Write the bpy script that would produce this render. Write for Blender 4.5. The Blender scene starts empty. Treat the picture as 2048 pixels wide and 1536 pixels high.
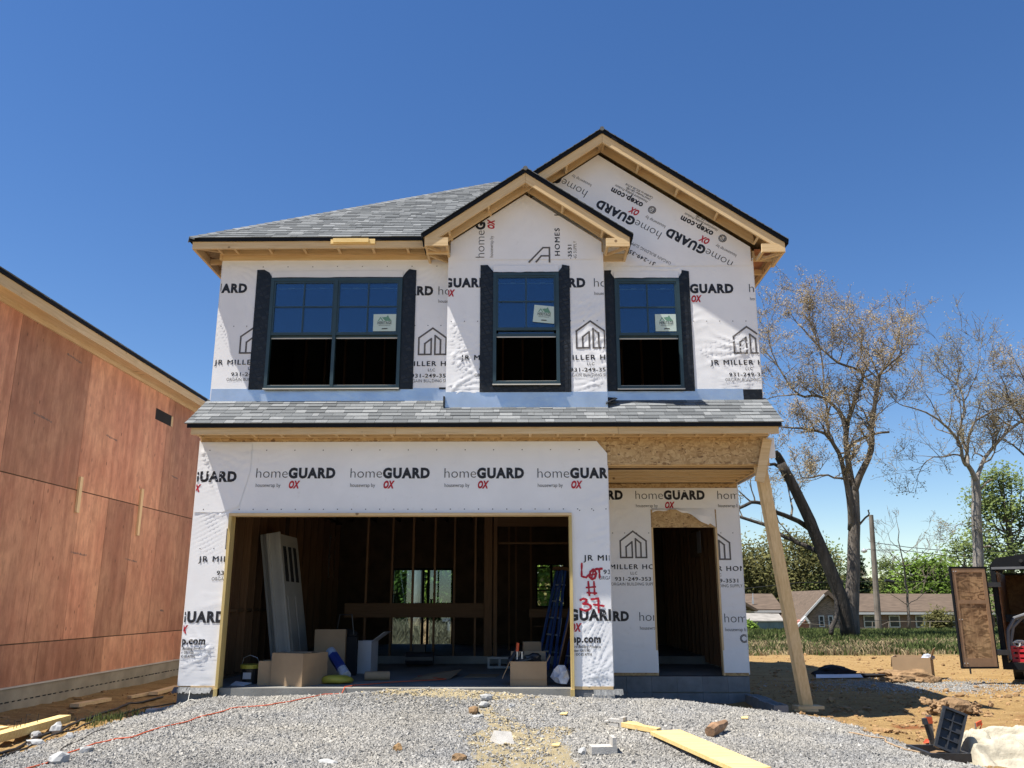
import bpy, bmesh, math, random
import numpy as np
from mathutils import Vector, Matrix
random.seed(7)
RNG = np.random.default_rng(11)
SC = bpy.context.scene
COL = SC.collection
R = math.radians

# ------------------------------------------------------------------ camera, world, sun, exposure
CAM = Vector((0.0, 0.0, 1.162))
cd = bpy.data.cameras.new('camera'); cam = bpy.data.objects.new('camera', cd); COL.objects.link(cam)
cam.location = CAM; cam.rotation_euler = (R(90 + 14.353), 0, R(0.7836))
cd.sensor_width = 36.0; cd.lens = 29.883; cd.clip_start = 0.1; cd.clip_end = 3000
SC.camera = cam
LIGHT = Vector((0.42, 0.165, -1.0))            # direction the sunlight travels
SUN_EL = math.asin(1.0 / LIGHT.length)
w = bpy.data.worlds.new('World'); SC.world = w; w.use_nodes = True
nt = w.node_tree; bg = nt.nodes['Background']
sky = nt.nodes.new('ShaderNodeTexSky'); sky.sky_type = 'NISHITA'; sky.sun_disc = False
sky.sun_elevation = SUN_EL; sky.sun_rotation = math.atan2(-LIGHT.x, -LIGHT.y)
sky.air_density = 1.0; sky.dust_density = 0.1; sky.ozone_density = 2.2; sky.altitude = 150
hs = nt.nodes.new('ShaderNodeHueSaturation'); hs.inputs['Hue'].default_value = .508; hs.inputs['Saturation'].default_value = 1.25; hs.inputs['Value'].default_value = 1.45
nt.links.new(sky.outputs[0], hs.inputs['Color']); nt.links.new(hs.outputs[0], bg.inputs[0]); bg.inputs[1].default_value = 0.052
sl = bpy.data.lights.new('sun', 'SUN'); sl.energy = 5.0; sl.angle = R(0.53); sl.color = (1.0, 0.95, 0.87)
so = bpy.data.objects.new('sun', sl); COL.objects.link(so)
so.rotation_euler = LIGHT.to_track_quat('-Z', 'Y').to_euler(); so.location = (-6, -4, 20)
SC.view_settings.view_transform = 'Standard'; SC.view_settings.look = 'None'
SC.view_settings.exposure = 0.93; SC.view_settings.gamma = 1.0; SC.view_settings.use_curve_mapping = False
SC.cycles.max_bounces = 8; SC.cycles.diffuse_bounces = 4; SC.cycles.transparent_max_bounces = 12
SC.cycles.use_denoising = True

# ------------------------------------------------------------------ survey helpers: photo measurement -> metres
_cam_m = cam.rotation_euler.to_matrix()
def ray(x, y): return _cam_m @ Vector((x - 1024.0, -(y - 768.0), -1700.0))
def onY(x, y, Y): d = ray(x, y); return CAM + d * ((Y - CAM.y) / d.y)
def onZ(x, y, Z): d = ray(x, y); return CAM + d * ((Z - CAM.z) / d.z)
def XZ(x, y, Y): p = onY(x, y, Y); return p.x, p.z

# ------------------------------------------------------------------ noise
_T = RNG.random((256, 256))
def vnoise(x, y, s=0):
    x = np.asarray(x, float) + s * 17.3; y = np.asarray(y, float) + s * 31.7
    ix = np.floor(x).astype(int); iy = np.floor(y).astype(int)
    fx = x - ix; fy = y - iy; fx = fx * fx * (3 - 2 * fx); fy = fy * fy * (3 - 2 * fy)
    a = _T[ix & 255, iy & 255]; b = _T[(ix + 1) & 255, iy & 255]
    c = _T[ix & 255, (iy + 1) & 255]; d = _T[(ix + 1) & 255, (iy + 1) & 255]
    return (a * (1 - fx) + b * fx) * (1 - fy) + (c * (1 - fx) + d * fx) * fy
def fbm(x, y, o=4, s=0):
    t = 0; a = .5; n = 0
    for k in range(o): t = t + a * vnoise(x * 2 ** k, y * 2 ** k, s + k); n += a; a *= .5
    return t / n
def sst(a, b, x):
    t = np.clip((np.asarray(x, float) - a) / (b - a), 0, 1); return t * t * (3 - 2 * t)

# ------------------------------------------------------------------ mesh builder
class MB:
    def __init__(s): s.v = []; s.f = []; s.t = []; s.m = []
    def poly(s, pts, tone=.5, m=0):
        i = len(s.v); s.v += [tuple(p) for p in pts]; s.f.append(tuple(range(i, i + len(pts)))); s.t.append(tone); s.m.append(m)
    def hexa(s, P, tone=.5, m=0):
        i = len(s.v); s.v += [tuple(p) for p in P]
        for q in ((0, 3, 2, 1), (4, 5, 6, 7), (0, 1, 5, 4), (1, 2, 6, 5), (2, 3, 7, 6), (3, 0, 4, 7)):
            s.f.append(tuple(i + k for k in q)); s.t.append(tone); s.m.append(m)
    def box(s, x0, x1, y0, y1, z0, z1, tone=.5, m=0):
        s.hexa([(x0, y0, z0), (x1, y0, z0), (x1, y1, z0), (x0, y1, z0), (x0, y0, z1), (x1, y0, z1), (x1, y1, z1), (x0, y1, z1)], tone, m)
    def obox(s, c, ax, ay, az, tone=.5, m=0):
        c = Vector(c); ax = Vector(ax); ay = Vector(ay); az = Vector(az)
        s.hexa([c - ax - ay - az, c + ax - ay - az, c + ax + ay - az, c - ax + ay - az, c - ax - ay + az, c + ax - ay + az, c + ax + ay + az, c - ax + ay + az], tone, m)
    def beam(s, p0, p1, wd, ht, up=(0, 0, 1), tone=.5, m=0):
        p0 = Vector(p0); p1 = Vector(p1); d = p1 - p0; L = d.length; d.normalize()
        up = Vector(up); sd = d.cross(up); sd.normalize(); up = sd.cross(d)
        s.obox((p0 + p1) / 2, d * L / 2, sd * wd / 2, up * ht / 2, tone, m)
    def prism(s, pts, vec, tone=.5, m=0):
        n = len(pts); vec = Vector(vec); i = len(s.v); P = [Vector(p) for p in pts]
        s.v += [tuple(p) for p in P] + [tuple(p + vec) for p in P]
        s.f.append(tuple(range(i, i + n))); s.f.append(tuple(range(i + 2 * n - 1, i + n - 1, -1)))
        for k in range(n): s.f.append((i + k, i + (k + 1) % n, i + n + (k + 1) % n, i + n + k))
        s.t += [tone] * (n + 2); s.m += [m] * (n + 2)
    def tube(s, pts, rad, n=6, tone=.5, m=0, cap=True):
        P = [Vector(p) for p in pts]; i0 = len(s.v); k = len(P)
        if not hasattr(rad, '__len__'): rad = [rad] * k
        prev = None
        for j in range(k):
            d = (P[min(j + 1, k - 1)] - P[max(j - 1, 0)]); d = d.normalized() if d.length > 1e-9 else Vector((0, 0, 1))
            if prev is None: a = d.orthogonal().normalized()
            else:
                a = prev - d * prev.dot(d); a = a.normalized() if a.length > 1e-6 else d.orthogonal().normalized()
            prev = a; b = d.cross(a)
            for q in range(n):
                t = 2 * math.pi * q / n; s.v.append(tuple(P[j] + (a * math.cos(t) + b * math.sin(t)) * rad[j]))
        for j in range(k - 1):
            for q in range(n):
                s.f.append((i0 + j * n + q, i0 + j * n + (q + 1) % n, i0 + (j + 1) * n + (q + 1) % n, i0 + (j + 1) * n + q)); s.t.append(tone); s.m.append(m)
        if cap:
            s.f.append(tuple(range(i0 + n - 1, i0 - 1, -1))); s.f.append(tuple(range(i0 + (k - 1) * n, i0 + k * n))); s.t += [tone] * 2; s.m += [m] * 2
    def lathe(s, c, prof, n=16, tone=.5, m=0):
        s.tube([(c[0], c[1], c[2] + z) for r, z in prof], [max(r, 1e-4) for r, z in prof], n, tone, m)
    def arr(s, V, F, tone=.5, m=0):
        i = len(s.v); s.v += [tuple(map(float, p)) for p in V]; s.f += [tuple(int(a) + i for a in q) for q in F]; s.t += [tone] * len(F); s.m += [m] * len(F)
    def rock(s, c, rx, ry, rz, seed=0, tone=.5, m=0, rough=.25, rot=0.0, sub=2):
        bm = bmesh.new(); bmesh.ops.create_icosphere(bm, subdivisions=sub, radius=1)
        rr = random.Random(seed); ph = [rr.uniform(0, 6) for _ in range(9)]; cr, sr = math.cos(rot), math.sin(rot)
        i = len(s.v)
        for v in bm.verts:
            x, y, z = v.co
            k = 1 + rough * (math.sin(2.3 * x + ph[0]) * math.sin(2.9 * y + ph[1]) + .6 * math.sin(4.7 * z + ph[2] + 3 * x) + .4 * math.sin(7.1 * y + ph[3] + 5 * z) + .35 * rr.uniform(-1, 1))
            X = x * k * rx; Y = y * k * ry
            s.v.append((c[0] + X * cr - Y * sr, c[1] + X * sr + Y * cr, c[2] + max(z * k, -.55) * rz))
        for f in bm.faces: s.f.append(tuple(v.index + i for v in f.verts)); s.t.append(tone + rr.uniform(-.08, .08)); s.m.append(m)
        bm.free()
    def mesh(s, name, mats, smooth=False):
        me = bpy.data.meshes.new(name); me.from_pydata(s.v, [], s.f)
        for mt in (mats if isinstance(mats, (list, tuple)) else [mats]): me.materials.append(mt)
        if isinstance(mats, (list, tuple)) and len(mats) > 1: me.polygons.foreach_set('material_index', s.m)
        a = me.attributes.new('tone', 'FLOAT', 'FACE'); a.data.foreach_set('value', s.t)
        if smooth: me.polygons.foreach_set('use_smooth', [True] * len(s.f))
        me.update(); return me
    def build(s, name, mats, parent=None, smooth=False):
        o = bpy.data.objects.new(name, s.mesh(name, mats, smooth)); COL.objects.link(o)
        if parent: adopt(o, parent)
        return o
def adopt(o, parent):
    o.parent = parent
    if parent.type == 'EMPTY': o.matrix_parent_inverse = Matrix.Translation(-parent.location)
def grid_mesh(name, V, nx, ny, mats, parent=None, keep=None, attrs=None, smooth=True):
    i = np.arange(nx - 1)[:, None] * ny + np.arange(ny - 1)[None, :]
    F = np.stack([i, i + ny, i + ny + 1, i + 1], -1).reshape(-1, 4)
    if keep is not None: F = F[keep.reshape(-1)]
    return np_obj(name, V, F, mats, parent, attrs, smooth)
def np_obj(name, V, F, mats, parent=None, attrs=None, smooth=False, tone=None):
    me = bpy.data.meshes.new(name); k = F.shape[1]
    me.vertices.add(len(V)); me.vertices.foreach_set('co', np.asarray(V, np.float32).reshape(-1))
    me.loops.add(F.size); me.loops.foreach_set('vertex_index', F.reshape(-1).astype(np.int32))
    me.polygons.add(len(F)); me.polygons.foreach_set('loop_start', np.arange(0, F.size, k, dtype=np.int32))
    me.polygons.foreach_set('loop_total', np.full(len(F), k, np.int32))
    me.polygons.foreach_set('use_smooth', np.full(len(F), smooth))
    for mt in (mats if isinstance(mats, (list, tuple)) else [mats]): me.materials.append(mt)
    for an, av in (attrs or {}).items():
        a = me.attributes.new(an, 'FLOAT', 'POINT'); a.data.foreach_set('value', np.asarray(av, np.float32).reshape(-1))
    if tone is not None:
        a = me.attributes.new('tone', 'FLOAT', 'FACE'); a.data.foreach_set('value', np.asarray(tone, np.float32))
    me.update(calc_edges=True); me.validate()
    o = bpy.data.objects.new(name, me); COL.objects.link(o)
    if parent: adopt(o, parent)
    return o
def tag(o, label, cat=None, group=None, kind=None):
    if label: o['label'] = label
    if cat: o['category'] = cat
    if group: o['group'] = group
    if kind: o['kind'] = kind
    return o
def thing(name, label, cat, loc=(0, 0, 0), group=None):
    o = bpy.data.objects.new(name, None); COL.objects.link(o); o.location = loc; o.empty_display_size = .2
    return tag(o, label, cat, group)
def solo(name, mb, mats, label, cat, group=None, smooth=False):
    return tag(mb.build(name, mats, None, smooth), label, cat, group)
def copy_tree(o, parent=None):
    c = o.copy(); COL.objects.link(c)
    if parent: c.parent = parent
    for ch in o.children: copy_tree(ch, c)
    return c

# ------------------------------------------------------------------ materials
def new_mat(name):
    m = bpy.data.materials.new(name); m.use_nodes = True; t = m.node_tree
    return m, t, t.nodes['Principled BSDF']
def N(t, typ, **kw):
    n = t.nodes.new(typ)
    for k, v in kw.items(): setattr(n, k, v)
    return n
def lk(t, a, b): t.links.new(a, b)
def mapping(t, scale, rot=(0, 0, 0)):
    tc = N(t, 'ShaderNodeTexCoord'); mp = N(t, 'ShaderNodeMapping')
    mp.inputs['Scale'].default_value = scale; mp.inputs['Rotation'].default_value = rot
    lk(t, tc.outputs['Object'], mp.inputs['Vector']); return mp.outputs[0]
def mixc(t, fac, a, b, blend='MIX'):
    n = N(t, 'ShaderNodeMix', data_type='RGBA', blend_type=blend)
    for sock, val in ((n.inputs[0], fac), (n.inputs[6], a), (n.inputs[7], b)):
        if hasattr(val, 'is_linked'): lk(t, val, sock)
        elif isinstance(val, (int, float)): sock.default_value = val
        else: sock.default_value = (*val[:3], 1)
    return n.outputs[2]
def ramp(t, src, stops):
    n = N(t, 'ShaderNodeValToRGB'); e = n.color_ramp.elements
    while len(e) < len(stops): e.new(.5)
    for k, (p, c) in enumerate(stops):
        e[k].position = p; e[k].color = (c, c, c, 1) if isinstance(c, (int, float)) else (*c, 1)
    lk(t, src, n.inputs[0]); return n.outputs[0]
def noise(t, vec, scale, detail=4, rough=.55, dist=0):
    n = N(t, 'ShaderNodeTexNoise'); n.inputs['Scale'].default_value = scale; n.inputs['Detail'].default_value = detail
    n.inputs['Roughness'].default_value = rough; n.inputs['Distortion'].default_value = dist
    if vec: lk(t, vec, n.inputs['Vector'])
    return n.outputs['Fac']
def tone_mul(t, col, amt):
    a = N(t, 'ShaderNodeAttribute', attribute_name='tone')
    mr = N(t, 'ShaderNodeMapRange'); mr.inputs[3].default_value = 1 - amt; mr.inputs[4].default_value = 1 + amt
    lk(t, a.outputs['Fac'], mr.inputs[0])
    return mixc(t, 1.0, col, mr.outputs[0], 'MULTIPLY')
def bump(t, b, h, strength=.3, dist=.01):
    n = N(t, 'ShaderNodeBump'); n.inputs['Strength'].default_value = strength; n.inputs['Distance'].default_value = dist
    lk(t, h, n.inputs['Height']); lk(t, n.outputs[0], b.inputs['Normal'])
def pmat(name, col, rough=.7, var=.15, scale=4, tone=0, metal=0, bmp=0, bscale=40, stretch=(1, 1, 1), spec=.35, col2=None, bdist=.01):
    m, t, b = new_mat(name); v = mapping(t, stretch)
    c2 = col2 or tuple(min(1, c * (1 + var)) for c in col); c1 = col if col2 else tuple(c * (1 - var) for c in col)
    c = mixc(t, ramp(t, noise(t, v, scale, 6), [(.3, 0.), (.7, 1.)]), c1, c2)
    if tone: c = tone_mul(t, c, tone)
    lk(t, c, b.inputs['Base Color']); b.inputs['Roughness'].default_value = rough; b.inputs['Metallic'].default_value = metal
    b.inputs['Specular IOR Level'].default_value = spec
    if bmp: bump(t, b, noise(t, v, bscale, 5), bmp, bdist)
    return m
def lumber(name, axis='X', a=(.70, .53, .31), b_=(.57, .405, .215), ang=0.0, tone=.2):
    m, t, b = new_mat(name)
    st = {'X': (1.2, 22, 22), 'Y': (22, 1.2, 22), 'Z': (22, 22, 1.2)}[axis]
    if ang:
        v0 = mapping(t, (1, 1, 1), (0, ang, 0)); mp = N(t, 'ShaderNodeMapping'); mp.inputs['Scale'].default_value = st; lk(t, v0, mp.inputs[0]); v = mp.outputs[0]; vk = v0
    else: v = mapping(t, st); vk = mapping(t, {'X': (1, .25, 1), 'Y': (.3, 1, 1), 'Z': (1, .25, 1)}[axis])
    c = mixc(t, ramp(t, noise(t, v, 1.6, 5, .6, .6), [(.35, 0.), (.65, 1.)]), b_, a)
    c = mixc(t, ramp(t, noise(t, vk, .9, 3), [(.35, 0.), (.75, .35)]), c, (a[0] * .95, a[1] * .82, a[2] * .6))
    vo = N(t, 'ShaderNodeTexVoronoi'); vo.inputs['Scale'].default_value = 3.3; lk(t, vk, vo.inputs['Vector'])
    c = mixc(t, ramp(t, vo.outputs['Distance'], [(.055, .85), (.10, 0.)]), c, (.15, .08, .035))
    c = tone_mul(t, c, tone)
    lk(t, c, b.inputs['Base Color']); b.inputs['Roughness'].default_value = .72; b.inputs['Specular IOR Level'].default_value = .25
    bump(t, b, noise(t, v, 3, 4), .25, .003); return m
def osb_mat(name):
    m, t, b = new_mat(name); v = mapping(t, (1, 1, 1))
    n = N(t, 'ShaderNodeTexNoise'); n.inputs['Scale'].default_value = 6; lk(t, v, n.inputs['Vector'])
    mv = N(t, 'ShaderNodeMix', data_type='VECTOR'); mv.inputs[0].default_value = .12; lk(t, v, mv.inputs[4]); lk(t, n.outputs['Color'], mv.inputs[5])
    cols = None
    for k, (sx, sz, rot) in enumerate(((12, 45, .4), (40, 14, -.5), (14, 38, -1.1))):
        mp = N(t, 'ShaderNodeMapping'); mp.inputs['Scale'].default_value = (sx, 10, sz); mp.inputs['Rotation'].default_value = (0, rot, 0); lk(t, mv.outputs[1], mp.inputs[0])
        vo = N(t, 'ShaderNodeTexVoronoi'); vo.inputs['Scale'].default_value = 1.0; lk(t, mp.outputs[0], vo.inputs['Vector'])
        sp = N(t, 'ShaderNodeSeparateColor'); lk(t, vo.outputs['Color'], sp.inputs[0])
        r = ramp(t, sp.outputs[0], [(0, (.20, .11, .042)), (.12, (.36, .225, .095)), (.55, (.47, .31, .142)), (1, (.58, .41, .21))])
        cols = r if cols is None else mixc(t, ramp(t, noise(t, v, 9 + 3 * k, 2), [(.46, 0.), (.52, 1.)]), cols, r)
    mp = N(t, 'ShaderNodeMapping'); mp.inputs['Scale'].default_value = (7, 7, 16); mp.inputs['Rotation'].default_value = (0, .7, 0); lk(t, mv.outputs[1], mp.inputs[0])
    vo = N(t, 'ShaderNodeTexVoronoi'); vo.inputs['Scale'].default_value = 1.0; lk(t, mp.outputs[0], vo.inputs['Vector'])
    cols = mixc(t, ramp(t, vo.outputs['Distance'], [(.10, .75), (.15, 0.)]), cols, (.10, .05, .02))
    lk(t, cols, b.inputs['Base Color']); b.inputs['Roughness'].default_value = .65; bump(t, b, cols, .2, .004); return m
def plywood_mat(name, a, b_, axis='Z', scale=1.0, contrast=1.0, tone=.2, swirl=3.0, edge=(.2, .9)):
    m, t, b = new_mat(name)
    st = {'Z': (5, 5, .35), 'X': (1.7, 4, 4.0)}[axis]; v = mapping(t, tuple(q * scale for q in st)); v1 = mapping(t, (1, 1, 1))
    n = N(t, 'ShaderNodeTexNoise'); n.inputs['Scale'].default_value = 1.0; n.inputs['Detail'].default_value = 3; n.inputs['Distortion'].default_value = .4; lk(t, v, n.inputs['Vector'])
    mm = N(t, 'ShaderNodeMath', operation='MULTIPLY'); lk(t, n.outputs['Fac'], mm.inputs[0]); mm.inputs[1].default_value = 9 * swirl
    fr = N(t, 'ShaderNodeMath', operation='PINGPONG'); lk(t, mm.outputs[0], fr.inputs[0]); fr.inputs[1].default_value = 1.0
    k = contrast
    c = mixc(t, ramp(t, fr.outputs[0], [(edge[0], 0.), (edge[1], k)]), a, b_)
    fine = mapping(t, tuple(q * 9 for q in st)); c = mixc(t, ramp(t, noise(t, fine, 1.5, 4), [(.35, 0.), (.8, .35)]), c, tuple(q * .72 for q in b_))
    vs = mapping(t, (4.5, 4.5, 2.2)); vo = N(t, 'ShaderNodeTexVoronoi'); lk(t, vs, vo.inputs['Vector']); vo.inputs['Scale'].default_value = 1.3
    c = mixc(t, ramp(t, vo.outputs['Distance'], [(.07, .8), (.12, 0.)]), c, (.10, .04, .02))
    c = mixc(t, ramp(t, noise(t, v1, .8, 4), [(.38, 0.), (.68, .5)]), c, (min(1, a[0] * 1.25), min(1, a[1] * 1.55), min(1, a[2] * 1.5)))
    vb = mapping(t, (2.6, 2.6, 1.5)); c = mixc(t, ramp(t, noise(t, vb, 2.2, 6, .65), [(.42, 0.), (.72, .6)]), c, tuple(q * .62 for q in b_))
    vf = mapping(t, (60, 60, 5)); c = mixc(t, ramp(t, noise(t, vf, 1, 3), [(.45, 0.), (.7, .35)]), c, tuple(q * .7 for q in b_))
    vst = mapping(t, (2.2, 2.2, .25)); c = mixc(t, ramp(t, noise(t, vst, 1.6, 4, .6), [(.5, 0.), (.75, .45)]), c, tuple(q * .55 for q in b_))
    c = tone_mul(t, c, tone)
    lk(t, c, b.inputs['Base Color']); b.inputs['Roughness'].default_value = .6; b.inputs['Specular IOR Level'].default_value = .3
    bump(t, b, fr.outputs[0], .08, .003); return m
def shingle_mat(name):
    m, t, b = new_mat(name); v = mapping(t, (1, 1, 1))
    a = N(t, 'ShaderNodeAttribute', attribute_name='tone')
    c = ramp(t, a.outputs['Fac'], [(0, (.095, .101, .105)), (.5, (.148, .156, .160)), (1, (.235, .243, .245))])
    c = mixc(t, ramp(t, noise(t, v, 260, 2, .8), [(.35, 0.), (.65, 1.)]), mixc(t, 1., c, (.62, .63, .65), 'MULTIPLY'), mixc(t, 1., c, (1.3, 1.3, 1.28), 'MULTIPLY'))
    c = mixc(t, ramp(t, noise(t, v, 14, 3), [(.4, 0.), (.75, .3)]), c, (.10, .105, .11))
    lk(t, c, b.inputs['Base Color']); b.inputs['Roughness'].default_value = .9; b.inputs['Specular IOR Level'].default_value = .15
    bump(t, b, noise(t, v, 350, 2), .5, .004); return m
def wrap_mat(name, col=(.79, .785, .785)):
    m, t, b = new_mat(name); v = mapping(t, (1, 1, 1))
    c = mixc(t, ramp(t, noise(t, v, 1.4, 5, .6), [(.35, 0.), (.75, 1.)]), col, tuple(q * .90 for q in col))
    c = mixc(t, ramp(t, noise(t, v, 9, 5, .7), [(.62, 0.), (.74, .16)]), c, (.45, .41, .36))
    lk(t, c, b.inputs['Base Color']); b.inputs['Roughness'].default_value = .42; b.inputs['Specular IOR Level'].default_value = .35
    vw = mapping(t, (420, 420, 420)); bump(t, b, noise(t, v, 60, 3), .10, .004); return m
def glass_mat(name, tint=(.55, .66, .72), refl=.085):
    m = bpy.data.materials.new(name); m.use_nodes = True; t = m.node_tree; t.nodes.clear()
    o = N(t, 'ShaderNodeOutputMaterial'); g = N(t, 'ShaderNodeBsdfGlossy'); g.inputs['Roughness'].default_value = .01; g.inputs['Color'].default_value = (.72, .86, 1, 1)
    tr = N(t, 'ShaderNodeBsdfTransparent'); tr.inputs['Color'].default_value = (*tint, 1)
    lw = N(t, 'ShaderNodeLayerWeight'); lw.inputs['Blend'].default_value = .25
    mr = N(t, 'ShaderNodeMapRange'); mr.inputs[3].default_value = refl; mr.inputs[4].default_value = 1; lk(t, lw.outputs['Fresnel'], mr.inputs[0])
    mx = N(t, 'ShaderNodeMixShader'); lk(t, mr.outputs[0], mx.inputs[0]); lk(t, tr.outputs[0], mx.inputs[1]); lk(t, g.outputs[0], mx.inputs[2])
    lk(t, mx.outputs[0], o.inputs[0]); return m
def tape_mat(name):
    m, t, b = new_mat(name); v = mapping(t, (1, 1, 1)); mp = mapping(t, (11, 1, 15), (0, .35, 0))
    vo = N(t, 'ShaderNodeTexVoronoi', feature='DISTANCE_TO_EDGE'); vo.inputs['Scale'].default_value = 1.0; vo.inputs['Randomness'].default_value = .25; lk(t, mp, vo.inputs['Vector'])
    lk(t, mixc(t, ramp(t, vo.outputs['Distance'], [(.05, 0.), (.32, 1.)]), (.006, .007, .009), (.026, .029, .034)), b.inputs['Base Color']); b.inputs['Roughness'].default_value = .42; b.inputs['Specular IOR Level'].default_value = .35  # emboss shading put into the colour: raised cells lighter, grooves darker
    bump(t, b, vo.outputs['Distance'], .9, .012); return m
def leaf_mat(name, col, var=.35, trans=.35):
    m = bpy.data.materials.new(name); m.use_nodes = True; t = m.node_tree; t.nodes.clear()
    o = N(t, 'ShaderNodeOutputMaterial'); v = mapping(t, (1, 1, 1))
    c = mixc(t, ramp(t, noise(t, v, .7, 3), [(.35, 0.), (.65, 1.)]), tuple(q * (1 - var) for q in col), tuple(q * (1 + var) for q in col))
    c = tone_mul(t, c, .45)
    d = N(t, 'ShaderNodeBsdfDiffuse'); tl = N(t, 'ShaderNodeBsdfTranslucent'); mx = N(t, 'ShaderNodeMixShader'); mx.inputs[0].default_value = trans
    lk(t, c, d.inputs[0]); lk(t, c, tl.inputs[0]); lk(t, d.outputs[0], mx.inputs[1]); lk(t, tl.outputs[0], mx.inputs[2]); lk(t, mx.outputs[0], o.inputs[0]); return m
def brick_mat(name, c1, c2, mortar, scale=1.0):
    m, t, b = new_mat(name); v = mapping(t, (1, 1, 1)); tc = N(t, 'ShaderNodeSeparateXYZ'); lk(t, v, tc.inputs[0])
    ad = N(t, 'ShaderNodeMath', operation='ADD'); lk(t, tc.outputs[0], ad.inputs[0]); lk(t, tc.outputs[1], ad.inputs[1])
    cb = N(t, 'ShaderNodeCombineXYZ'); lk(t, ad.outputs[0], cb.inputs[0]); lk(t, tc.outputs[2], cb.inputs[1])
    br = N(t, 'ShaderNodeTexBrick'); lk(t, cb.outputs[0], br.inputs['Vector']); br.inputs['Scale'].default_value = scale
    br.inputs['Color1'].default_value = (*c1, 1); br.inputs['Color2'].default_value = (*c2, 1); br.inputs['Mortar'].default_value = (*mortar, 1)
    br.inputs['Mortar Size'].default_value = .012; br.inputs['Brick Width'].default_value = .24; br.inputs['Row Height'].default_value = .08
    lk(t, br.outputs[0], b.inputs['Base Color']); b.inputs['Roughness'].default_value = .85; return m

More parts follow.
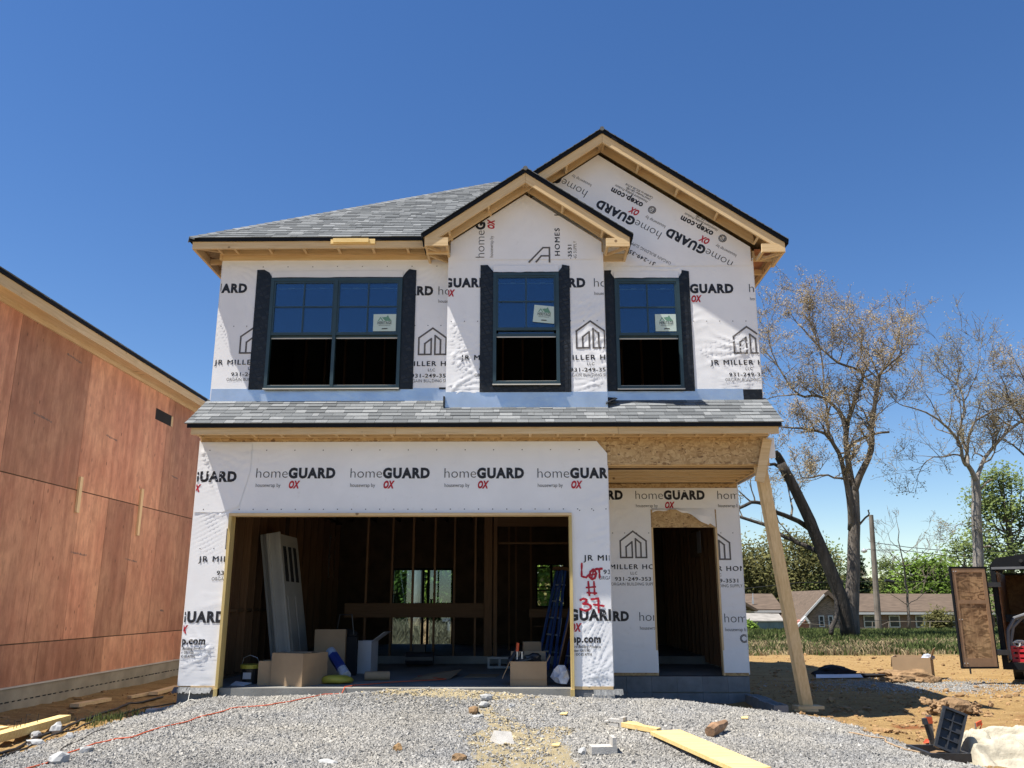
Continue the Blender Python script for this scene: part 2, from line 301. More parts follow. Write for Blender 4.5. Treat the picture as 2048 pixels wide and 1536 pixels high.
M = dict(
    wrap=wrap_mat('housewrap', (.84, .835, .83)), wrap_dull=wrap_mat('housewrap_grey', (.70, .69, .685)),
    ink=pmat('black_ink', (.018, .018, .022), .5, .1), grey_ink=pmat('grey_ink', (.11, .10, .095), .6, .1), red_ink=pmat('red_ink', (.46, .018, .03), .5, .1),
    spray=pmat('red_spray_paint', (.42, .012, .03), .5, .2, 9),
    lx=lumber('lumber_along', 'X'), ly=lumber('lumber_deep', 'Y'), lz=lumber('lumber_upright', 'Z'),
    lr=lumber('lumber_rake_right', 'X', ang=-math.atan(.69)), ll=lumber('lumber_rake_left', 'X', ang=math.atan(.69)),
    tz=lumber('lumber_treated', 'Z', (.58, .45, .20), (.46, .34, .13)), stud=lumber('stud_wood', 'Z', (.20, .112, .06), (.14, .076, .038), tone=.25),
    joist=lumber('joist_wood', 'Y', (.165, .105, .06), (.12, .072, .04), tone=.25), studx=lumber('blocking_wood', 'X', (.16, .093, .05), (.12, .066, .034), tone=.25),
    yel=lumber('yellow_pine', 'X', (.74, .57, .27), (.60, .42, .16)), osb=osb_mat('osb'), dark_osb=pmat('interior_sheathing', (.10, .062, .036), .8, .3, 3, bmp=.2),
    ply=plywood_mat('neighbour_plywood', (.60, .275, .16), (.42, .165, .088), 'Z', 1.1, .6, .27, .55), ply2=plywood_mat('trailer_plywood', (.46, .27, .14), (.10, .036, .013), 'X', 1.3, 1.0, .1, 1.3, (.40, .75)),
    ply3=plywood_mat('trailer_lining', (.33, .17, .08), (.15, .06, .025), 'X', 1.2, .9, .1, 1.5),
    shingle=shingle_mat('asphalt_shingle'), black=pmat('black_drip_edge', (.007, .008, .010), .6, .1, spec=.15), steel=pmat('galvanised_flashing', (.56, .61, .66), .38, .12, 2.0, metal=.9, bmp=.25, bscale=5, bdist=.03),
    tape=tape_mat('flashing_tape'), frame=pmat('dark_green_vinyl', (.018, .040, .046), .38, .15, spec=.6), glass=glass_mat('window_glass'), lite=pmat('bright_rail', (.55, .52, .45), .5, .1),
    sticker=pmat('sticker_paper', (.50, .60, .54), .6, .06), green=pmat('sticker_green', (.13, .27, .19), .6, .1),
    conc=pmat('concrete', (.36, .34, .30), .88, .18, 3, bmp=.3, bscale=60), slab=pmat('slab_concrete', (.23, .225, .205), .8, .25, 1.5, bmp=.2, bscale=40), block=pmat('grey_block', (.19, .195, .20), .9, .2, 6, tone=.2, bmp=.5, bscale=90),
    blockl=pmat('pale_block', (.42, .40, .365), .9, .15, 9, bmp=.5, bscale=90), nfound=pmat('neighbour_block', (.31, .275, .205), .9, .22, 2.5, bmp=.35, bscale=40), foil=pmat('crumpled_foil', (.10, .105, .11), .6, .3, 6, metal=.2, bmp=.5, bscale=18, bdist=.03),
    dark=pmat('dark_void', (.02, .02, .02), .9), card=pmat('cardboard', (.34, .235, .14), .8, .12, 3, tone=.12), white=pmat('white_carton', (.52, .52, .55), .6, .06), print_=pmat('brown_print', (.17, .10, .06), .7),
    door=pmat('primed_door', (.40, .385, .355), .5, .06, tone=.15), yellowp=pmat('yellow_plastic', (.42, .36, .05), .45, .1), blue=pmat('blue_rail', (.035, .075, .24), .4, .2, tone=.2), lbl=pmat('pale_label', (.35, .38, .42), .6),
    plast=pmat('clear_film', (.40, .43, .50), .25, .3, 9, spec=.6), bluepr=pmat('blue_print', (.025, .045, .20), .5), orange=pmat('orange_cord', (.55, .09, .03), .5, .1), blackp=pmat('black_plastic', (.022, .023, .026), .42, .25, 12, spec=.5, bmp=.2),
    rubber=pmat('black_cable', (.02, .02, .02), .5), tarp=pmat('cream_tarp', (.41, .37, .28), .6, .2, 3, bmp=.7, bscale=7, bdist=.04), redp=pmat('red_crate', (.45, .02, .03), .4, .1), hose=pmat('grey_hose', (.12, .125, .135), .45), bone=pmat('white_cord', (.72, .70, .62), .7),
    bark=pmat('grey_bark', (.135, .115, .095), .95, .45, 2.2, bmp=.9, bscale=9, stretch=(3, 3, .6), bdist=.06), twig=pmat('twig_bark', (.19, .155, .115), .95, .3, 3), barkd=pmat('dark_bark', (.055, .047, .040), .95, .45, 2.2, bmp=.9, bscale=9, stretch=(3, 3, .6), bdist=.06), barkl=pmat('pale_bark', (.25, .225, .195), .95, .35, 2.2, bmp=.8, bscale=8, stretch=(3, 3, .6), bdist=.05),
    bud=leaf_mat('tan_buds', (.36, .285, .175), .25, .5), bud2=leaf_mat('olive_buds', (.29, .25, .14), .25, .5), leafo=leaf_mat('olive_leaves', (.13, .125, .05)), leafg=leaf_mat('spring_leaves', (.13, .20, .04)), leafd=leaf_mat('dark_needles', (.045, .065, .028), .3, .15), leafp=leaf_mat('pale_leaves', (.15, .19, .065)),
    grass=leaf_mat('grass_blades', (.10, .125, .045), .4, .3), straw=leaf_mat('dry_grass', (.33, .26, .155), .25, .3),
    brick=brick_mat('red_brown_brick', (.14, .062, .042), (.20, .09, .06), (.22, .19, .16)), brickr=brick_mat('red_brick', (.30, .08, .05), (.36, .11, .065), (.3, .22, .18)), broof=pmat('brown_shingles', (.108, .078, .055), .9, .3, 3, stretch=(.4, 1, 3)), trim=pmat('white_trim', (.52, .51, .49), .5, .05), wglass=pmat('far_window', (.035, .04, .045), .15, .2), shed=pmat('blue_grey_metal', (.16, .205, .23), .5, .2, 2), shedr=pmat('pale_shed_roof', (.27, .25, .22), .7, .2, 2),
    pole=pmat('weathered_pole', (.17, .145, .12), .9, .3, 2), stonem=pmat('gravel_stone', (.255, .25, .238), .9, .16, 1.1, tone=.42, col2=(.315, .295, .255)), rockm=pmat('limestone', (.36, .36, .35), .9, .18, 8, tone=.3, bmp=.5, bscale=25), clay=pmat('clay_clod', (.27, .165, .075), .95, .3, 7, tone=.3, bmp=.8, bscale=22, bdist=.02), clayd=pmat('brown_clod', (.23, .145, .075), .95, .35, 7, tone=.4, bmp=.9, bscale=18, bdist=.03), wood=pmat('bark_wood', (.27, .16, .09), .9, .35, 8, bmp=.6, bscale=20, bdist=.02),
    pink=pmat('pink_paint', (.52, .03, .10), .7, .2, 9), cloth=pmat('black_cloth', (.012, .012, .014), .9), alum=pmat('bright_metal', (.62, .63, .64), .35, .1, metal=.7))

# ------------------------------------------------------------------ ground
def gravel_mask(x, y):
    ed = .35 * (fbm(x * 1.7, y * 1.7, 3, 5) - .5)
    left = -5.05 - .07 * (12.4 - y); right = 4.05 + .10 * (11.5 - y)
    right = np.where(y > 12.2, 4.05 - 1.6 * (y - 12.2), right)
    m = sst(-.12, .12, x - left + ed) * sst(-.12, .12, right - x + ed) * sst(13.3, 12.7, y + ed)
    return m
def sand_mask(x, y):
    n = fbm(x * 2.2, y * 2.2, 4, 9)
    a = 1.15 * np.exp(-((x + 1.0) / 1.35) ** 2 - ((y - 12.15) / .42) ** 2)
    cx = -.12 + .10 * (10.2 - y) - .25 * sst(10.4, 11.6, y); c = 1.1 * np.exp(-((x - cx) / (.58 - .36 * sst(10.0, 10.8, y))) ** 2) * sst(12.2, 11.0, y)
    d = .8 * np.exp(-((x - .35) / .35) ** 2 - ((y - 10.3) / .35) ** 2)
    b = .55 * np.exp(-((x + 2.3) / .5) ** 2 - ((y - 12.1) / .2) ** 2)
    return sst(.36, .62, np.maximum.reduce([a, c, b, d]) * (.55 + .9 * n))
def H(x, y):
    x = np.asarray(x, float); y = np.asarray(y, float)
    z = -.39 + .10 * (fbm(x * .25, y * .25, 3, 1) - .5)
    m = sst(-5.6, -4.1, x) * sst(4.7, 1.6, x)
    n = np.where(y < 12.3, np.clip((y - 8.9) / 3.2, 0, 1), sst(13.0, 12.35, y))
    z = z + .255 * m * n
    z = z + .15 * np.exp(-((x + 1.2) / 1.25) ** 2 - ((y - 12.05) / .45) ** 2)
    z = z - .035 * np.exp(-((x + .12 - .10 * (10.2 - y)) / .45) ** 2) * sst(11.8, 10.8, y)
    z = z - .18 * np.exp(-((x - 2.5) / 1.0) ** 2 - ((y - 13.3) / .55) ** 2)
    z = np.where((y > 12.75) & (x > -4.75) & (x < 3.5) & (y < 22), np.minimum(z, -.40), z)
    z = z - .22 * np.exp(-((x - 4.9) / .55) ** 2 - ((y - 9.75) / .55) ** 2)
    z = z + .06 * np.exp(-((x - 6.6) / 1.0) ** 2 - ((y - 11.9) / .9) ** 2)
    z = z + .05 * sst(26, 33, y) * sst(5, 8, x) - 2.6 * sst(44, 80, y)
    z = z + .25 * sst(24, 30, y) * sst(5, 0, x)
    z = z - .35 * sst(7, 1, y)
    g = gravel_mask(x, y)
    z = z + (1 - g) * .055 * (fbm(x * 3.1, y * 3.1, 4, 3) - .5) + .03 * g * (fbm(x * 1.6, y * 1.6, 3, 4) - .5)
    return z
def Hs(x, y): return float(H(np.array([x]), np.array([y]))[0])
def GP(px, py):
    """where the sight line through a photo pixel meets the ground"""
    d = ray(px, py); Y = np.linspace(5, 70, 6501); X = CAM.x + d.x / d.y * Y; Zr = CAM.z + d.z / d.y * Y
    k = int(np.argmax(Zr < H(X, Y))); return (float(X[k]), float(Y[k]))
def ground():
    xs = np.unique(np.concatenate([-np.geomspace(9, 900, 34)[::-1], np.arange(-9, 9.001, .055), np.geomspace(9, 20, 60), np.geomspace(20, 900, 30)]))
    ys = np.unique(np.concatenate([np.linspace(-60, 6, 18), np.arange(6, 8.8, .2), np.arange(8.8, 15, .05), np.geomspace(15, 32, 120), np.geomspace(32, 1500, 45)]))
    X, Y = np.meshgrid(xs, ys, indexing='ij'); Z = H(X, Y)
    fine = sst(10, 9, abs(X)) * sst(16, 14.5, Y)
    g = gravel_mask(X, Y); s = sand_mask(X, Y)
    Z = Z + fine * ((1 - g) * (.05 * (fbm(X * 7, Y * 9, 4, 6) - .5) + .05 * (fbm(X * 1.1, Y * 5, 3, 16) - .5)) + g * s * .05 * (fbm(X * 7, Y * 7, 3, 8) - .5))
    red = sst(.42, .75, np.exp(-((X - 7.6) / 1.7) ** 2 - ((Y - 11.6) / 1.2) ** 2) * (.6 + .8 * fbm(X * 1.5, Y * 1.5, 3, 12)) + .8 * np.exp(-((X - 4.9) / .35) ** 2 - ((Y - 11.6) / .3) ** 2))
    gp = np.exp(-((X - 7.4) / 1.3) ** 2 - ((Y - 16.9) / 1.1) ** 2) * (.5 + fbm(X * 3, Y * 3, 3, 14)); g2 = sst(.35, .6, gp)
    gr = sst(26.2, 27.6, Y + 1.2 * (fbm(X * .8, Y * .8, 3, 15) - .5)) * sst(3, 5, X) + sst(22.8, 23.5, Y) * sst(5, 3, X)
    m, t, b = new_mat('site_ground'); v = mapping(t, (1, 1, 1)); vs = mapping(t, (.35, 1.6, 1))
    def at(n): return N(t, 'ShaderNodeAttribute', attribute_name=n).outputs['Fac']
    dirt = mixc(t, ramp(t, noise(t, vs, 2.4, 6, .65), [(.3, 0.), (.72, 1.)]), (.28, .175, .068), (.45, .305, .135))
    dirt = mixc(t, ramp(t, noise(t, v, 22, 4, .7), [(.35, 0.), (.75, .55)]), dirt, (.17, .10, .045))
    dirt = mixc(t, at('red'), dirt, mixc(t, noise(t, v, 5, 5), (.17, .058, .024), (.27, .12, .05)))
    sand = mixc(t, ramp(t, noise(t, v, 11, 6, .7), [(.3, 0.), (.7, 1.)]), (.29, .235, .135), (.42, .355, .225))
    vo = N(t, 'ShaderNodeTexVoronoi'); vo.inputs['Scale'].default_value = 75; lk(t, v, vo.inputs['Vector'])
    sp = N(t, 'ShaderNodeSeparateColor'); lk(t, vo.outputs['Color'], sp.inputs[0])
    grav = ramp(t, sp.outputs[0], [(0, (.15, .148, .142)), (.5, (.23, .225, .215)), (1, (.34, .333, .315))])
    gm = N(t, 'ShaderNodeMath', operation='MAXIMUM'); lk(t, at('gravel'), gm.inputs[0]); lk(t, at('patch'), gm.inputs[1])
    c = mixc(t, gm.outputs[0], dirt, grav); c = mixc(t, at('sand'), c, sand)
    c = mixc(t, at('grassy'), c, mixc(t, ramp(t, noise(t, v, .5, 4), [(.4, 0.), (.6, 1.)]), (.075, .105, .03), (.17, .15, .08)))
    lk(t, c, b.inputs['Base Color']); b.inputs['Roughness'].default_value = .95; b.inputs['Specular IOR Level'].default_value = .1
    bump(t, b, noise(t, v, 22, 7, .75), .9, .045)
    o = grid_mesh('ground', np.stack([X, Y, Z], -1).reshape(-1, 3), len(xs), len(ys), m, None, None, dict(gravel=g, sand=s * g, red=red, patch=g2, grassy=gr))
    tag(o, 'tan clay building site with a grey gravel apron and grass beyond', 'ground', kind='structure')
ground()
def stones():
    n = 330000
    x = RNG.uniform(-5.6, 5.0, n); y = 13.2 - 5.2 * RNG.random(n) ** 1.0
    p = gravel_mask(x, y) * (1 - .86 * sand_mask(x, y)) * np.where(y < 8.6, .35, 1)
    ok = (RNG.random(n) < p) & ~((y > 12.38) & (x < 1.3)); x, y = x[ok], y[ok]
    x2 = RNG.normal(7.4, 1.0, 6000); y2 = RNG.normal(16.9, .7, 6000); x = np.concatenate([x, x2]); y = np.concatenate([y, y2]); n = len(x)
    r = RNG.gamma(4, .0020, n) + .0035; z = H(x, y) + r * .25
    O = np.array([[1, 0, 0], [-1, 0, 0], [0, 1, 0], [0, -1, 0], [0, 0, 1], [0, 0, -1]], float)
    TF = np.array([[0, 2, 4], [2, 1, 4], [1, 3, 4], [3, 0, 4], [2, 0, 5], [1, 2, 5], [3, 1, 5], [0, 3, 5]])
    V = O[None] * (1 + .35 * (RNG.random((n, 6, 1)) - .5)) * (r[:, None, None] * np.stack([RNG.uniform(.8, 1.5, n), RNG.uniform(.7, 1.1, n), RNG.uniform(.5, .95, n)], -1)[:, None, :])
    q = RNG.normal(size=(n, 4)); q /= np.linalg.norm(q, axis=1)[:, None]; a, b, c, d = q.T
    Rm = np.stack([np.stack([1 - 2 * (c * c + d * d), 2 * (b * c - a * d), 2 * (b * d + a * c)], -1), np.stack([2 * (b * c + a * d), 1 - 2 * (b * b + d * d), 2 * (c * d - a * b)], -1), np.stack([2 * (b * d - a * c), 2 * (c * d + a * b), 1 - 2 * (b * b + c * c)], -1)], 1)
    V = np.einsum('nij,nkj->nki', Rm, V) + np.stack([x, y, z], -1)[:, None, :]
    F = (TF[None] + (np.arange(n) * 6)[:, None, None]).reshape(-1, 3)
    tone = np.repeat(np.clip(RNG.normal(.5, .22, n) + .5 * (fbm(x * .9, y * 1.6, 4, 90) - .5), 0, 1), 8)
    o = np_obj('gravel', V.reshape(-1, 3), F, M['stonem'], None, None, False, tone); tag(o, 'loose grey crushed stone covering the driveway apron', 'gravel', kind='stuff')
stones()
def clods():
    mb = MB(); rr = random.Random(3)
    for k in range(4600):
        if k < 3300: x = rr.uniform(3.8, 11.5); y = rr.uniform(9, 17)
        elif k < 3700: x = rr.uniform(-9, -5.1); y = rr.uniform(9, 16)
        else: x = rr.uniform(3.8, 14); y = rr.uniform(17, 27)
        if float(gravel_mask(np.array([x]), np.array([y]))[0]) > .4: continue
        s = rr.uniform(.006, .026) * (2.6 if rr.random() < .06 else 1)
        if 4.0 < x < 6 and 9.6 < y < 11.2: s *= 1.6
        mb.rock((x, y, Hs(x, y) + s * .2), s * rr.uniform(.8, 1.7), s, s * .7, k, rr.uniform(.2, .9), 0, .3, rr.uniform(0, 3), 1)
    for k in range(1500):
        y = rr.uniform(9.3, 12.3); x = -.12 + .10 * (10.2 - y) + rr.gauss(0, .35) if k % 2 else rr.gauss(-1.0, .8)
        if k % 2 == 0: y = rr.gauss(12.05, .2)
        if y > 12.36: continue
        s = rr.uniform(.004, .014) * (2 if rr.random() < .06 else 1); mb.rock((x, y, Hs(x, y) + s * .3), s * 1.3, s, s * .7, k, rr.uniform(.4, 1), 1, .3, rr.uniform(0, 3), 1)
    sandc = pmat('pale_sand_clod', (.40, .335, .21), .95, .25, 7, tone=.3)
    tag(mb.build('dirt_clods', [M['clay'], sandc]), 'small crumbs of tan and red clay scattered over the bare ground', 'clods', kind='stuff')
clods()
def blades(name, n, xr, yr, hmin, hmax, mat, label, dens, wd=.012, seed=1):
    r = np.random.default_rng(seed); x = r.uniform(*xr, n); y = yr[0] + (yr[1] - yr[0]) * r.random(n) ** 1.5
    ok = r.random(n) < dens(x, y); x, y = x[ok], y[ok]; n = len(x); z = H(x, y)
    h = r.uniform(hmin, hmax, n) * (.6 + .8 * fbm(x * .6, y * .6, 3, seed)); a = r.uniform(0, 2 * np.pi, n); ln = r.uniform(.15, .55 if mat is not M['straw'] else 1.3, n) * h
    w_ = wd * r.uniform(.6, 1.4, n) * (1 + y / 40)
    dx, dy = np.cos(a), np.sin(a); b = r.uniform(0, 2 * np.pi, n)
    P0 = np.stack([x - dx * w_, y - dy * w_, z - .02], -1); P1 = np.stack([x + dx * w_, y + dy * w_, z - .02], -1)
    mid = np.stack([x + np.cos(b) * ln * .4, y + np.sin(b) * ln * .4, z + h * .62], -1); D = np.stack([dx, dy, 0 * dx], -1) * w_[:, None] * .7
    tip = np.stack([x + np.cos(b) * ln, y + np.sin(b) * ln, z + h], -1)
    V = np.stack([P0, P1, mid + D, mid - D, tip], 1).reshape(-1, 3); k = np.arange(n) * 5
    F = np.concatenate([np.stack([k, k + 1, k + 2], -1), np.stack([k, k + 2, k + 3], -1), np.stack([k + 3, k + 2, k + 4], -1)])
    o = np_obj(name, V, F, mat, None, None, False, np.tile(np.clip(.5 + .9 * (fbm(x * .9, y * .9, 3, seed + 3) - .5) + r.normal(0, .15, n), 0, 1), 3)); tag(o, label, 'grass', kind='stuff')
def gmask(x, y): return sst(26.4, 27.4, y + 1.4 * (fbm(x * .8, y * .8, 3, 15) - .5))
def strawm(x, y): return sst(.34, .48, fbm(x * .33 + 3, y * .33, 3, 22)) * sst(36, 32, y)
blades('grass', 90000, (4.5, 34), (26, 46), .08, .25, M['grass'], 'uneven green grass on the low rise behind the bare clay', lambda x, y: gmask(x, y) * (.9 - .62 * strawm(x, y)), .016, 1)
blades('dry_grass', 50000, (4.5, 34), (26.2, 38), .06, .20, M['straw'], 'matted straw coloured dead grass on the front of the rise', lambda x, y: gmask(x, y) * (.12 + .88 * strawm(x, y)), .012, 2)
blades('rear_grass', 14000, (-7, 4), (23.2, 34), .3, .7, M['straw'], 'tall pale grass seen through the back of the house', lambda x, y: .9 + 0 * x, .014, 4)
blades('weeds', 700, (-5.9, -4.9), (11.2, 12.4), .04, .15, M['grass'], 'sparse green weeds between cables and gravel on the left', lambda x, y: np.exp(-((x + 5.35) / .22) ** 2 - ((y - 11.7) / .4) ** 2), .006, 5)

# ------------------------------------------------------------------ shingle courses
def shingles(mb, O, U, V, Nn, L, Rr, vmax, ex=.145, seed=0):
    O, U, V, Nn = Vector(O), Vector(U).normalized(), Vector(V).normalized(), Vector(Nn).normalized(); rr = random.Random(seed)
    k = 0; v0 = 0.0
    while v0 < vmax - .02:
        v1 = min(v0 + ex + .03, vmax + .01); a0, b0, a1, b1 = L(v0), Rr(v0), L(v1), Rr(v1)
        if b0 - a0 < .05: break
        u = min(a0, a1) - rr.uniform(0, .3); hi = max(b0, b1); last = .5
        while u < hi:
            wd = rr.choice((.10, .15, .19, .23, .28, .33)) * rr.uniform(.9, 1.1); e = u + wd - .004
            l0, r0 = max(u, a0), min(e, b0); l1, r1 = max(u, a1), min(e, b1)
            if r0 > l0 + .005:
                if r1 < l1: l1 = r1 = (l1 + r1) / 2 if l1 > r1 + .3 else max(min(l1, b1), a1)
                tn = rr.choice((.12, .3, .45, .5, .62, .8, .95)); 
                if abs(tn - last) < .1: tn = rr.random()
                last = tn; t0 = .013 + rr.choice((0, 0, .004)) + rr.uniform(0, .001); t1 = .004; jag = rr.uniform(-.004, .004)
                P = lambda q, vv, h: O + U * q + V * vv + Nn * h
                mb.poly([P(l0, v0 + jag, t0), P(r0, v0 + jag, t0), P(r1, v1, t1), P(l1, v1, t1)], tn)
                mb.poly([P(l0, v0 + jag, 0), P(r0, v0 + jag, 0), P(r0, v0 + jag, t0), P(l0, v0 + jag, t0)], tn * .8)
                mb.poly([P(l0, v0 + jag, 0), P(l0, v0 + jag, t0), P(l1, v1, t1), P(l1, v1, 0)], tn * .8)
                mb.poly([P(r0, v0 + jag, t0), P(r0, v0 + jag, 0), P(r1, v1, 0), P(r1, v1, t1)], tn * .8)
            u += wd
        v0 += ex; k += 1

# ------------------------------------------------------------------ house wrap sheets and lettering
def hwrap(x, z, fans, pats):
    x = np.asarray(x, float); z = np.asarray(z, float)
    h = .004 * fbm(x * 1.3, z * 1.3, 3, 31) + .0016 * fbm(x * 9, z * 5, 3, 33)
    cr = sst(.56, .74, fbm(x * .9 + 7, z * .9, 3, 36)); q = fbm(x * 1.1 + z * .7, z * 4.2 - x * 1.4, 3, 37)
    h = h + .007 * cr * (1 - abs(2 * ((q * 4) % 1) - 1)) ** 1.7
    for cx, cz, a0, a1, Rad, n, amp in fans:
        dx, dz = x - cx, z - cz; r = np.hypot(dx, dz); th = np.degrees(np.arctan2(dz, dx)); mid = (a0 + a1) / 2; dl = (th - mid + 180) % 360 - 180; hw = abs(a1 - a0) / 2
        wdw = np.exp(-(r / Rad) ** 2) * sst(hw, hw * .5, abs(dl)) * sst(.0, .10, r)
        ph = np.radians(dl) * n + 2.2 * vnoise(r * 5, dl * .06, 3); h = h + 1.5 * amp * wdw * (1 - abs(np.sin(ph))) ** 1.6
    for cx, cz, rx, rz, ang, lam, amp in pats:
        dx, dz = x - cx, z - cz; ca, sa = math.cos(R(ang)), math.sin(R(ang)); u = dx * ca + dz * sa; v = -dx * sa + dz * ca
        env = np.exp(-(dx / rx) ** 2 - (dz / rz) ** 2); ph = math.pi * v / lam + 3.0 * fbm(u * .9, v * 2.0, 2, 40) + .5 * vnoise(u * 3, v * 3, 41)
        h = h + 1.5 * amp * env * (1 - abs(np.sin(ph))) ** 1.5
    return h
class Wall:
    def __init__(s, Y, fans=(), pats=(), toff=.0082): s.Y = Y; s.fans = fans; s.pats = pats; s.toff = toff; s.holes = []
    def h(s, x, z): return hwrap(x, z, s.fans, s.pats)
    def sheet(s, name, x0, x1, z0, z1, parent, holes=(), cuts=(), step=.03, off=.004, mat='wrap', edge=None):
        xs = np.unique(np.round(np.concatenate([np.linspace(x0, x1, max(2, int((x1 - x0) / step) + 1))] + [np.array([q for q in hl[:2] if x0 < q < x1]) for hl in holes]), 5))
        zs = np.unique(np.round(np.concatenate([np.linspace(z0, z1, max(2, int((z1 - z0) / step) + 1))] + [np.array([q for q in hl[2:] if z0 < q < z1]) for hl in holes]), 5))
        s.holes += list(holes); X, Z = np.meshgrid(xs, zs, indexing='ij'); h = s.h(X, Z); keep = np.ones((len(xs) - 1, len(zs) - 1), bool)
        cx = (xs[:-1] + xs[1:]) / 2; cz = (zs[:-1] + zs[1:]) / 2
        for a, b, c, d in holes: keep &= ~((cx[:, None] > a) & (cx[:, None] < b) & (cz[None] > c) & (cz[None] < d))
        if edge is not None: X, Z = edge(X, Z)
        o = grid_mesh(name, np.stack([X, s.Y - off - h, Z], -1).reshape(-1, 3), len(xs), len(zs), M[mat], parent, keep)
        if cuts:
            bm = bmesh.new(); bm.from_mesh(o.data)
            for co, no in cuts: bmesh.ops.bisect_plane(bm, geom=bm.verts[:] + bm.edges[:] + bm.faces[:], plane_co=(co[0], s.Y, co[1]), plane_no=(no[0], 0, no[1]), clear_outer=True)
            bm.to_mesh(o.data); bm.free()
        return o
def unhole(bm, wall):
    for a, b, c, d in wall.holes:
        X = [v.co.x for v in bm.verts]; Z = [v.co.z for v in bm.verts]
        if not X or min(X) > b or max(X) < a or min(Z) > d or max(Z) < c: continue
        for co, no in (((a, 0, 0), (1, 0, 0)), ((b, 0, 0), (1, 0, 0)), ((0, 0, c), (0, 0, 1)), ((0, 0, d), (0, 0, 1))): bmesh.ops.bisect_plane(bm, geom=bm.verts[:] + bm.edges[:] + bm.faces[:], plane_co=co, plane_no=no)
        kill = [f for f in bm.faces if a < f.calc_center_median().x < b and c < f.calc_center_median().z < d]
        bmesh.ops.delete(bm, geom=kill, context='FACES')
def ink_on(o, *mbs):
    """print belongs to the sheet it is printed on: its faces join that sheet's mesh"""
    for mb, mats in mbs:
        t = mb.mesh('t', mats); k = len(o.data.materials); idx = np.zeros(len(t.polygons), np.int32); t.polygons.foreach_get('material_index', idx); t.polygons.foreach_set('material_index', idx + k)
        bm = bmesh.new(); bm.from_mesh(o.data); bm.from_mesh(t); bm.to_mesh(o.data); bm.free(); bpy.data.meshes.remove(t)
        for m_ in (mats if isinstance(mats, list) else [mats]): o.data.materials.append(m_)
_tc = {}
def glyphs(body, off=0.0, sp=1.0, shear=0.0):
    k = (body, off, sp, shear)
    if k not in _tc:
        c = bpy.data.curves.new('t', 'FONT'); c.body = body; c.offset = off; c.space_character = sp; c.shear = shear; c.dimensions = '2D'; c.fill_mode = 'FRONT'; c.resolution_u = 3
        o = bpy.data.objects.new('t', c); COL.objects.link(o); bpy.context.view_layer.update()
        me = bpy.data.meshes.new_from_object(o.evaluated_get(bpy.context.evaluated_depsgraph_get()))
        _tc[k] = ([(v.co.x, v.co.y) for v in me.vertices], [tuple(p.vertices) for p in me.polygons])
        bpy.data.objects.remove(o); bpy.data.curves.remove(c); bpy.data.meshes.remove(me)
    return _tc[k]
def put(mb, wall, gl, x, z, wd, ht, m=0, rot=0.0, clip=None, cap=.66, cuts=(), lift=0.0):
    """lettering laid on a wall: left end x, baseline z, printed width and cap height in metres"""
    V, F = gl; xs = [p[0] for p in V]; x0, x1 = min(xs), max(xs); sx = wd / (x1 - x0); sz = ht / cap; ca, sa = math.cos(rot), math.sin(rot)
    P = [((p[0] - x0) * sx, p[1] * sz) for p in V]; P = [(x + a * ca - b * sa, z + a * sa + b * ca) for a, b in P]
    bm = bmesh.new(); vs = [bm.verts.new((a, 0, b)) for a, b in P]
    for f in F:
        try: bm.faces.new([vs[i] for i in f])
        except ValueError: pass
    cl = list(cuts)
    if clip: cl += [((clip[0], 0), (-1, 0)), ((clip[1], 0), (1, 0))] + ([((0, clip[2]), (0, -1)), ((0, clip[3]), (0, 1))] if len(clip) > 2 else [])
    for co, no in cl: bmesh.ops.bisect_plane(bm, geom=bm.verts[:] + bm.edges[:] + bm.faces[:], plane_co=(co[0], 0, co[1]), plane_no=(no[0], 0, no[1]), clear_outer=True)
    if bm.verts and ht > .02:
        for ax in (0, 2):
            lo, hi = min(v.co[ax] for v in bm.verts), max(v.co[ax] for v in bm.verts); no = (1, 0, 0) if ax == 0 else (0, 0, 1)
            for q in np.arange(lo + .02, hi, .032): bmesh.ops.bisect_plane(bm, geom=bm.verts[:] + bm.edges[:] + bm.faces[:], plane_co=(q, 0, q), plane_no=no)
    unhole(bm, wall)
    if bm.verts:
        bm.verts.index_update(); Q = np.array([v.co[:] for v in bm.verts]); hh = wall.h(Q[:, 0], Q[:, 2])
        mb.arr([(a[0], wall.Y - wall.toff - lift - float(b), a[2]) for a, b in zip(Q, hh)], [[v.index for v in f.verts] for f in bm.faces], .5, m)
    bm.free()
HOME = glyphs('home', -.014); GUARD = glyphs('GUARD', .056, 1.17); HW = glyphs('housewrap by', .0); OX = glyphs('OX', .058, 1.08, .26)
OXEP = glyphs('oxep.com', .04, 1.1); HGB = glyphs('HomeGuard Building Products', .005, 1.0, .2); LN = glyphs('Listed Number: G811981', .012); CT = glyphs('Certified to: IDC-ES A7318', .012)
JR = glyphs('JR MILLER HOMES', 0.0, 1.22); LLC = glyphs('LLC', .008, 1.15); PH = glyphs('931-249-3531', .018, 1.12); OR_ = glyphs('ORGAIN BUILDING SUPPLY', 0.0, 1.06)
def home_guard(mb, wall, x, z, k=1.0, sub=True, **kw):
    """homeGUARD starts at x with baseline z; inks: 0 black 1 red 2 grey"""
    rot = kw.pop('rot', 0.0); ca, sa = math.cos(rot), math.sin(rot)
    at = lambda a, b: (x + (a * ca - b * sa) * k, z + (a * sa + b * ca) * k)
    put(mb, wall, HOME, *at(0, 0), .462 * k, .138 * k, 0, rot, **kw); put(mb, wall, GUARD, *at(.475, 0), .69 * k, .132 * k, 0, rot, **kw)
    if sub: put(mb, wall, HW, *at(.003, -.135), .365 * k, .052 * k, 2, rot, **kw); put(mb, wall, OX, *at(.49, -.15), .165 * k, .095 * k, 1, rot, **kw)
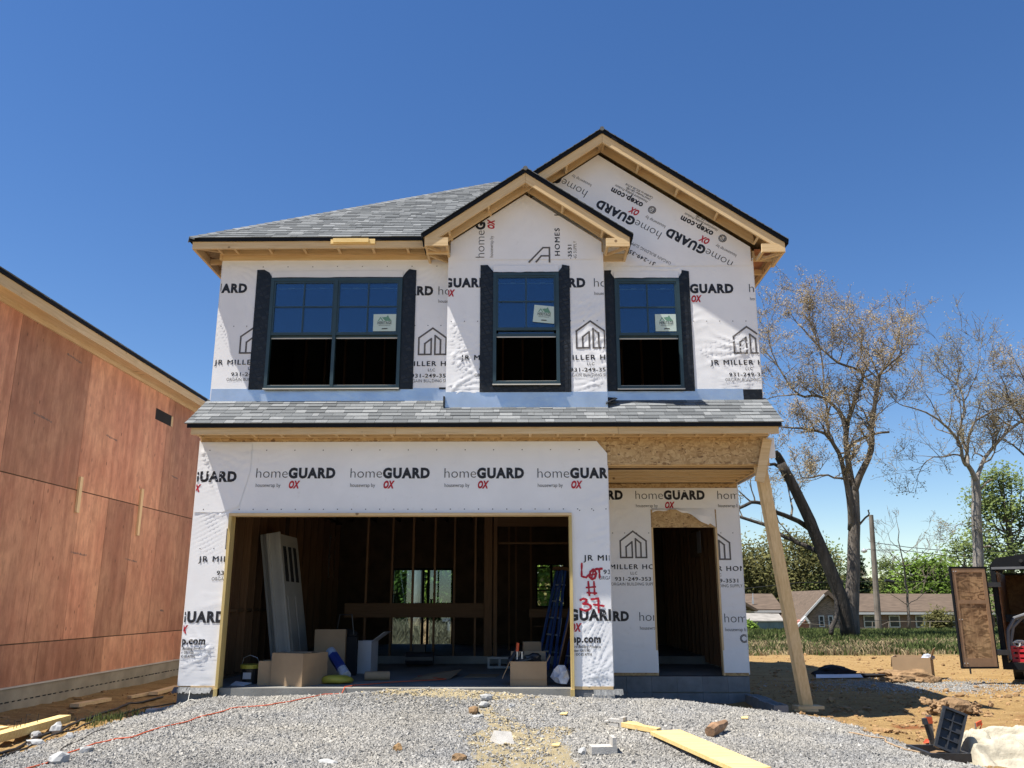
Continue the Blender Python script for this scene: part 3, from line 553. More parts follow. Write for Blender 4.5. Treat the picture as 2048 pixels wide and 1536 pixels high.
def frame_poly(mb, wall, pts, wd, m, clip=None, rot=0, org=(0, 0), closed=True, cuts=(), k=1.0):
    n = len(pts); ca, sa = math.cos(rot), math.sin(rot)
    for i in range(n if closed else n - 1):
        a = Vector(pts[i]); b = Vector(pts[(i + 1) % n]); d = (b - a).normalized(); q = Vector((-d.y, d.x)) * wd / 2; e = d * wd * .45
        V = [(a - e - q), (b + e - q), (b + e + q), (a - e + q)]
        W = [(org[0] + (v.x * ca - v.y * sa) * k, org[1] + (v.x * sa + v.y * ca) * k) for v in V]
        bm = bmesh.new(); bm.faces.new([bm.verts.new((p[0], 0, p[1])) for p in W]); cl = list(cuts)
        if clip: cl += [((clip[0], 0), (-1, 0)), ((clip[1], 0), (1, 0))] + ([((0, clip[2]), (0, -1)), ((0, clip[3]), (0, 1))] if len(clip) > 2 else [])
        bmesh.ops.subdivide_edges(bm, edges=bm.edges[:], cuts=4, use_grid_fill=True)
        for co, no in cl: bmesh.ops.bisect_plane(bm, geom=bm.verts[:] + bm.edges[:] + bm.faces[:], plane_co=(co[0], 0, co[1]), plane_no=(no[0], 0, no[1]), clear_outer=True)
        unhole(bm, wall)
        if bm.verts:
            bm.verts.index_update(); Q = np.array([v.co[:] for v in bm.verts]); hh = wall.h(Q[:, 0], Q[:, 2])
            mb.arr([(a_[0], wall.Y - wall.toff + .0005 - float(b_) - .0004 * i, a_[2]) for a_, b_ in zip(Q, hh)], [[v.index for v in f.verts] for f in bm.faces], .5, m)
        bm.free()
LOGO = ([(-.215, 0), (-.215, .27), (0, .43), (.215, .27), (.215, 0), (.04, 0), (.04, .305), (.125, .235), (.125, 0)], [(-.215, 0), (-.02, 0), (-.02, .255), (-.12, .175), (-.12, 0)])
def jr_block(mb, wall, cx, z, logo=True, text=True, **kw):
    """builder's name block centred on cx, name baseline at z"""
    rot = kw.get('rot', 0.0); ca, sa = math.cos(rot), math.sin(rot); at = lambda a, b: (cx + a * ca - b * sa, z + a * sa + b * ca)
    put(mb, wall, JR, *at(-.60, 0), 1.20, .074, 0, **kw); put(mb, wall, JR, *at(-.594, .003), 1.20, .074, 0, lift=.0006, **kw)
    if text:
        put(mb, wall, LLC, *at(-.06, -.085), .11, .042, 0, **kw); put(mb, wall, PH, *at(-.32, -.185), .64, .056, 0, **kw); put(mb, wall, OR_, *at(-.385, -.262), .77, .046, 2, **kw)
    if logo:
        c2 = dict(clip=kw.get('clip'), cuts=kw.get('cuts', ()))
        for L_, cl in ((LOGO[0], False), (LOGO[1], True)): frame_poly(mb, wall, L_, .026, 2, rot=rot, org=at(0, .19), closed=cl, **c2)
def dots(mb, wall, x0, x1, z, step=.205, holes=()):
    x = x0 + .06
    while x < x1:
        if not any(a < x < b and c < z < d for a, b, c, d in holes):
            hh = float(wall.h(np.array([x]), np.array([z]))[0]); r = .0085
            mb.poly([(x + r * math.cos(t), wall.Y - wall.toff - .0005 - hh, z + r * math.sin(t)) for t in [k * math.pi / 3 for k in range(6)]], .5, 0)
        x += step

# ------------------------------------------------------------------ the house under construction
house = thing('unfinished_house', 'two storey house under construction clad in white printed housewrap with an open garage', 'house', (-.55, 12.4, -.4))
P = house
GY = 12.39; PY = 14.40; UY = 12.75; BY = 12.50
GX0, GX1, HX1 = -4.80, 1.225, 3.60; UX0, UX1 = -4.84, 3.67; BX0, BX1 = -1.172, 1.262; YB = 21.9
OP = (-4.265, .688, -.3, 2.40)
def walls():
    mb = MB()                                                      # garage front sheathing
    mb.box(GX0, OP[0], GY, GY + .10, .005, 3.49); mb.box(OP[1], GX1, GY, GY + .10, .005, 3.49); mb.box(OP[0], OP[1], GY, GY + .10, OP[3], 3.49)
    mb.build('garage_sheathing', M['osb'], P)
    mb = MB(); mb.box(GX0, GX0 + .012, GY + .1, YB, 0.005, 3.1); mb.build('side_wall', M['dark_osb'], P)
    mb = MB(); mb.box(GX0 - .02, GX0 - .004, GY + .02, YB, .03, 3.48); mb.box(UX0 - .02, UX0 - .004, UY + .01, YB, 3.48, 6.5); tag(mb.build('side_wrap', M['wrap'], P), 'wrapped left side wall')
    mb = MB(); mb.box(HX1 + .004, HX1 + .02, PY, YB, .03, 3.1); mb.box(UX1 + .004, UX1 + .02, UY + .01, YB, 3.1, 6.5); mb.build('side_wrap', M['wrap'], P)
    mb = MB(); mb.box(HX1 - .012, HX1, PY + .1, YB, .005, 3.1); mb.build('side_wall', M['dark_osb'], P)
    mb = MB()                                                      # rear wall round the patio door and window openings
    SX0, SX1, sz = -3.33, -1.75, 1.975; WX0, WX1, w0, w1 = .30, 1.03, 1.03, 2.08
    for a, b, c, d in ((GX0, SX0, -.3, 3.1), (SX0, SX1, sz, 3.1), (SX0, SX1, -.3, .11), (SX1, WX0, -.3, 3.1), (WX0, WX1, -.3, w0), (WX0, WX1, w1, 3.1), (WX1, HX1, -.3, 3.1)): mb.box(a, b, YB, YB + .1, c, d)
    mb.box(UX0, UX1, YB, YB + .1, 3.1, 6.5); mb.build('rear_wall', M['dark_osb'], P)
    f = MB()
    for x in (SX0, -2.56, -2.43, SX1 - .06): f.box(x, x + .06, YB - .03, YB + .05, .11, sz)
    f.box(SX0, SX1, YB - .035, YB + .055, .07, .125); f.box(SX0, SX1, YB - .035, YB + .055, sz - .05, sz); pd = f.build('patio_door', M['black'], P)
    g = MB(); g.box(SX0 + .07, -2.57, YB, YB + .006, .13, sz - .05); g.box(-2.36, SX1 - .07, YB + .02, YB + .026, .13, sz - .05); g.build('pane', M['glass'], pd)
    hd = MB(); hd.box(-2.34, -2.29, YB - .07, YB - .04, .98, 1.22); hd.build('handle', M['black'], pd)
    f = MB()
    for x in (WX0, WX1 - .04): f.box(x, x + .04, YB - .03, YB + .05, w0, w1)
    for z in (w0, 1.42, 1.50, 1.97, w1 - .03): f.box(WX0, WX1, YB - .035, YB + .045, z, z + .03)
    f.box(.66, .72, YB - .03, YB + .05, w0, w1); f.build('rear_window', M['black'], P)
    mb = MB(); mb.box(1.19, 1.225, GY + .1, 17.2, .005, 3.1); mb.build('garage_party_wall', M['dark_osb'], P)
    # first floor: sheathing above, floors and ceilings close the shell
    mb = MB(); mb.box(UX0, UX1, UY + .2, YB, 3.33, 3.36); mb.build('upper_floor', M['dark_osb'], P)
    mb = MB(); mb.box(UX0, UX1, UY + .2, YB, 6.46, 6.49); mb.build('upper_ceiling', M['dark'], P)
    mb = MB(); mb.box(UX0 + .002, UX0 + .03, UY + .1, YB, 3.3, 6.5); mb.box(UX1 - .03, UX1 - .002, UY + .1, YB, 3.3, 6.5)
    mb.box(UX0 + .05, UX1 - .05, 17, 17.05, 3.36, 6.46); mb.build('upper_partition', M['dark'], P)  # ceiling and partition near-black: shade of the unlit rooms put into their colour
    mb = MB(); rr = random.Random(4)
    for x in np.arange(UX0 + .3, UX1, .41): mb.box(x, x + .04, 16.9, 16.99, 3.36, 6.46, rr.random())
    mb.build('upper_studs', M['stud'], P)
walls()
WIN = dict(left=(-4.02, -1.92, 4.355, 6.17, UY), mid=(-.462, .558, 4.348, 6.147, BY), right=(1.452, 2.478, 4.333, 6.135, UY))
def holed(mb, x0, x1, z0, z1, y0, y1, hl):
    a, b, c, d = hl; mb.box(x0, a, y0, y1, z0, z1); mb.box(b, x1, y0, y1, z0, z1); mb.box(a, b, y0, y1, z0, c); mb.box(a, b, y0, y1, d, z1)
mb = MB(); holed(mb, UX0, BX0 + .05, 3.9, 6.49, UY, UY + .09, WIN['left'][:4]); holed(mb, BX1 - .05, UX1, 3.9, 6.49, UY, UY + .09, WIN['right'][:4]); mb.prism([(BX1 - .03, UY + .004, 6.49), (UX1, UY + .004, 6.49), (UX1, UY + .004, 6.66), (1.254, UY + .004, 8.32), (-1.1, UY + .004, 6.70), (-1.1, UY + .004, 6.49)], (0, .06, 0)); mb.build('upper_sheathing', M['osb'], P)
mb = MB(); holed(mb, BX0, BX1, 3.9, 6.49, BY, BY + .08, WIN['mid'][:4]); mb.prism([(BX0, BY + .002, 6.49), (BX1, BY + .002, 6.49), (BX1, BY + .002, 6.68), (.045, BY + .002, 7.49), (BX0, BY + .002, 6.68)], (0, .06, 0)); mb.build('bay_sheathing', M['osb'], P)
mb = MB(); mb.box(BX0, BX0 + .02, BY + .08, UY + .02, 3.9, 6.7); mb.box(BX1 - .02, BX1, BY + .08, UY + .02, 3.9, 6.7); mb.build('bay_side', M['wrap'], P)

# --- wrap sheets
WG = Wall(GY, fans=[(-4.79, 3.38, -75, 5, .75, 16, .010), (1.2, 3.2, 165, 235, .5, 14, .006), (-4.30, 2.32, 95, 175, .45, 12, .006), (-4.32, .52, 130, 235, .38, 11, .012), (.92, .10, 20, 100, .45, 12, .010), (1.2, 1.05, 180, 260, .5, 10, .006)],
          pats=[(-4.62, 2.85, .22, .5, -18, .045, .007), (-4.55, 2.2, .25, .5, 28, .06, .005), (-4.55, .45, .3, .28, 6, .055, .010), (.98, .75, .2, .35, 62, .06, .008), (.98, .2, .22, .2, -28, .055, .012), (-1.2, 3.3, 1.6, .12, 2, .05, .003)])
WU = Wall(UY, fans=[(-4.8, 6.47, -80, 0, .9, 15, .009), (-4.3, 6.35, 0, 60, .5, 10, .006), (-1.2, 6.45, 180, 262, .8, 15, .009), (2.62, 6.30, 150, 215, .7, 13, .014), (1.30, 6.42, -70, 0, .5, 12, .010), (3.6, 4.95, 130, 215, .6, 12, .009), (3.55, 4.35, 100, 175, .5, 10, .007), (2.66, 5.0, -70, 20, .7, 10, .006)],
          pats=[(-3.0, 6.35, .9, .10, 6, .06, .009), (-1.45, 5.9, .22, .35, 25, .05, .008), (-1.5, 4.55, .3, .22, 14, .05, .009), (-4.72, 5.4, .2, .5, 60, .05, .006), (1.9, 6.28, .5, .14, -12, .05, .012), (3.2, 5.0, .4, .22, 20, .05, .007), (3.3, 4.42, .35, .10, -8, .05, .008), (3.52, 4.9, .12, .6, 75, .05, .006)])
WB = Wall(BY, fans=[(-1.16, 4.75, -60, 60, .45, 16, .011), (-1.16, 4.30, -50, 60, .5, 14, .010), (-1.16, 5.3, -60, 50, .35, 14, .008), (1.25, 4.4, 120, 230, .5, 14, .008), (1.25, 5.6, 150, 250, .55, 13, .008), (.045, 7.48, 240, 300, .6, 14, .006)],
          pats=[(-1.0, 5.15, .16, .3, 30, .05, .007), (-.85, 4.95, .3, .4, 8, .06, .007), (1.0, 5.55, .28, .3, 48, .07, .007), (1.2, 5.0, .1, .7, 80, .05, .007), (-.6, 6.75, .4, .3, -40, .07, .005), (.9, 6.7, .35, .3, 12, .06, .005)])
WP = Wall(PY, fans=[(1.24, 2.95, -30, 0, .5, 12, .007), (3.58, 2.9, 180, 250, .5, 12, .007), (2.0, .45, 100, 190, .4, 12, .007)], pats=[(2.4, 2.97, 1.1, .08, 2, .05, .006), (1.7, .2, .5, .14, 3, .06, .006), (3.4, .25, .25, .2, -24, .06, .006)])
G_CUT = [((1.05, 3.44), (.55, 1.0)), ((1.205, 3.06), (1.0, .25))]
def ragged(X, Z):
    t = sst(.6, 1.3, X) * sst(2.9, 3.4, Z); return X + .0 * t, Z
wg = WG.sheet('garage_wrap', GX0 - .004, GX1 + .004, .03, 3.455, P, holes=[(OP[0] + .01, OP[1] - .01, -1, OP[3] + .008)], cuts=[((1.08, 3.455), (.75, .62))], step=.026)
wu_l = WU.sheet('upper_wrap', UX0, BX0 + .02, 4.33, 6.50, P, holes=[(WIN['left'][0] - .02, WIN['left'][1] + .02, WIN['left'][2] - .02, WIN['left'][3] + .02)], step=.026)
wu_r = WU.sheet('upper_wrap', BX1 - .02, UX1 + .004, 4.27, 6.44, P, holes=[(WIN['right'][0] - .02, WIN['right'][1] + .02, WIN['right'][2] - .02, WIN['right'][3] + .02)], step=.026)
SLP = .69; GC = [((1.254, 8.335), (SLP, 1)), ((1.254, 8.335), (-SLP, 1))]
WUG = Wall(UY - .004, WU.fans, WU.pats, .0108)
wu_g = WUG.sheet('gable_wrap', -1.15, UX1 - .02, 6.36, 8.34, P, cuts=GC, step=.035, off=.008)
BC = [((.04, 7.50), (SLP, 1)), ((.04, 7.50), (-SLP, 1))]
wb = WB.sheet('bay_wrap', BX0 - .003, BX1 + .003, 4.2, 6.50, P, holes=[(WIN['mid'][0] - .02, WIN['mid'][1] + .02, WIN['mid'][2] - .02, WIN['mid'][3] + .02)], step=.026)
WBG = Wall(BY - .004, WB.fans, WB.pats, .0108)
wbg = WBG.sheet('bay_gable_wrap', BX0 + .03, BX1 - .02, 6.38, 7.52, P, cuts=BC, step=.03, off=.008)
DO = (2.13, 3.225, -1, 2.66)
wp = WP.sheet('porch_wrap', GX1 - .02, HX1, .06, 3.02, P, holes=[DO], step=.03)
mb = MB(); mb.box(GX1 - .03, DO[0], PY, PY + .1, .01, 3.1); mb.box(DO[1], HX1, PY, PY + .1, .01, 3.1); mb.box(DO[0], DO[1], PY, PY + .1, 2.365, 3.1); mb.build('porch_sheathing', M['osb'], P)
INK = [M['ink'], M['red_ink'], M['grey_ink']]
# garage print
mb = MB(); gc = (GX0 + .005, GX1 - .003)
for k, xp in enumerate((512.5, 701, 889, 1075)):
    x, z = XZ(xp, 955.8, GY); home_guard(mb, WG, x, z, clip=gc)

x, z = XZ(397, 1123.7, GY); jr_block(mb, WG, x + .60, z, clip=(GX0 + .1, OP[0] - .01)); 
x, z = XZ(1251, 1121.5, GY); jr_block(mb, WG, x, z, clip=(OP[1] + .02, GX1 - .004), logo=False)
for xp, zp, cl in ((1236, 1240, (OP[1] + .01, GX1 - .004)), (450, 1244, (GX0 + .006, OP[0] - .01))):
    x, z = XZ(xp, zp, GY); x0 = x - 1.165
    home_guard(mb, WG, x0, z, clip=cl)
    xo = x0 + .365; put(mb, WG, OXEP, xo, z - .30, .55, .092, 0, clip=cl); put(mb, WG, HGB, xo, z - .375, .55, .04, 0, clip=cl); put(mb, WG, LN, xo, z - .425, .40, .03, 0, clip=cl); put(mb, WG, CT, xo, z - .475, .42, .03, 0, clip=cl)
ink_on(wg, (mb, INK))
mb = MB()
for z in (3.33, 2.46): dots(mb, WG, -4.2 if z < 3 else -4.7, 1.2, z, .205 if z < 3 else .42)
dots(mb, WG, -4.72, -4.3, 2.46, .2); dots(mb, WG, -4.72, -4.3, 1.9, .2); dots(mb, WG, .75, 1.2, 2.44, .2)
ink_on(wg, (mb, M['ink']))
WL = Wall(GY - .009, [(-4.79, 3.36, -80, 5, .8, 15, .010), (-4.0, 3.3, 170, 250, .5, 12, .006)], [(-4.5, 3.0, .35, .4, 20, .06, .006)], .0068)
wl_ = WL.sheet('wrap_lap', GX0 - .002, -4.02, 2.42, 3.435, wg, cuts=[((-4.10, 2.7), (1, -.25)), ((-4.3, 2.45), (.35, -1))], step=.028); mb = MB(); x, z = XZ(397, 963, GY); home_guard(mb, WL, x - .60, z, clip=(GX0 + .005, -4.1)); ink_on(wl_, (mb, INK))
# red sprayed lot number
mb = MB()
def spray(pts, rad):
    Q = [XZ(x, y, GY) for x, y in pts]; out = []
    for i in range(len(Q) - 1):
        for t in np.linspace(0, 1, 8, endpoint=False): out.append((Q[i][0] * (1 - t) + Q[i + 1][0] * t, Q[i][1] * (1 - t) + Q[i + 1][1] * t))
    out.append(Q[-1]); hh = WG.h(np.array([p[0] for p in out]), np.array([p[1] for p in out]))
    for i in range(len(out) - 1):
        a, b = Vector(out[i]), Vector(out[i + 1]); d = (b - a)
        if d.length < 1e-6: continue
        d.normalize(); n_ = Vector((-d.y, d.x)) * rad * (1 + .25 * math.sin(i * 1.3)); e = d * rad * .6; y0 = GY - .0098 - float(hh[i]) - .00015 * (i % 7); y1 = GY - .0098 - float(hh[i + 1]) - .00015 * (i % 7)
        mb.poly([((a - e - n_).x, y0, (a - e - n_).y), ((b + e - n_).x, y1, (b + e - n_).y), ((b + e + n_).x, y1, (b + e + n_).y), ((a - e + n_).x, y0, (a - e + n_).y)])
Z6 = lambda x, y: (1140 + x / 5.12, 860 + y / 5.12)
spray([Z6(120, 1365), Z6(118, 1500), Z6(165, 1510), Z6(195, 1480)], .012)
spray([Z6(240, 1425), Z6(205, 1455), Z6(200, 1505), Z6(225, 1530), Z6(255, 1515), Z6(268, 1470), Z6(245, 1425)], .013); spray([Z6(215, 1485), Z6(262, 1475)], .010); spray([Z6(243, 1430), Z6(218, 1525)], .009)
spray([Z6(262, 1425), Z6(328, 1420)], .014); spray([Z6(298, 1425), Z6(303, 1515)], .012)
Z4 = lambda x, y: (1140 + x / 2.4768, 820 + y / 2.4774)
spray([Z4(90, 850), Z4(96, 920)], .012); spray([Z4(118, 850), Z4(122, 915)], .011); spray([Z4(80, 880), Z4(126, 876)], .011); spray([Z4(84, 905), Z4(132, 908)], .012)
Z4b = lambda x, y: (1100 + x / 6.4, 1180 + y / 6.4)
spray([Z4b(385, 130), Z4b(430, 110), Z4b(468, 125), Z4b(462, 155), Z4b(420, 180), Z4b(480, 180), Z4b(525, 205), Z4b(515, 240), Z4b(460, 268), Z4b(380, 240)], .013)
spray([Z4b(525, 120), Z4b(620, 108), Z4b(618, 180), Z4b(622, 290)], .013); spray([Z4b(555, 185), Z4b(690, 205)], .012)
ink_on(wg, (mb, M['spray']))
# upper left print
mb = MB(); cl = (UX0 + .004, BX0 - .005); x, z = XZ(494, 585, UY); home_guard(mb, WU, x - 1.165, z, clip=cl)
x, z = XZ(877, 590, UY); home_guard(mb, WU, x, z, clip=cl); home_guard(mb, WU, x - 1.25, z, clip=cl)
x, z = XZ(505, 729.5, UY); jr_block(mb, WU, x, z, clip=cl); x, z = XZ(864, 732.5, UY); jr_block(mb, WU, x, z, clip=cl)
dots(mb, WU, UX0, BX0, 5.38, .205); dots(mb, WU, UX0 + .6, BX0, 6.38, .4)
ink_on(wu_l, (mb, INK))
mb = MB(); cl = (BX1 + .005, UX1 - .005); x, z = XZ(1467, 585.5, UY); home_guard(mb, WU, x - 1.165, z, clip=cl); x, z = XZ(1498.5, 585, UY); home_guard(mb, WU, x, z, clip=cl)
x, z = XZ(1498, 730, UY); jr_block(mb, WU, x, z, clip=cl); dots(mb, WU, 2.62, UX1, 5.43, .205); ink_on(wu_r, (mb, INK))
# bay print
mb = MB(); cl = (BX0 + .004, BX1 - .004); x, z = XZ(961, 574, BY); home_guard(mb, WB, x - 1.05, z, clip=cl); x, z = XZ(1188, 574, BY); home_guard(mb, WB, x, z, clip=cl); home_guard(mb, WB, x - 1.3, z, clip=cl)
x, z = XZ(1000, 720.5, BY); jr_block(mb, WB, x, z, clip=cl); x, z = XZ(1182, 720, BY); jr_block(mb, WB, x, z, clip=cl); dots(mb, WB, BX0, BX1, 5.36, .205); ink_on(wb, (mb, INK))
mb = MB(); kw = dict(rot=R(90), cuts=BC + [((0, 6.39), (0, -1))]); x, z = XZ(969, 516, BY); home_guard(mb, WBG, x, z, **kw)
x, z = XZ(1119, 458, BY); jr_block(mb, WBG, x, z - .6, logo=False, **kw); jr_block(mb, WBG, x, XZ(1119, 434, BY)[1] + .6, logo=False, **kw)
x, z = XZ(1099, 522, BY)
frame_poly(mb, WBG, [(-.32, -.02), (-.10, .22), (.0, .22), (.0, -.02)], .026, 2, org=(x, z), closed=False); frame_poly(mb, WBG, [(-.21, -.02), (-.13, .08), (0, .08)], .026, 2, org=(x, z), closed=False)
ink_on(wbg, (mb, INK))
# right gable print, laid slantwise and upside down
mb = MB(); ra = R(180 - 30.5)
for hx, hy in ((1324, 466), (1466, 524)):
    x, z = XZ(hx, hy, UY); cu = GC + [((0, 6.37), (0, -1)), ((UX1 - .03, 0), (1, 0))]; home_guard(mb, WUG, x, z, rot=ra, cuts=cu); ca, sa = math.cos(ra), math.sin(ra); at = lambda a, b: (x + a * ca - b * sa, z + a * sa + b * ca)
    for g_, a, b, wd, ht in ((OXEP, .50, -.30, .58, .095), (HGB, .46, -.375, .6, .04), (LN, .44, -.43, .44, .034), (CT, .42, -.48, .5, .034)): put(mb, WUG, g_, *at(a, b), wd, ht, 0, ra, cuts=cu)
    for r_ in (.062, .045): frame_poly(mb, WUG, [(r_ * math.cos(t), r_ * math.sin(t)) for t in np.linspace(0, 2 * math.pi, 12, endpoint=False)], .010, 0, org=at(.33, -.27), rot=ra, cuts=cu)
    put(mb, WUG, glyphs('ETL', .03), *at(.295, -.29), .07, .04, 0, ra, cuts=cu)
x, z = XZ(1176, 383, UY); home_guard(mb, WUG, x - .0, z, rot=ra, cuts=GC + [((0, 6.37), (0, -1))])
x, z = XZ(1330, 528, UY); put(mb, WUG, OR_, x + .1, z + .02, .78, .05, 2, ra, cuts=[((0, 6.37), (0, -1))]); put(mb, WUG, PH, x - .10, z - .02, .62, .062, 0, ra, cuts=[((0, 6.37), (0, -1))])
ink_on(wu_g, (mb, INK))
# porch print
mb = MB(); cl = (GX1 + .002, HX1 - .004)
def porch(fn, wall, *a, **k):
    fn(mb, wall, *a, clip=(GX1 + .002, DO[0] - .004), **k); fn(mb, wall, *a, clip=(DO[1] + .004, HX1 - .004), **k)
for xp in (1107.5, 1271, 1435):
    x, z = XZ(xp, 998.5, PY); home_guard(mb, WP, x, z, clip=(GX1 + .002, HX1 - .004, 2.665, 4)); porch(home_guard, WP, x, z - .0)
x, z = XZ(1268, 1138.5, PY); porch(jr_block, WP, x, z); x, z = XZ(1436, 1142, PY); porch(jr_block, WP, x, z)
for xp, yp in ((1115, 1241), (1279, 1242), (1449, 1245)):
    x, z = XZ(xp, yp, PY); porch(home_guard, WP, x, z)
for zz in (2.27, .32): dots(mb, WP, GX1, DO[0], zz, .2); dots(mb, WP, DO[1], HX1, zz, .2)
x, z = XZ(1488, 1277, PY)
for r_ in (.062, .045): frame_poly(mb, WP, [(r_ * math.cos(t), r_ * math.sin(t)) for t in np.linspace(0, 2 * math.pi, 12, endpoint=False)], .010, 0, org=(x, z), clip=cl)
ink_on(wp, (mb, INK))
# folded wrap skirts at the porch wall foot
for a, b in ((GX1 + .01, DO[0] + .03), (DO[1] - .02, HX1 + .005)):
    ws = Wall(PY - .016, [((a + b) / 2, .2, 0, 360, .3, 9, .005)], [((a + b) / 2, .2, .4, .2, 8, .06, .007)]); ws.sheet('wrap_skirt', a, b, .055, .40, P, step=.03)

# --- roofs
SLU = .722
def roofs():
    bk = M['black']
    # pent roof between the storeys
    X0, X1, Y0, Y1, z0 = -4.90, 3.735, 11.985, 12.80, 3.652; sl = .667; z1 = z0 + sl * (Y1 - Y0)
    mb = MB(); mb.prism([(X0 + .03, Y0 + .03, z0 - .035), (X0 + .03, Y1, z1 - .055), (X0 + .03, Y1, z1 - .004), (X0 + .03, Y0 + .03, z0 + .014)], (X1 - X0 - .06, 0, 0)); pr = mb.build('pent_roof', M['osb'], P)
    s_ = MB(); V = Vector((0, 1, sl)); L = (Y1 - Y0) * V.length
    shingles(s_, (0, Y0, z0), (1, 0, 0), V, (0, -sl, 1), lambda v: X0, lambda v: X1, L, .132, 5); s_.build('shingle_courses', M['shingle'], pr)
    d = MB(); d.box(X0 + .035, X1 - .035, Y0 + .008, Y0 + .028, z0 - .055, z0 + .004); d.box(X0 + .03, X0 + .05, Y0 + .03, Y0 + .04, z0 - .05, z0); d.build('drip_edge', bk, pr)
    f = MB(); f.box(-4.815, -1.85, 12.03, 12.068, 3.505, 3.632, .45); f.box(-1.846, 1.36, 12.031, 12.069, 3.503, 3.631, .6); f.box(1.364, 3.665, 12.03, 12.068, 3.498, 3.63, .4); f.build('fascia', M['lx'], P)
    f = MB(); f.box(-4.80, 3.60, 12.33, 12.368, 3.512, 3.60, .45); f.build('ledger', M['lx'], P)
    f = MB(); f.box(-4.80, 3.62, 12.068, 12.10, 3.506, 3.54, .75); f.build('soffit_nailer', M['lx'], P)
    for i, x in enumerate(np.arange(-4.78, 3.66, .405)):
        f = MB(); f.box(x, x + .038, 12.10, 12.33, 3.515, 3.60, .3 + .4 * ((i * 7) % 5) / 5); f.build('lookout', M['ly'], P)
    f = MB(); f.box(-4.79, HX1, GY - .016, GY - .004, 3.462, 3.515); f.box(GX1, HX1, GY, GY + .035, 3.40, 3.60); f.build('osb_strip', M['osb'], P)
    f = MB(); f.box(-4.9, 3.7, 12.8, 12.86, 3.1, 4.0); f.box(GX0, HX1, 12.5, 12.8, 3.56, 3.58); f.build('upper_rim', M['dark_osb'], P)
    # main hip roof
    zE = 6.715; x0, x1, y0 = -5.262, 4.15, 12.345; hw = (x1 - x0) / 2; zr = zE + SLU * hw; xm = (x0 + x1) / 2; yb = YB + .4
    mb = MB(); t = .04
    xv, yv = -1.46, y0 + 2.56; zv = zE + SLU * 2.56
    for dz in (t, .005):
        mb.poly([(x0 + .02, y0 + .02, zE - dz), (xv, y0 + .02, zE - dz), (1.29, yv, zv - dz), (x1 - 2.56, yv, zv - dz), (xm, y0 + hw, zr - dz)])
        mb.poly([(x0 + .02, y0 + .02, zE - dz), (xm, y0 + hw, zr - dz), (xm, yb, zr - dz), (x0 + .02, yb, zE - dz)])
    mb.poly([(x1 - .02, y0 + 2.6, zE - t), (x1 - 2.6, y0 + 2.6, zE + SLU * 2.6 - t), (xm, y0 + hw, zr - t), (xm, yb, zr - t), (x1 - .02, yb, zE - t)]); mb.poly([(x0, yb, zE - t), (x1, yb, zE - t), (xm, yb, zr - t)])
    hr = mb.build('hip_roof', M['osb'], P); c = math.sqrt(1 + SLU * SLU); s_ = MB()
    shingles(s_, (0, y0, zE), (1, 0, 0), (0, 1, SLU), (0, -SLU, 1), lambda v: x0 + v / c, lambda v: (-1.44 + SLU / SLP * v / c) if v / c < 2.54 else x1 - v / c, hw * c, .145, 8)
    shingles(s_, (x0, 0, zE), (0, 1, 0), (1, 0, SLU), (-SLU, 0, 1), lambda v: y0 + v / c, lambda v: yb, hw * c, .145, 9)
    shingles(s_, (x1, 0, zE - .03), (0, 1, 0), (-1, 0, SLU), (SLU, 0, 1), lambda v: y0 + 2.9 + v / c, lambda v: yb, hw * c, .145, 10)
    s_.build('shingle_courses', M['shingle'], hr)
    cp = MB(); rr = random.Random(3); n = 48
    for k in range(n):                                             # hip cap shingles
        a, b = k / n, (k + 1.25) / n; p = Vector((x0 + hw * a, y0 + hw * a, zE + SLU * hw * a)); q = Vector((x0 + hw * b, y0 + hw * b, zE + SLU * hw * b)); up = .030
        for sx, sy in ((1, -.55), (-.55, 1)):
            off = Vector((sx, sy, 0)).normalized() * .13 - Vector((0, 0, .055)); tn = rr.random()
            cp.poly([p + Vector((0, 0, up)), q + Vector((0, 0, up - .012)), q + off + Vector((0, 0, up - .012)), p + off + Vector((0, 0, up))], tn); cp.poly([p, p + Vector((0, 0, up)), p + off + Vector((0, 0, up)), p + off], tn * .6)
    cp.build('hip_cap', M['shingle'], hr)
    d = MB(); d.box(x0 + .01, -1.45, y0 + .004, y0 + .022, zE - .055, zE + .002); d.box(x0 + .008, x0 + .024, y0 + .02, yb, zE - .055, zE + .002); d.build('drip_edge', bk, hr)
    f = MB(); f.box(x0 + .055, -1.50, 12.37, 12.408, 6.542, 6.668, .5); f.box(x0 + .053, x0 + .091, 12.408, yb, 6.54, 6.667, .55); f.build('fascia', M['lx'], P)
    f = MB(); f.box(UX0 - .04, BX0, 12.69, 12.728, 6.575, 6.668, .4); f.box(UX0 - .04, BX0, 12.715, 12.752, 6.492, 6.572, .55); f.box(UX0 - .045, UX0 - .007, 12.70, yb, 6.50, 6.66, .5); f.build('ledger', M['lx'], P)
    f = MB(); f.box(UX0 + .02, BX0, 12.745, 12.80, 6.49, 6.70, .35); f.build('top_plate', M['lx'], P)
    for i, x in enumerate((-4.86, -4.6, -4.05, -3.5, -2.95, -2.4, -1.85)):
        f = MB(); f.box(x, x + .038, 12.41, 12.69, 6.585, 6.66, .4 + .05 * i); f.build('lookout', M['ly'], P)
    for i, y in enumerate((13.05, 13.5, 14.0, 14.6, 15.2)):
        f = MB(); f.box(x0 + .092, UX0 - .046, y, y + .038, 6.56, 6.65, .5); f.build('lookout', M['lx'], P)
    f = MB(); f.beam((x0 + .09, 12.41, 6.61), (UX0 + .03, 12.72, 6.66), .04, .10, tone=.3); f.build('corner_rafter', M['lx'], P)
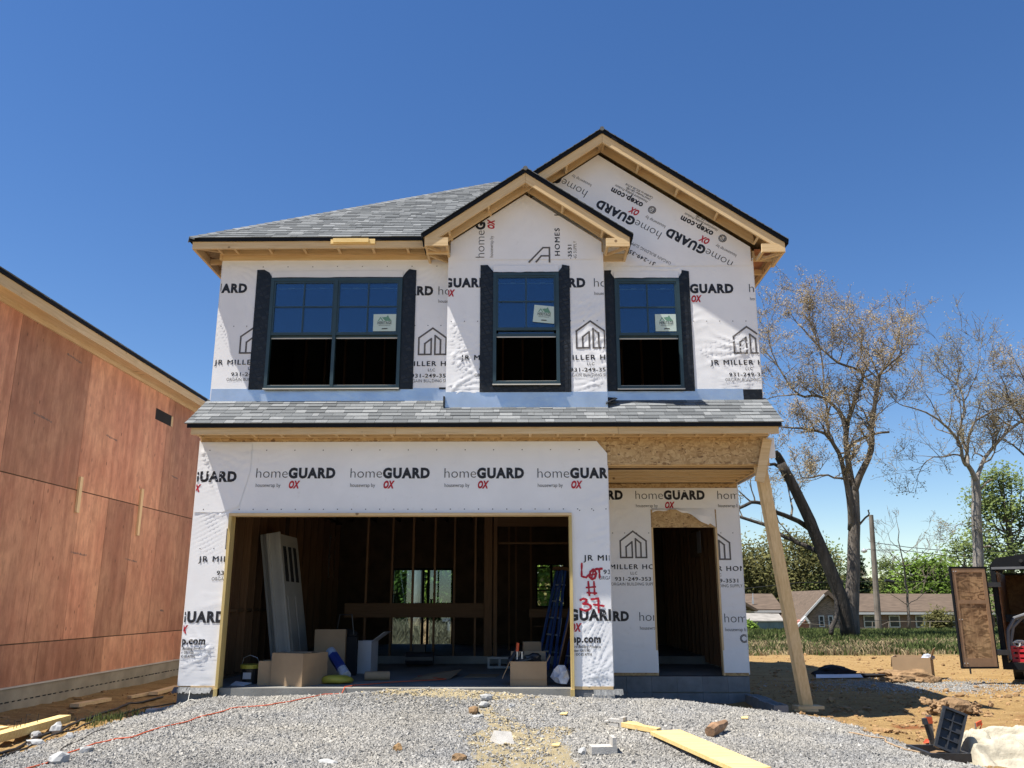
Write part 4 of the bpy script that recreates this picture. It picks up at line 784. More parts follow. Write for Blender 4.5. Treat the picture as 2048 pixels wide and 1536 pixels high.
    # gables
    def gable(xr, xa, xb, yf, yw, ztop, yend, seed, nm):
        ga = thing_part(nm)
        c = math.sqrt(1 + SLP * SLP); w_ = max(xr - xa, xb - xr)
        mb = MB()
        for sg, xe in ((-1, xa), (1, xb)):
            ze = ztop - SLP * abs(xe - xr); o = xe - sg * .02
            mb.prism([(xr, yf + .03, ztop - .052), (o, yf + .03, ze - .036), (o, yf + .03, ze - .012), (xr, yf + .03, ztop - .022)], (0, yend - yf - .03, 0))
        g_ = mb.build(nm, M['osb'], P); s_ = MB()
        for sg, xe in ((-1, xa), (1, xb)):
            ze = ztop - SLP * abs(xe - xr)
            shingles(s_, (xe, 0, ze - .012), (0, 1, 0), (-sg, 0, SLP), (sg * SLP, 0, 1), lambda v: yf - .018, lambda v: yend, abs(xe - xr) * c, .145, seed + sg)
        s_.tube([(xr, yf - .02, ztop - .02), (xr, yend, ztop - .02)], .038, 8, .35); s_.build('shingle_courses', M['shingle'], g_)
        d = MB()
        for sg, xe in ((-1, xa), (1, xb)):
            ze = ztop - SLP * abs(xe - xr); q = xe
            d.prism([(xr, yf, ztop - .085), (q, yf, ze - .085), (q + sg * .012, yf, ze - .008), (xr, yf, ztop - .008)], (0, .022, 0))
            d.box(min(q, q - sg * .02), max(q, q - sg * .02), yf + .022, yend, ze - .08, ze - .02)
        d.build('drip_edge', bk, g_)
        for sg, xe, mt in ((-1, xa, 'll'), (1, xb, 'lr')):
            ze = ztop - SLP * abs(xe - xr); q = xe - sg * .05; zq = ztop - SLP * abs(q - xr); f = MB()
            f.prism([(xr + sg * .002, yf + .024, ztop - .25), (q, yf + .024, zq - .25), (q, yf + .024, zq - .078), (xr + sg * .002, yf + .024, ztop - .078)], (0, .038, 0), .5); f.build('rake_board', M[mt], P)
            f = MB(); f.prism([(xr + sg * .002, yw - .05, ztop - .215), (q - sg * .38, yw - .05, zq + .26 - .215), (q - sg * .38, yw - .05, zq + .26 - .056), (xr + sg * .002, yw - .05, ztop - .056)], (0, .036, 0), .35); f.build('inner_rake_board', M[mt], P)
            Ln = abs(xe - xr)
            for k, a in enumerate(np.arange(.0, Ln - .2, .61)):
                x = xr + sg * a; zz = ztop - SLP * a; f = MB(); f.beam((x, yf + .063, zz - .16), (x, yw - .052, zz - .16), .038, .12, (sg * SLP, 0, 1), .5); f.build('lookout', M['ly'], P)
            # boxed return at the eave
            z_ = zq - .235; xi = q - sg * .36; f = MB(); f.box(min(xi, q), max(xi, q), yf + .020, yf + .058, z_ + .0, z_ + .135, .62); f.build('return_board', M['lx'], P)
            f = MB(); f.beam((xi + sg * .02, yf + .06, z_ + .02), (xi + sg * .02, yw - .01, z_ + .02), .038, .05, tone=.5); f.beam((q - sg * .02, yf + .06, z_ + .02), (q - sg * .02, yw + .25, z_ + .02), .038, .05, tone=.6); f.beam((q - sg * .04, yf + .10, z_ + .01), (xi + sg * .05, yw - .04, z_ + .01), .038, .04, tone=.4); f.build('return_frame', M['ly'], P)
    def thing_part(nm): return nm
    gable(1.29, -1.56, 4.135, 12.335, UY, 8.60, 16.8, 20, 'gable_roof')
    gable(.045, -1.562, 1.69, 12.10, BY, 7.775, 15.2, 30, 'bay_roof')
    f = MB(); f.box(4.05, 4.088, 12.40, YB + .4, 6.50, 6.61, .55); f.build('side_fascia', M['ly'], P)
    f = MB(); f.box(UX1 + .022, UX1 + .06, 12.8, YB + .4, 6.50, 6.64, .5); f.build('side_ledger', M['ly'], P)
    f = MB(); f.box(UX1 + .06, 4.05, 12.8, YB + .3, 6.655, 6.67, .4); f.build('eave_deck', M['ply'], P)
    for y in (12.9, 13.5, 14.1, 14.7, 15.3):
        f = MB(); f.box(UX1 + .06, 4.05, y, y + .038, 6.51, 6.60, .5); f.build('lookout', M['lx'], P)
    f = MB(); f.box(1.262, 1.64, 12.705, 12.742, 6.44, 6.56, .4); f.build('ledger', M['lx'], P)
    f = MB(); f.box(-3.02, -2.32, 12.345, 12.366, 6.605, 6.685, .9); f.box(-2.98, -2.42, 12.324, 12.345, 6.625, 6.69, 1.0); tag(f.build('scrap_block', M['yel'], P), 'pale sunlit scrap nailed on the eave board')
roofs()
# flashing at the foot of the upper walls
for a, b, Y, z0, z1 in ((UX0, BX0 - .002, UY, 4.15, 4.36), (BX1 + .002, 3.38, UY, 4.15, 4.335), (BX0 - .01, BX1 + .01, BY, 3.95, 4.235)):
    mb = MB(); n = 60; wl = Wall(Y - .012)
    for i in range(n):
        x0_ = a + (b - a) * i / n; x1_ = a + (b - a) * (i + 1) / n; h0 = .008 * float(fbm(np.array([x0_ * 2.5]), np.array([Y]), 3, 50)[0]); h1 = .008 * float(fbm(np.array([x1_ * 2.5]), np.array([Y]), 3, 50)[0])
        mb.poly([(x0_, Y - .014 - h0, z0), (x1_, Y - .014 - h1, z0), (x1_, Y - .012, z1), (x0_, Y - .012, z1)])
    mb.box(a, b, Y - .011, Y - .006, z0, z1); mb.build('metal_flashing', M['steel'], P)
for q in ((3.38, UX1, UY - .016, UY - .01, 4.17, 4.325), (BX0 - .13, BX0 - .015, UY - .02, UY - .013, 4.34, 4.37), (BX0 - .035, BX0 - .012, 12.44, 12.62, 4.0, 4.16)): mb = MB(); mb.box(*q); mb.build('black_membrane', M['tape'], P)
mb = MB(); mb.prism([(BX1 - .02, 12.42, 4.03), (BX1 + .16, 12.52, 4.13), (BX1 + .16, 12.74, 4.19), (BX1 - .02, 12.74, 4.2)], (0, 0, .012)); mb.build('black_membrane', M['tape'], P)

# --- windows
def window(x0, x1, z0, z1, Y, cols, sticker, flaps, lip):
    w_ = MB(); y0 = Y - .055; y1 = Y + .03; fr = .05
    w_.box(x0, x0 + fr, y0, y1, z0, z1); w_.box(x1 - fr, x1, y0, y1, z0, z1); w_.box(x0 + fr, x1 - fr, y0 + .002, y1, z1 - fr, z1); w_.box(x0 + fr, x1 - fr, y0 + .002, y1, z0, z0 + .045)
    w_.box(x0 - .006, x1 + .006, y0 - .02, y0 + .03, z0 - .014, z0 + .012)
    root = w_.build('window', M['frame'], P)
    sl_ = MB(); sl_.box(x0 - .004, x1 + .004, y0 - .028, y0 - .021, z0 - .022, z0 - .004); sl_.box(x0 + fr, x1 - fr, y0 + .02, y0 + .03, z0 + .046, z0 + .055); sl_.build('sill_lip', M['lite'], root)
    n = cols; wd = (x1 - x0 - fr * 2 - (n - 1) * .05) / n; zm = z0 + (z1 - z0) * .5
    for k in range(n):
        a = x0 + fr + k * (wd + .05); b = a + wd
        if k: m_ = MB(); m_.box(a - .05, a, y0 - .004, y1, z0 + .02, z1 - .02); m_.build('mullion', M['frame'], root)
        s_ = MB(); s_.box(a, a + .028, y0 + .012, y0 + .04, zm - .03, z1 - fr); s_.box(b - .028, b, y0 + .012, y0 + .04, zm - .03, z1 - fr); s_.box(a + .028, b - .028, y0 + .012, y0 + .04, z1 - fr - .03, z1 - fr); s_.box(a, b, y0 + .006, y0 + .042, zm - .045, zm); s_.build('sash', M['frame'], root)
        g = MB(); g.box(a + .028, b - .028, y0 + .028, y0 + .034, zm, z1 - fr - .03); g.build('pane', M['glass'], root)
        mu = MB(); mu.box((a + b) / 2 - .011, (a + b) / 2 + .011, y0 + .018, y0 + .027, zm, z1 - fr - .03); zq = zm + (z1 - fr - zm) * .5; mu.box(a + .028, b - .028, y0 + .0185, y0 + .0265, zq - .011, zq + .011); mu.build('grille', M['frame'], root)
        lo = MB(); lo.box(a, b, y0 + .045, y0 + .075, zm - .085 - lip, zm - .03 - lip); lo.box(a, a + .03, y0 + .045, y0 + .075, zm - .03, z1 - fr); lo.box(b - .03, b, y0 + .045, y0 + .075, zm - .03, z1 - fr); lo.build('raised_sash', M['frame'], root)
        tr = MB(); tr.box(a + .005, b - .005, y0 + .04, y0 + .046, zm - .098 - lip, zm - .080 - lip); zt = z1 - fr - .12; tr.box(a + .03, b - .03, y0 + .05, y0 + .056, zt, zt + .010)  # upper thin bar draws the lock rail's reflection as a pale part
        for q in (.28, .78): tr.box(a + (b - a) * q - .04, a + (b - a) * q + .04, y0 + .049, y0 + .057, zt + .004, zt + .022)
        tr.build('rail_strip', M['lite'], root)
        g = MB(); g.box(a + .03, b - .03, y0 + .058, y0 + .063, zm - .03 - lip, z1 - fr); g.build('inner_pane', M['glass'], root)
    # sticker
    a, b, c, d, rot = sticker; st = MB(); cx, cz = (a + b) / 2, (c + d) / 2; ca, sa = math.cos(rot), math.sin(rot)
    T = lambda u, v, y: (cx + u * ca - v * sa, y, cz + u * sa + v * ca); hw_, hh = (b - a) / 2, (d - c) / 2; ys = y0 + .015
    st.poly([T(-hw_, -hh, ys), T(hw_, -hh, ys), T(hw_, hh, ys), T(-hw_, hh, ys)], .5, 0)
    for pts in ([(-.6, .2), (-.38, .68), (-.1, .2), (-.2, .2), (-.38, .52), (-.5, .2)], [(-.25, .62), (-.05, .62), (.3, .2), (.05, .2)], [(-.08, .66), (.35, .66), (.62, .2), (.3, .2)], [(.15, .66), (.22, .82), (.30, .82), (.35, .66)]): st.poly([T(u * hw_, v * hh, ys - .002) for u, v in pts], .5, 1)
    sk = st.build('sticker', [M['sticker'], M['green']], root); tw = Wall(ys - .002, toff=.001); tw.h = lambda x, z: np.zeros_like(np.asarray(x, float))
    tx = MB(); put(tx, tw, glyphs('HERITAGE', .012, 1.1), *[T(-.62 * hw_, -.18 * hh, 0)[q] for q in (0, 2)], 1.24 * hw_, .045, 0, rot); put(tx, tw, glyphs('BUILDING PRODUCTS', 0, 1.2), *[T(-.5 * hw_, -.38 * hh, 0)[q] for q in (0, 2)], 1.0 * hw_, .016, 0, rot); tx.poly([T(u * hw_, v * hh, ys - .003) for u, v in ((-.25, -.78), (.3, -.74), (.26, -.64), (-.2, -.66))]); ink_on(sk, (tx, [M['ink']]))
    # flashing tape: wide side strips with slanted heads, a strip over the head and one under the sill
    tp = MB(); l, r_, top, bot = flaps
    for sg, xe, wdt in ((-1, x0, l), (1, x1, r_)):
        xo = xe + sg * wdt; q = xe - sg * .0
        tp.prism([(xo, Y - .010 - .012, bot), (q, Y - .022, bot), (q, Y - .022, z1 + .03), (q + sg * .05, Y - .022, top - .05), (q + sg * (wdt - .11), Y - .022, top), (xo + sg * .004, Y - .022, top - .003 - .02 * (sg > 0))], (0, .008, 0))
        tp.box(min(xe, xo - sg * .045), max(xe, xo - sg * .045), Y - .026, Y - .0235, bot + .004, z1 - .05)
    tp.box(x0, x1, Y - .021, Y - .013, z1, z1 + .035); tp.box(x0, x1, Y - .0215, Y - .013, bot, z0); tp.build('flashing_tape', M['tape'], root)
    # torn wrap flap over the head
    fl = MB(); n = 40; seed = int(abs(x0) * 100); up = z1 + .13
    for i in range(n):
        u0, u1 = i / n, (i + 1) / n; xa, xb = x0 + (x1 - x0) * u0, x0 + (x1 - x0) * u1
        e = lambda u: z1 + .004 + .030 * float(fbm(np.array([u * 4]), np.array([seed * 1.]), 3, 5)[0]) ; hy = lambda u, v: Y - .030 - .010 * float(fbm(np.array([u * 9 + v * 3]), np.array([v * 4. + seed]), 3, 6)[0])
        fl.poly([(xa, hy(u0, 0), e(u0)), (xb, hy(u1, 0), e(u1)), (xb, hy(u1, 1) + .012, up), (xa, hy(u0, 1) + .012, up)])
    fl.build('wrap_flap', M['wrap'], root, True)
window(*WIN['left'], 2, (-2.361, -2.003, 5.278, 5.561, 0), (.245, .21, 6.33, 4.345), 0.0)
window(*WIN['mid'], 1, (.163, .492, 5.323, 5.601, R(-6)), (.20, .17, 6.29, 4.23), .055)
window(*WIN['right'], 1, (2.074, 2.421, 5.258, 5.54, 0), (.15, .165, 6.29, 4.30), 0.0)

# --- garage opening trim, porch framing, foundation
def trims():
    for xa, xb in ((-4.268, -4.228), (.650, .690)):
        f = MB(); f.box(xa, xb, GY - .055, GY + .14, -.10, 2.362, .6); j = f.build('door_jamb', M['tz'], P)
        f = MB(); f.box(xa - .012, xb - .0, GY - .07, GY + .03, -.22, -.005, .4); f.build('jamb_foot', M['tz'], j)
    f = MB(); f.box(-4.268, .690, GY - .055, GY + .14, 2.364, 2.403, .6); f.build('door_head', M['lx'], P)
    f = MB(); f.box(OP[0] - .3, OP[1] + .3, GY + .105, GY + .20, 2.41, 3.0, .3); f.build('door_header', M['lx'], P)
    f = MB(); f.box(-4.62, -4.268, GY - .012, GY + .0, -.02, .03, .5); f.box(.69, GX1, GY - .012, GY, -.01, .03, .4); f.build('sill_board', M['lx'], P)
    # slabs and block footings
    n = 70; mb = MB(); mb.box(GX0 + .2, GX1 - .02, GY + .01, 17.2, -.24, 0.0); mb.build('garage_slab', M['slab'], P)
    mb = MB(); mb.box(GX0, HX1, 17.2, YB + .1, -.3, .14); mb.box(GX1 + .0, HX1, PY + .02, 17.2, -.3, -.0); mb.build('house_slab', M['slab'], P)
    mb = MB(); mb.box(GX0 + .0, -4.27, GY - .005, GY + .2, -.55, -.0, .3); mb.build('pier_block', M['block'], P); mb = MB(); mb.box(.69, GX1, GY - .005, GY + .2, -.6, -.02, .35); mb.build('pier_block', M['block'], P); mb = MB(); mb.box(GX0 + .002, GX0 + .2, GY + .2, YB, -.6, -.0, .4); mb.build('side_footing', M['block'], P)
    mb = MB(); mb.box(.93, GX1 + .006, GY - .10, GY - .01, -.6, -.075, .6); mb.build('loose_footing_block', M['blockl'], P)
    for xa, xb, zz in ((GX0 - .05, -4.32, .0), (.95, GX1 + .13, -.02)):
        mb = MB(); rr = random.Random(int(xa * 10)); k = 14
        for i in range(k):
            a, b = xa + (xb - xa) * i / k, xa + (xb - xa) * (i + 1) / k; d0, d1 = rr.uniform(-.02, .02), rr.uniform(-.02, .02)
            mb.poly([(a, GY - .10 + d0, zz - .055 + d0 * .6), (b, GY - .10 + d1, zz - .055 + d1 * .6), (b, GY - .04, zz - .005 + d1 * .5), (a, GY - .04, zz - .005 + d0 * .5)]); mb.poly([(a, GY - .04, zz - .005 + d0 * .5), (b, GY - .04, zz - .005 + d1 * .5), (b, GY + .0, zz + .015), (a, GY + .0, zz + .015)])
        mb.build('foil_strip', M['foil'], P, True)
    mb = MB(); rr = random.Random(9)                                # porch stem wall, two courses with weep gaps
    for zt, zb in ((.0, -.235), (-.252, -.60)):
        x = GX1 + .004
        while x < HX1 - .01:
            e = min(x + .405, HX1); mb.box(x + .002, e - .002, PY - .02, PY + .16, zb, zt, rr.uniform(.3, .6)); x += .405
    x = GX1 + .02
    while x < HX1 - .2: mb.box(x, x + .11, PY - .012, PY + .1, -.255, -.233, .4) if rr.random() < .25 else None; x += .135
    mb.build('stem_wall', M['block'], P); d = MB(); d.box(GX1 + .01, HX1 - .01, PY + .03, PY + .15, -.255, -.232); d.build('joint_gap', M['dark'], P)
    y = 12.72; k = 0                                               # open-cored block row along the porch side
    while y < PY - .1:
        b = MB(); x0_, x1_ = 3.50, 3.70; zt = -.25 - .012 * (k % 2); L = .395; t = .03
        b.box(x0_, x0_ + t, y, y + L, -.62, zt); b.box(x1_ - t, x1_, y, y + L, -.62, zt)
        for a in (0, L * .5 - t / 2, L - t): b.box(x0_ + t, x1_ - t, y + a, y + a + t, -.62, zt - .002)
        b.build('hollow_block', M['block'], P); y += .405; k += 1
    # porch beam, ceiling joists
    f = MB(); f.box(GX1 + .006, HX1 - .05, GY - .002, GY + .03, 3.107, 3.455); f.build('porch_beam', M['osb'], P)
    f = MB(); f.box(GX1 + .006, HX1 - .04, GY + .03, GY + .07, 3.095, 3.5, .4); f.build('beam_board', M['lx'], P)
    f = MB(); f.box(HX1 - .045, HX1, GY, PY, 3.10, 3.5, .5); f.build('side_beam', M['ly'], P)
    for i, y in enumerate(np.arange(12.62, 14.4, .32)):
        f = MB(); f.box(GX1, HX1 - .05, y, y + .04 + .04 * (i % 2), 3.10, 3.32, .3 + .08 * i); f.build('porch_joist', M['lx'], P)
    f = MB(); f.box(GX1, HX1, GY + .07, PY + .1, 3.33, 3.36); f.build('porch_ceiling', M['osb'], P)
    mb = MB(); mb.box(GX1 + .004, GX1 + .016, GY + .02, PY, .03, 3.1); mb.build('porch_side_wrap', M['wrap'], P)
    mb = MB(); mb.box(HX1 - .03, HX1 + .09, GY - .02, GY + .01, 3.2, 3.5); mb.build('wrap_scrap', M['wrap'], P)
    # doorway
    for xa, xb in ((DO[0] - .002, DO[0] + .03), (DO[1] - .03, DO[1] + .002)):
        f = MB(); f.box(xa, xb, PY - .008, PY + .11, .012, 2.36, .5); f.build('rough_jamb', M['lz'], P)
    f = MB(); f.box(DO[0] + .01, DO[1] - .01, PY - .006, PY - .001, 2.362, 2.655); f.build('door_header', M['osb'], P)
    fl = MB(); n = 36; rr = random.Random(12)
    for i in range(n):
        u0, u1 = i / n, (i + 1) / n; xa, xb = DO[0] + .02 + 1.05 * u0, DO[0] + .02 + 1.05 * u1
        e = lambda u: 2.60 + .05 * math.sin(math.pi * min(u / .55, 1)) - .22 * max(0, u - .55) / .35 * (1 if u < .9 else .8) + .015 * math.sin(23 * u)
        hy = lambda u, v: PY - .02 - .03 * v * (1 + math.sin(17 * u + 2 * v)) 
        mid = lambda u: (e(u) + 2.665) / 2
        fl.poly([(xa, hy(u0, 1), e(u0)), (xb, hy(u1, 1), e(u1)), (xb, hy(u1, .6) - .012, mid(u1)), (xa, hy(u0, .6) - .012, mid(u0))]); fl.poly([(xa, hy(u0, .6) - .012, mid(u0)), (xb, hy(u1, .6) - .012, mid(u1)), (xb, PY - .012, 2.68), (xa, PY - .012, 2.68)])
    fl.build('torn_wrap', M['wrap'], P, True)
trims()

# --- framing seen through the garage door and the doorway
def framing():
    rr = random.Random(6)
    def stud(x0, x1, y0, y1, z0, z1, mt='stud', nm='stud'):
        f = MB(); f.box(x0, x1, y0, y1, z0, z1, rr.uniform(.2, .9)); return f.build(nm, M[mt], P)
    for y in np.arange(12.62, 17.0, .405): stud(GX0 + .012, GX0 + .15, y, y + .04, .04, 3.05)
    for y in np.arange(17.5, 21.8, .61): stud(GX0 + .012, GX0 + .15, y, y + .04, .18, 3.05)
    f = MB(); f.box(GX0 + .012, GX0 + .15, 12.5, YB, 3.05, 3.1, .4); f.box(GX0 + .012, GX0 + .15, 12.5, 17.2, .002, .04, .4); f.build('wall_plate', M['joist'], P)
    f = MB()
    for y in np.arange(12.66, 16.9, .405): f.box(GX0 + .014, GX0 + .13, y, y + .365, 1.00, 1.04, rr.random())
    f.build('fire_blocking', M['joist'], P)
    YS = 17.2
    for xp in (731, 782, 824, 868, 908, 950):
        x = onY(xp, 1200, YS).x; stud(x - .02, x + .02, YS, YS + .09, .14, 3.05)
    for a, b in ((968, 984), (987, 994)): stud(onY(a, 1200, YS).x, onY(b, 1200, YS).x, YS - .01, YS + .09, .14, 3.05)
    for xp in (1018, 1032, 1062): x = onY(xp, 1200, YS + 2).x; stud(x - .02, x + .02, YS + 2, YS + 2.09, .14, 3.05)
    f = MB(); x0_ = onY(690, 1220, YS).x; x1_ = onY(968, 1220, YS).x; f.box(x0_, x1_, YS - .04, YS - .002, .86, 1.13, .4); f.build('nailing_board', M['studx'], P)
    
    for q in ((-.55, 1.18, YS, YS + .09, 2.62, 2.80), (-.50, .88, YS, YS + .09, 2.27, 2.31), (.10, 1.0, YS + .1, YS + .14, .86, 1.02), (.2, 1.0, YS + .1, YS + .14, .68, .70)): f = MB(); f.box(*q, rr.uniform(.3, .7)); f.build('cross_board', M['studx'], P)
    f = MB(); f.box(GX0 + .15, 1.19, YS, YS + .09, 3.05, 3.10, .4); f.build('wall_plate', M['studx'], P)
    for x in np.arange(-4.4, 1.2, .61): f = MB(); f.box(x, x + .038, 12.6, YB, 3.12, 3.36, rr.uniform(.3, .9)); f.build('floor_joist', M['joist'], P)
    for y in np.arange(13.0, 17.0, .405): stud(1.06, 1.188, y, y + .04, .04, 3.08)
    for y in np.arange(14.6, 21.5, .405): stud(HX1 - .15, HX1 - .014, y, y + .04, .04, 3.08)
    for y in np.arange(17.5, 21.5, .405): stud(1.45, 1.57, y, y + .04, .18, 3.08)
    f = MB(); f.box(HX1 - .16, HX1 - .152, 16.95, 17.95, 2.02, 2.52); f.build('wall_board', M['card'], P); f = MB(); f.box(HX1 - .172, HX1 - .163, 16.80, 17.15, 2.08, 2.50); tag(f.build('notice_sheet', M['white'], P), 'pale notice sheet on the hallway studs')
    wn = MB(); wx = GX0 + .02                                       # small window in the far end of the left wall
    wn.box(wx, wx + .05, 20.85, 20.90, 1.72, 2.74); wn.box(wx, wx + .05, 21.55, 21.6, 1.72, 2.74); wn.box(wx, wx + .05, 20.9, 21.55, 1.72, 1.77); wn.box(wx, wx + .05, 20.9, 21.55, 2.69, 2.74); wn.box(wx, wx + .05, 20.9, 21.55, 2.2, 2.25); sw = wn.build('side_window', M['lite'], P)
    g = MB(); g.box(wx + .02, wx + .026, 20.9, 21.55, 1.77, 2.69); g.build('pane', M['white'], sw)
framing()

# ------------------------------------------------------------------ neighbouring house shell on the left
def neighbour():
    NX = -7.5; T = thing('plywood_clad_house', 'neighbouring two storey house shell sheathed in reddish plywood on a block foundation', 'house', (-10.5, 18, -.4)); rr = random.Random(5); Y0, Y1 = 11.1, 27.0
    def row(z0, z1, ys, nm):
        for a, b in zip(ys[:-1], ys[1:]):
            if b < 11.0: continue
            f = MB(); f.box(NX, NX + .012, a + .004, b - .004, z0 + .004, z1 - .004, rr.choice((.1, .3, .5, .65, .9))); f.build(nm, M['ply'], T)
    row(.56, 2.965, [11.1, 12.02, 13.17, 14.28, 15.28, 16.31, 17.48, 18.53, 19.6, 20.7, 21.8, 23, 24.2, 25.4, 27], 'plywood_sheet')
    ys = [11.1, 11.98, 14.1, 17.43, 17.75, 19.25, 20.4, 22.6, 24.8, 27]
    row(2.975, 5.42, ys, 'plywood_sheet'); row(-.045, .55, [11.1, 12.35, 13.6, 15.4, 15.7, 17.3, 18.9, 20.6, 22.5, 25, 27], 'plywood_strip')
    f = MB(); f.box(NX - .12, NX - .002, Y0, Y1, -.05, 5.45); f.build('wall_core', M['dark_osb'], T)
    f = MB(); f.box(NX - 6.5, NX - .13, Y0, Y0 + .1, -.05, 5.6); f.build('front_wall', M['ply'], T); f = MB(); f.box(NX - 6.5, NX - .13, Y1 - .1, Y1, -.05, 5.6); f.box(NX - 6.5, NX - 6.4, Y0 + .1, Y1 - .1, -.05, 5.6); f.build('rear_wall', M['ply'], T)
    f = MB(); f.box(NX - 6.5, NX + .03, Y0, Y1, -.245, -.062); f.box(NX - 6.5, NX + .035, Y0, Y1, -.60, -.262); f.build('block_foundation', M['nfound'], T)
    g = MB(); y = Y0
    while y < Y1: g.box(NX - .02, NX + .0305, y, y + rr.uniform(.06, .12), -.262, -.243); y += rr.uniform(.12, .2)
    tag(g.build('weep_gaps', M['dark'], T), None, None, None, 'stuff'); f = MB(); f.box(NX - .02, NX + .024, Y0, Y1, -.262, -.245); f.build('joint', M['nfound'], T)
    f = MB(); f.box(NX + .0, NX + .05, Y0, Y1, -.062, -.042); f.build('sill_lip', M['lite'], T)
    EX = -7.16
    f = MB(); f.box(EX - .04, EX, Y0 - .35, Y1 + .3, 5.37, 5.525, .55); f.build('fascia', M['ly'], T)
    f = MB(); f.box(NX + .013, NX + .05, Y0, Y1, 5.33, 5.42, .4); f.build('frieze_board', M['ly'], T); f = MB(); f.box(NX + .05, EX - .04, Y0 - .3, Y1, 5.405, 5.42, .5); f.build('soffit_board', M['ly'], T)
    xr = NX - 3.3; zr = 5.56 + .62 * (EX - xr)
    f = MB(); f.prism([(EX + .02, Y0 - .36, 5.53), (xr, Y0 - .36, zr - .03), (2 * xr - EX, Y0 - .36, 5.53), (2 * xr - EX, Y0 - .36, 5.57), (xr, Y0 - .36, zr + .01), (EX + .02, Y0 - .36, 5.57)], (0, Y1 - Y0 + .7, 0)); rf = f.build('roof', M['osb'], T)
    f = MB(); f.box(EX + .006, EX + .026, Y0 - .37, Y1 + .3, 5.525, 5.59); f.build('drip_edge', M['black'], rf); s_ = MB(); shingles(s_, (EX + .03, 0, 5.578), (0, 1, 0), (-1, 0, .62), (.62, 0, 1), lambda v: Y0 - .37, lambda v: Y1 + .3, 4.3, .145, 44); s_.build('shingle_courses', M['shingle'], rf)
    for y, z0, z1 in ((14.15, 2.60, 3.20), (16.5, 2.40, 3.30)): f = MB(); f.box(NX + .013, NX + .05, y, y + .09, z0, z1, .9); f.build('nailed_cleat', M['lz'], T)
    f = MB(); f.box(NX - .01, NX + .0145, 16.82, 17.68, 4.76, 4.99); v_ = f.build('vent_opening', M['dark'], T); f = MB(); f.box(NX + .0, NX + .017, 17.60, 17.68, 4.765, 4.985); f.build('edge_block', M['lz'], v_)
    mk = MB()
    for y, z, w_ in ((12.6, 3.95, .55), (14.9, 4.05, .45), (17.9, 3.75, .35), (14.2, 1.95, .55), (16.2, 1.93, .5), (13.3, 5.1, .5), (18.0, .98, .2)):
        for k in range(int(w_ / .03)): mk.box(NX + .0125, NX + .0135, y + k * .03, y + k * .03 + rr.uniform(.008, .022), z + rr.uniform(-.015, .0) - k * .002, z + rr.uniform(.012, .03) - k * .002)
    tag(mk.build('grade_stamp', M['grey_ink'], T), None, None, None, 'stuff')
neighbour()

# ------------------------------------------------------------------ temporary porch prop
t = thing('porch_prop', 'leaning doubled timber prop holding up the porch corner on a scrap pad', 'prop', (4.05, 13.0, -.33))
A, B = Vector((4.06, 12.98, -.28)), Vector((3.50, 12.44, 3.10)); dr = (B - A).normalized()
f = MB(); f.beam(A, B, .14, .04, (-.35, -1, 0), .6); f.build('front_board', M['lz'], t)
f = MB(); f.beam(A + Vector((-.035, .05, 0)), B + Vector((-.035, .05, -.0)), .14, .042, (-.6, -1, 0), .35); f.build('back_board', M['lz'], t)
f = MB(); f.beam((3.415, 12.33, 2.84), (3.575, 12.33, 3.47), .13, .04, (0, -1, 0), .6); f.build('top_cleat', M['lx'], t)
zp = Hs(4.06, 12.98); f = MB(); f.obox((4.06, 12.98, -.30), (.19, .02, 0), (-.015, .10, 0), (0, 0, .02), .5); f.obox((4.02, 13.0, -.335), (.16, -.03, 0), (.02, .12, 0), (0, 0, .014), .4); f.build('pad', M['lx'], t)

# ------------------------------------------------------------------ things inside the garage
def carton(name, label, c, sx, sy, h, rot, mat='card', flaps=(), group=None, z0=.001, tone=.5):
    t = thing(name, label, 'box', c, group); ca, sa = math.cos(rot), math.sin(rot); ux, uy = Vector((ca, sa, 0)), Vector((-sa, ca, 0)); C0 = Vector((c[0], c[1], c[2] + z0)); k = .006
    f = MB()
    for s in (-1, 1):
        f.obox(C0 + uy * s * (sy - k) + Vector((0, 0, h / 2)), ux * sx, uy * k, Vector((0, 0, h / 2)), tone + .1 * s); f.obox(C0 + ux * s * (sx - k) + Vector((0, 0, h / 2)), ux * k, uy * (sy - 2 * k), Vector((0, 0, h / 2)), tone - .1 * s)
    f.obox(C0 + Vector((0, 0, k)), ux * (sx - 2 * k), uy * (sy - 2 * k), Vector((0, 0, k)), tone); f.build('carton_body', M[mat], t)
    for side, ang, ln in flaps:
        d, e, hw_ = {'f': (-uy, ux, sx), 'b': (uy, ux, sx), 'l': (-ux, uy, sy), 'r': (ux, uy, sy)}[side]; base = C0 + d * ({'f': sy, 'b': sy, 'l': sx, 'r': sx}[side]) + Vector((0, 0, h)); o_ = d * math.cos(ang) + Vector((0, 0, math.sin(ang))); n_ = e.cross(o_).normalized()
        g = MB(); g.obox(base + o_ * ln / 2 + n_ * .004, e * (hw_ - .004), o_ * ln / 2, n_ * .003, tone + .05); g.build('flap', M[mat], t)
    return t
big = carton('cardboard_box', 'large closed brown carton inside the garage door, beside the leaning doors', (-3.26, 12.93, 0), .27, .30, .44, R(-22), flaps=(('f', R(178), .2), ('b', R(178), .2)))
carton('cardboard_box', 'narrow tall brown carton squeezed between the big carton and the yellow bucket', (-3.72, 12.93, 0), .11, .14, .33, R(5), flaps=(('r', R(80), .10),))
carton('cardboard_box', 'flat brown carton standing upright behind the big carton', (-3.15, 14.4, 0), .25, .06, .72, R(2), tone=.4)
carton('cardboard_box', 'plain white carton standing on end on the garage slab', (-2.66, 15.0, 0), .14, .17, .52, R(-10), 'white', (('r', R(35), .26),))
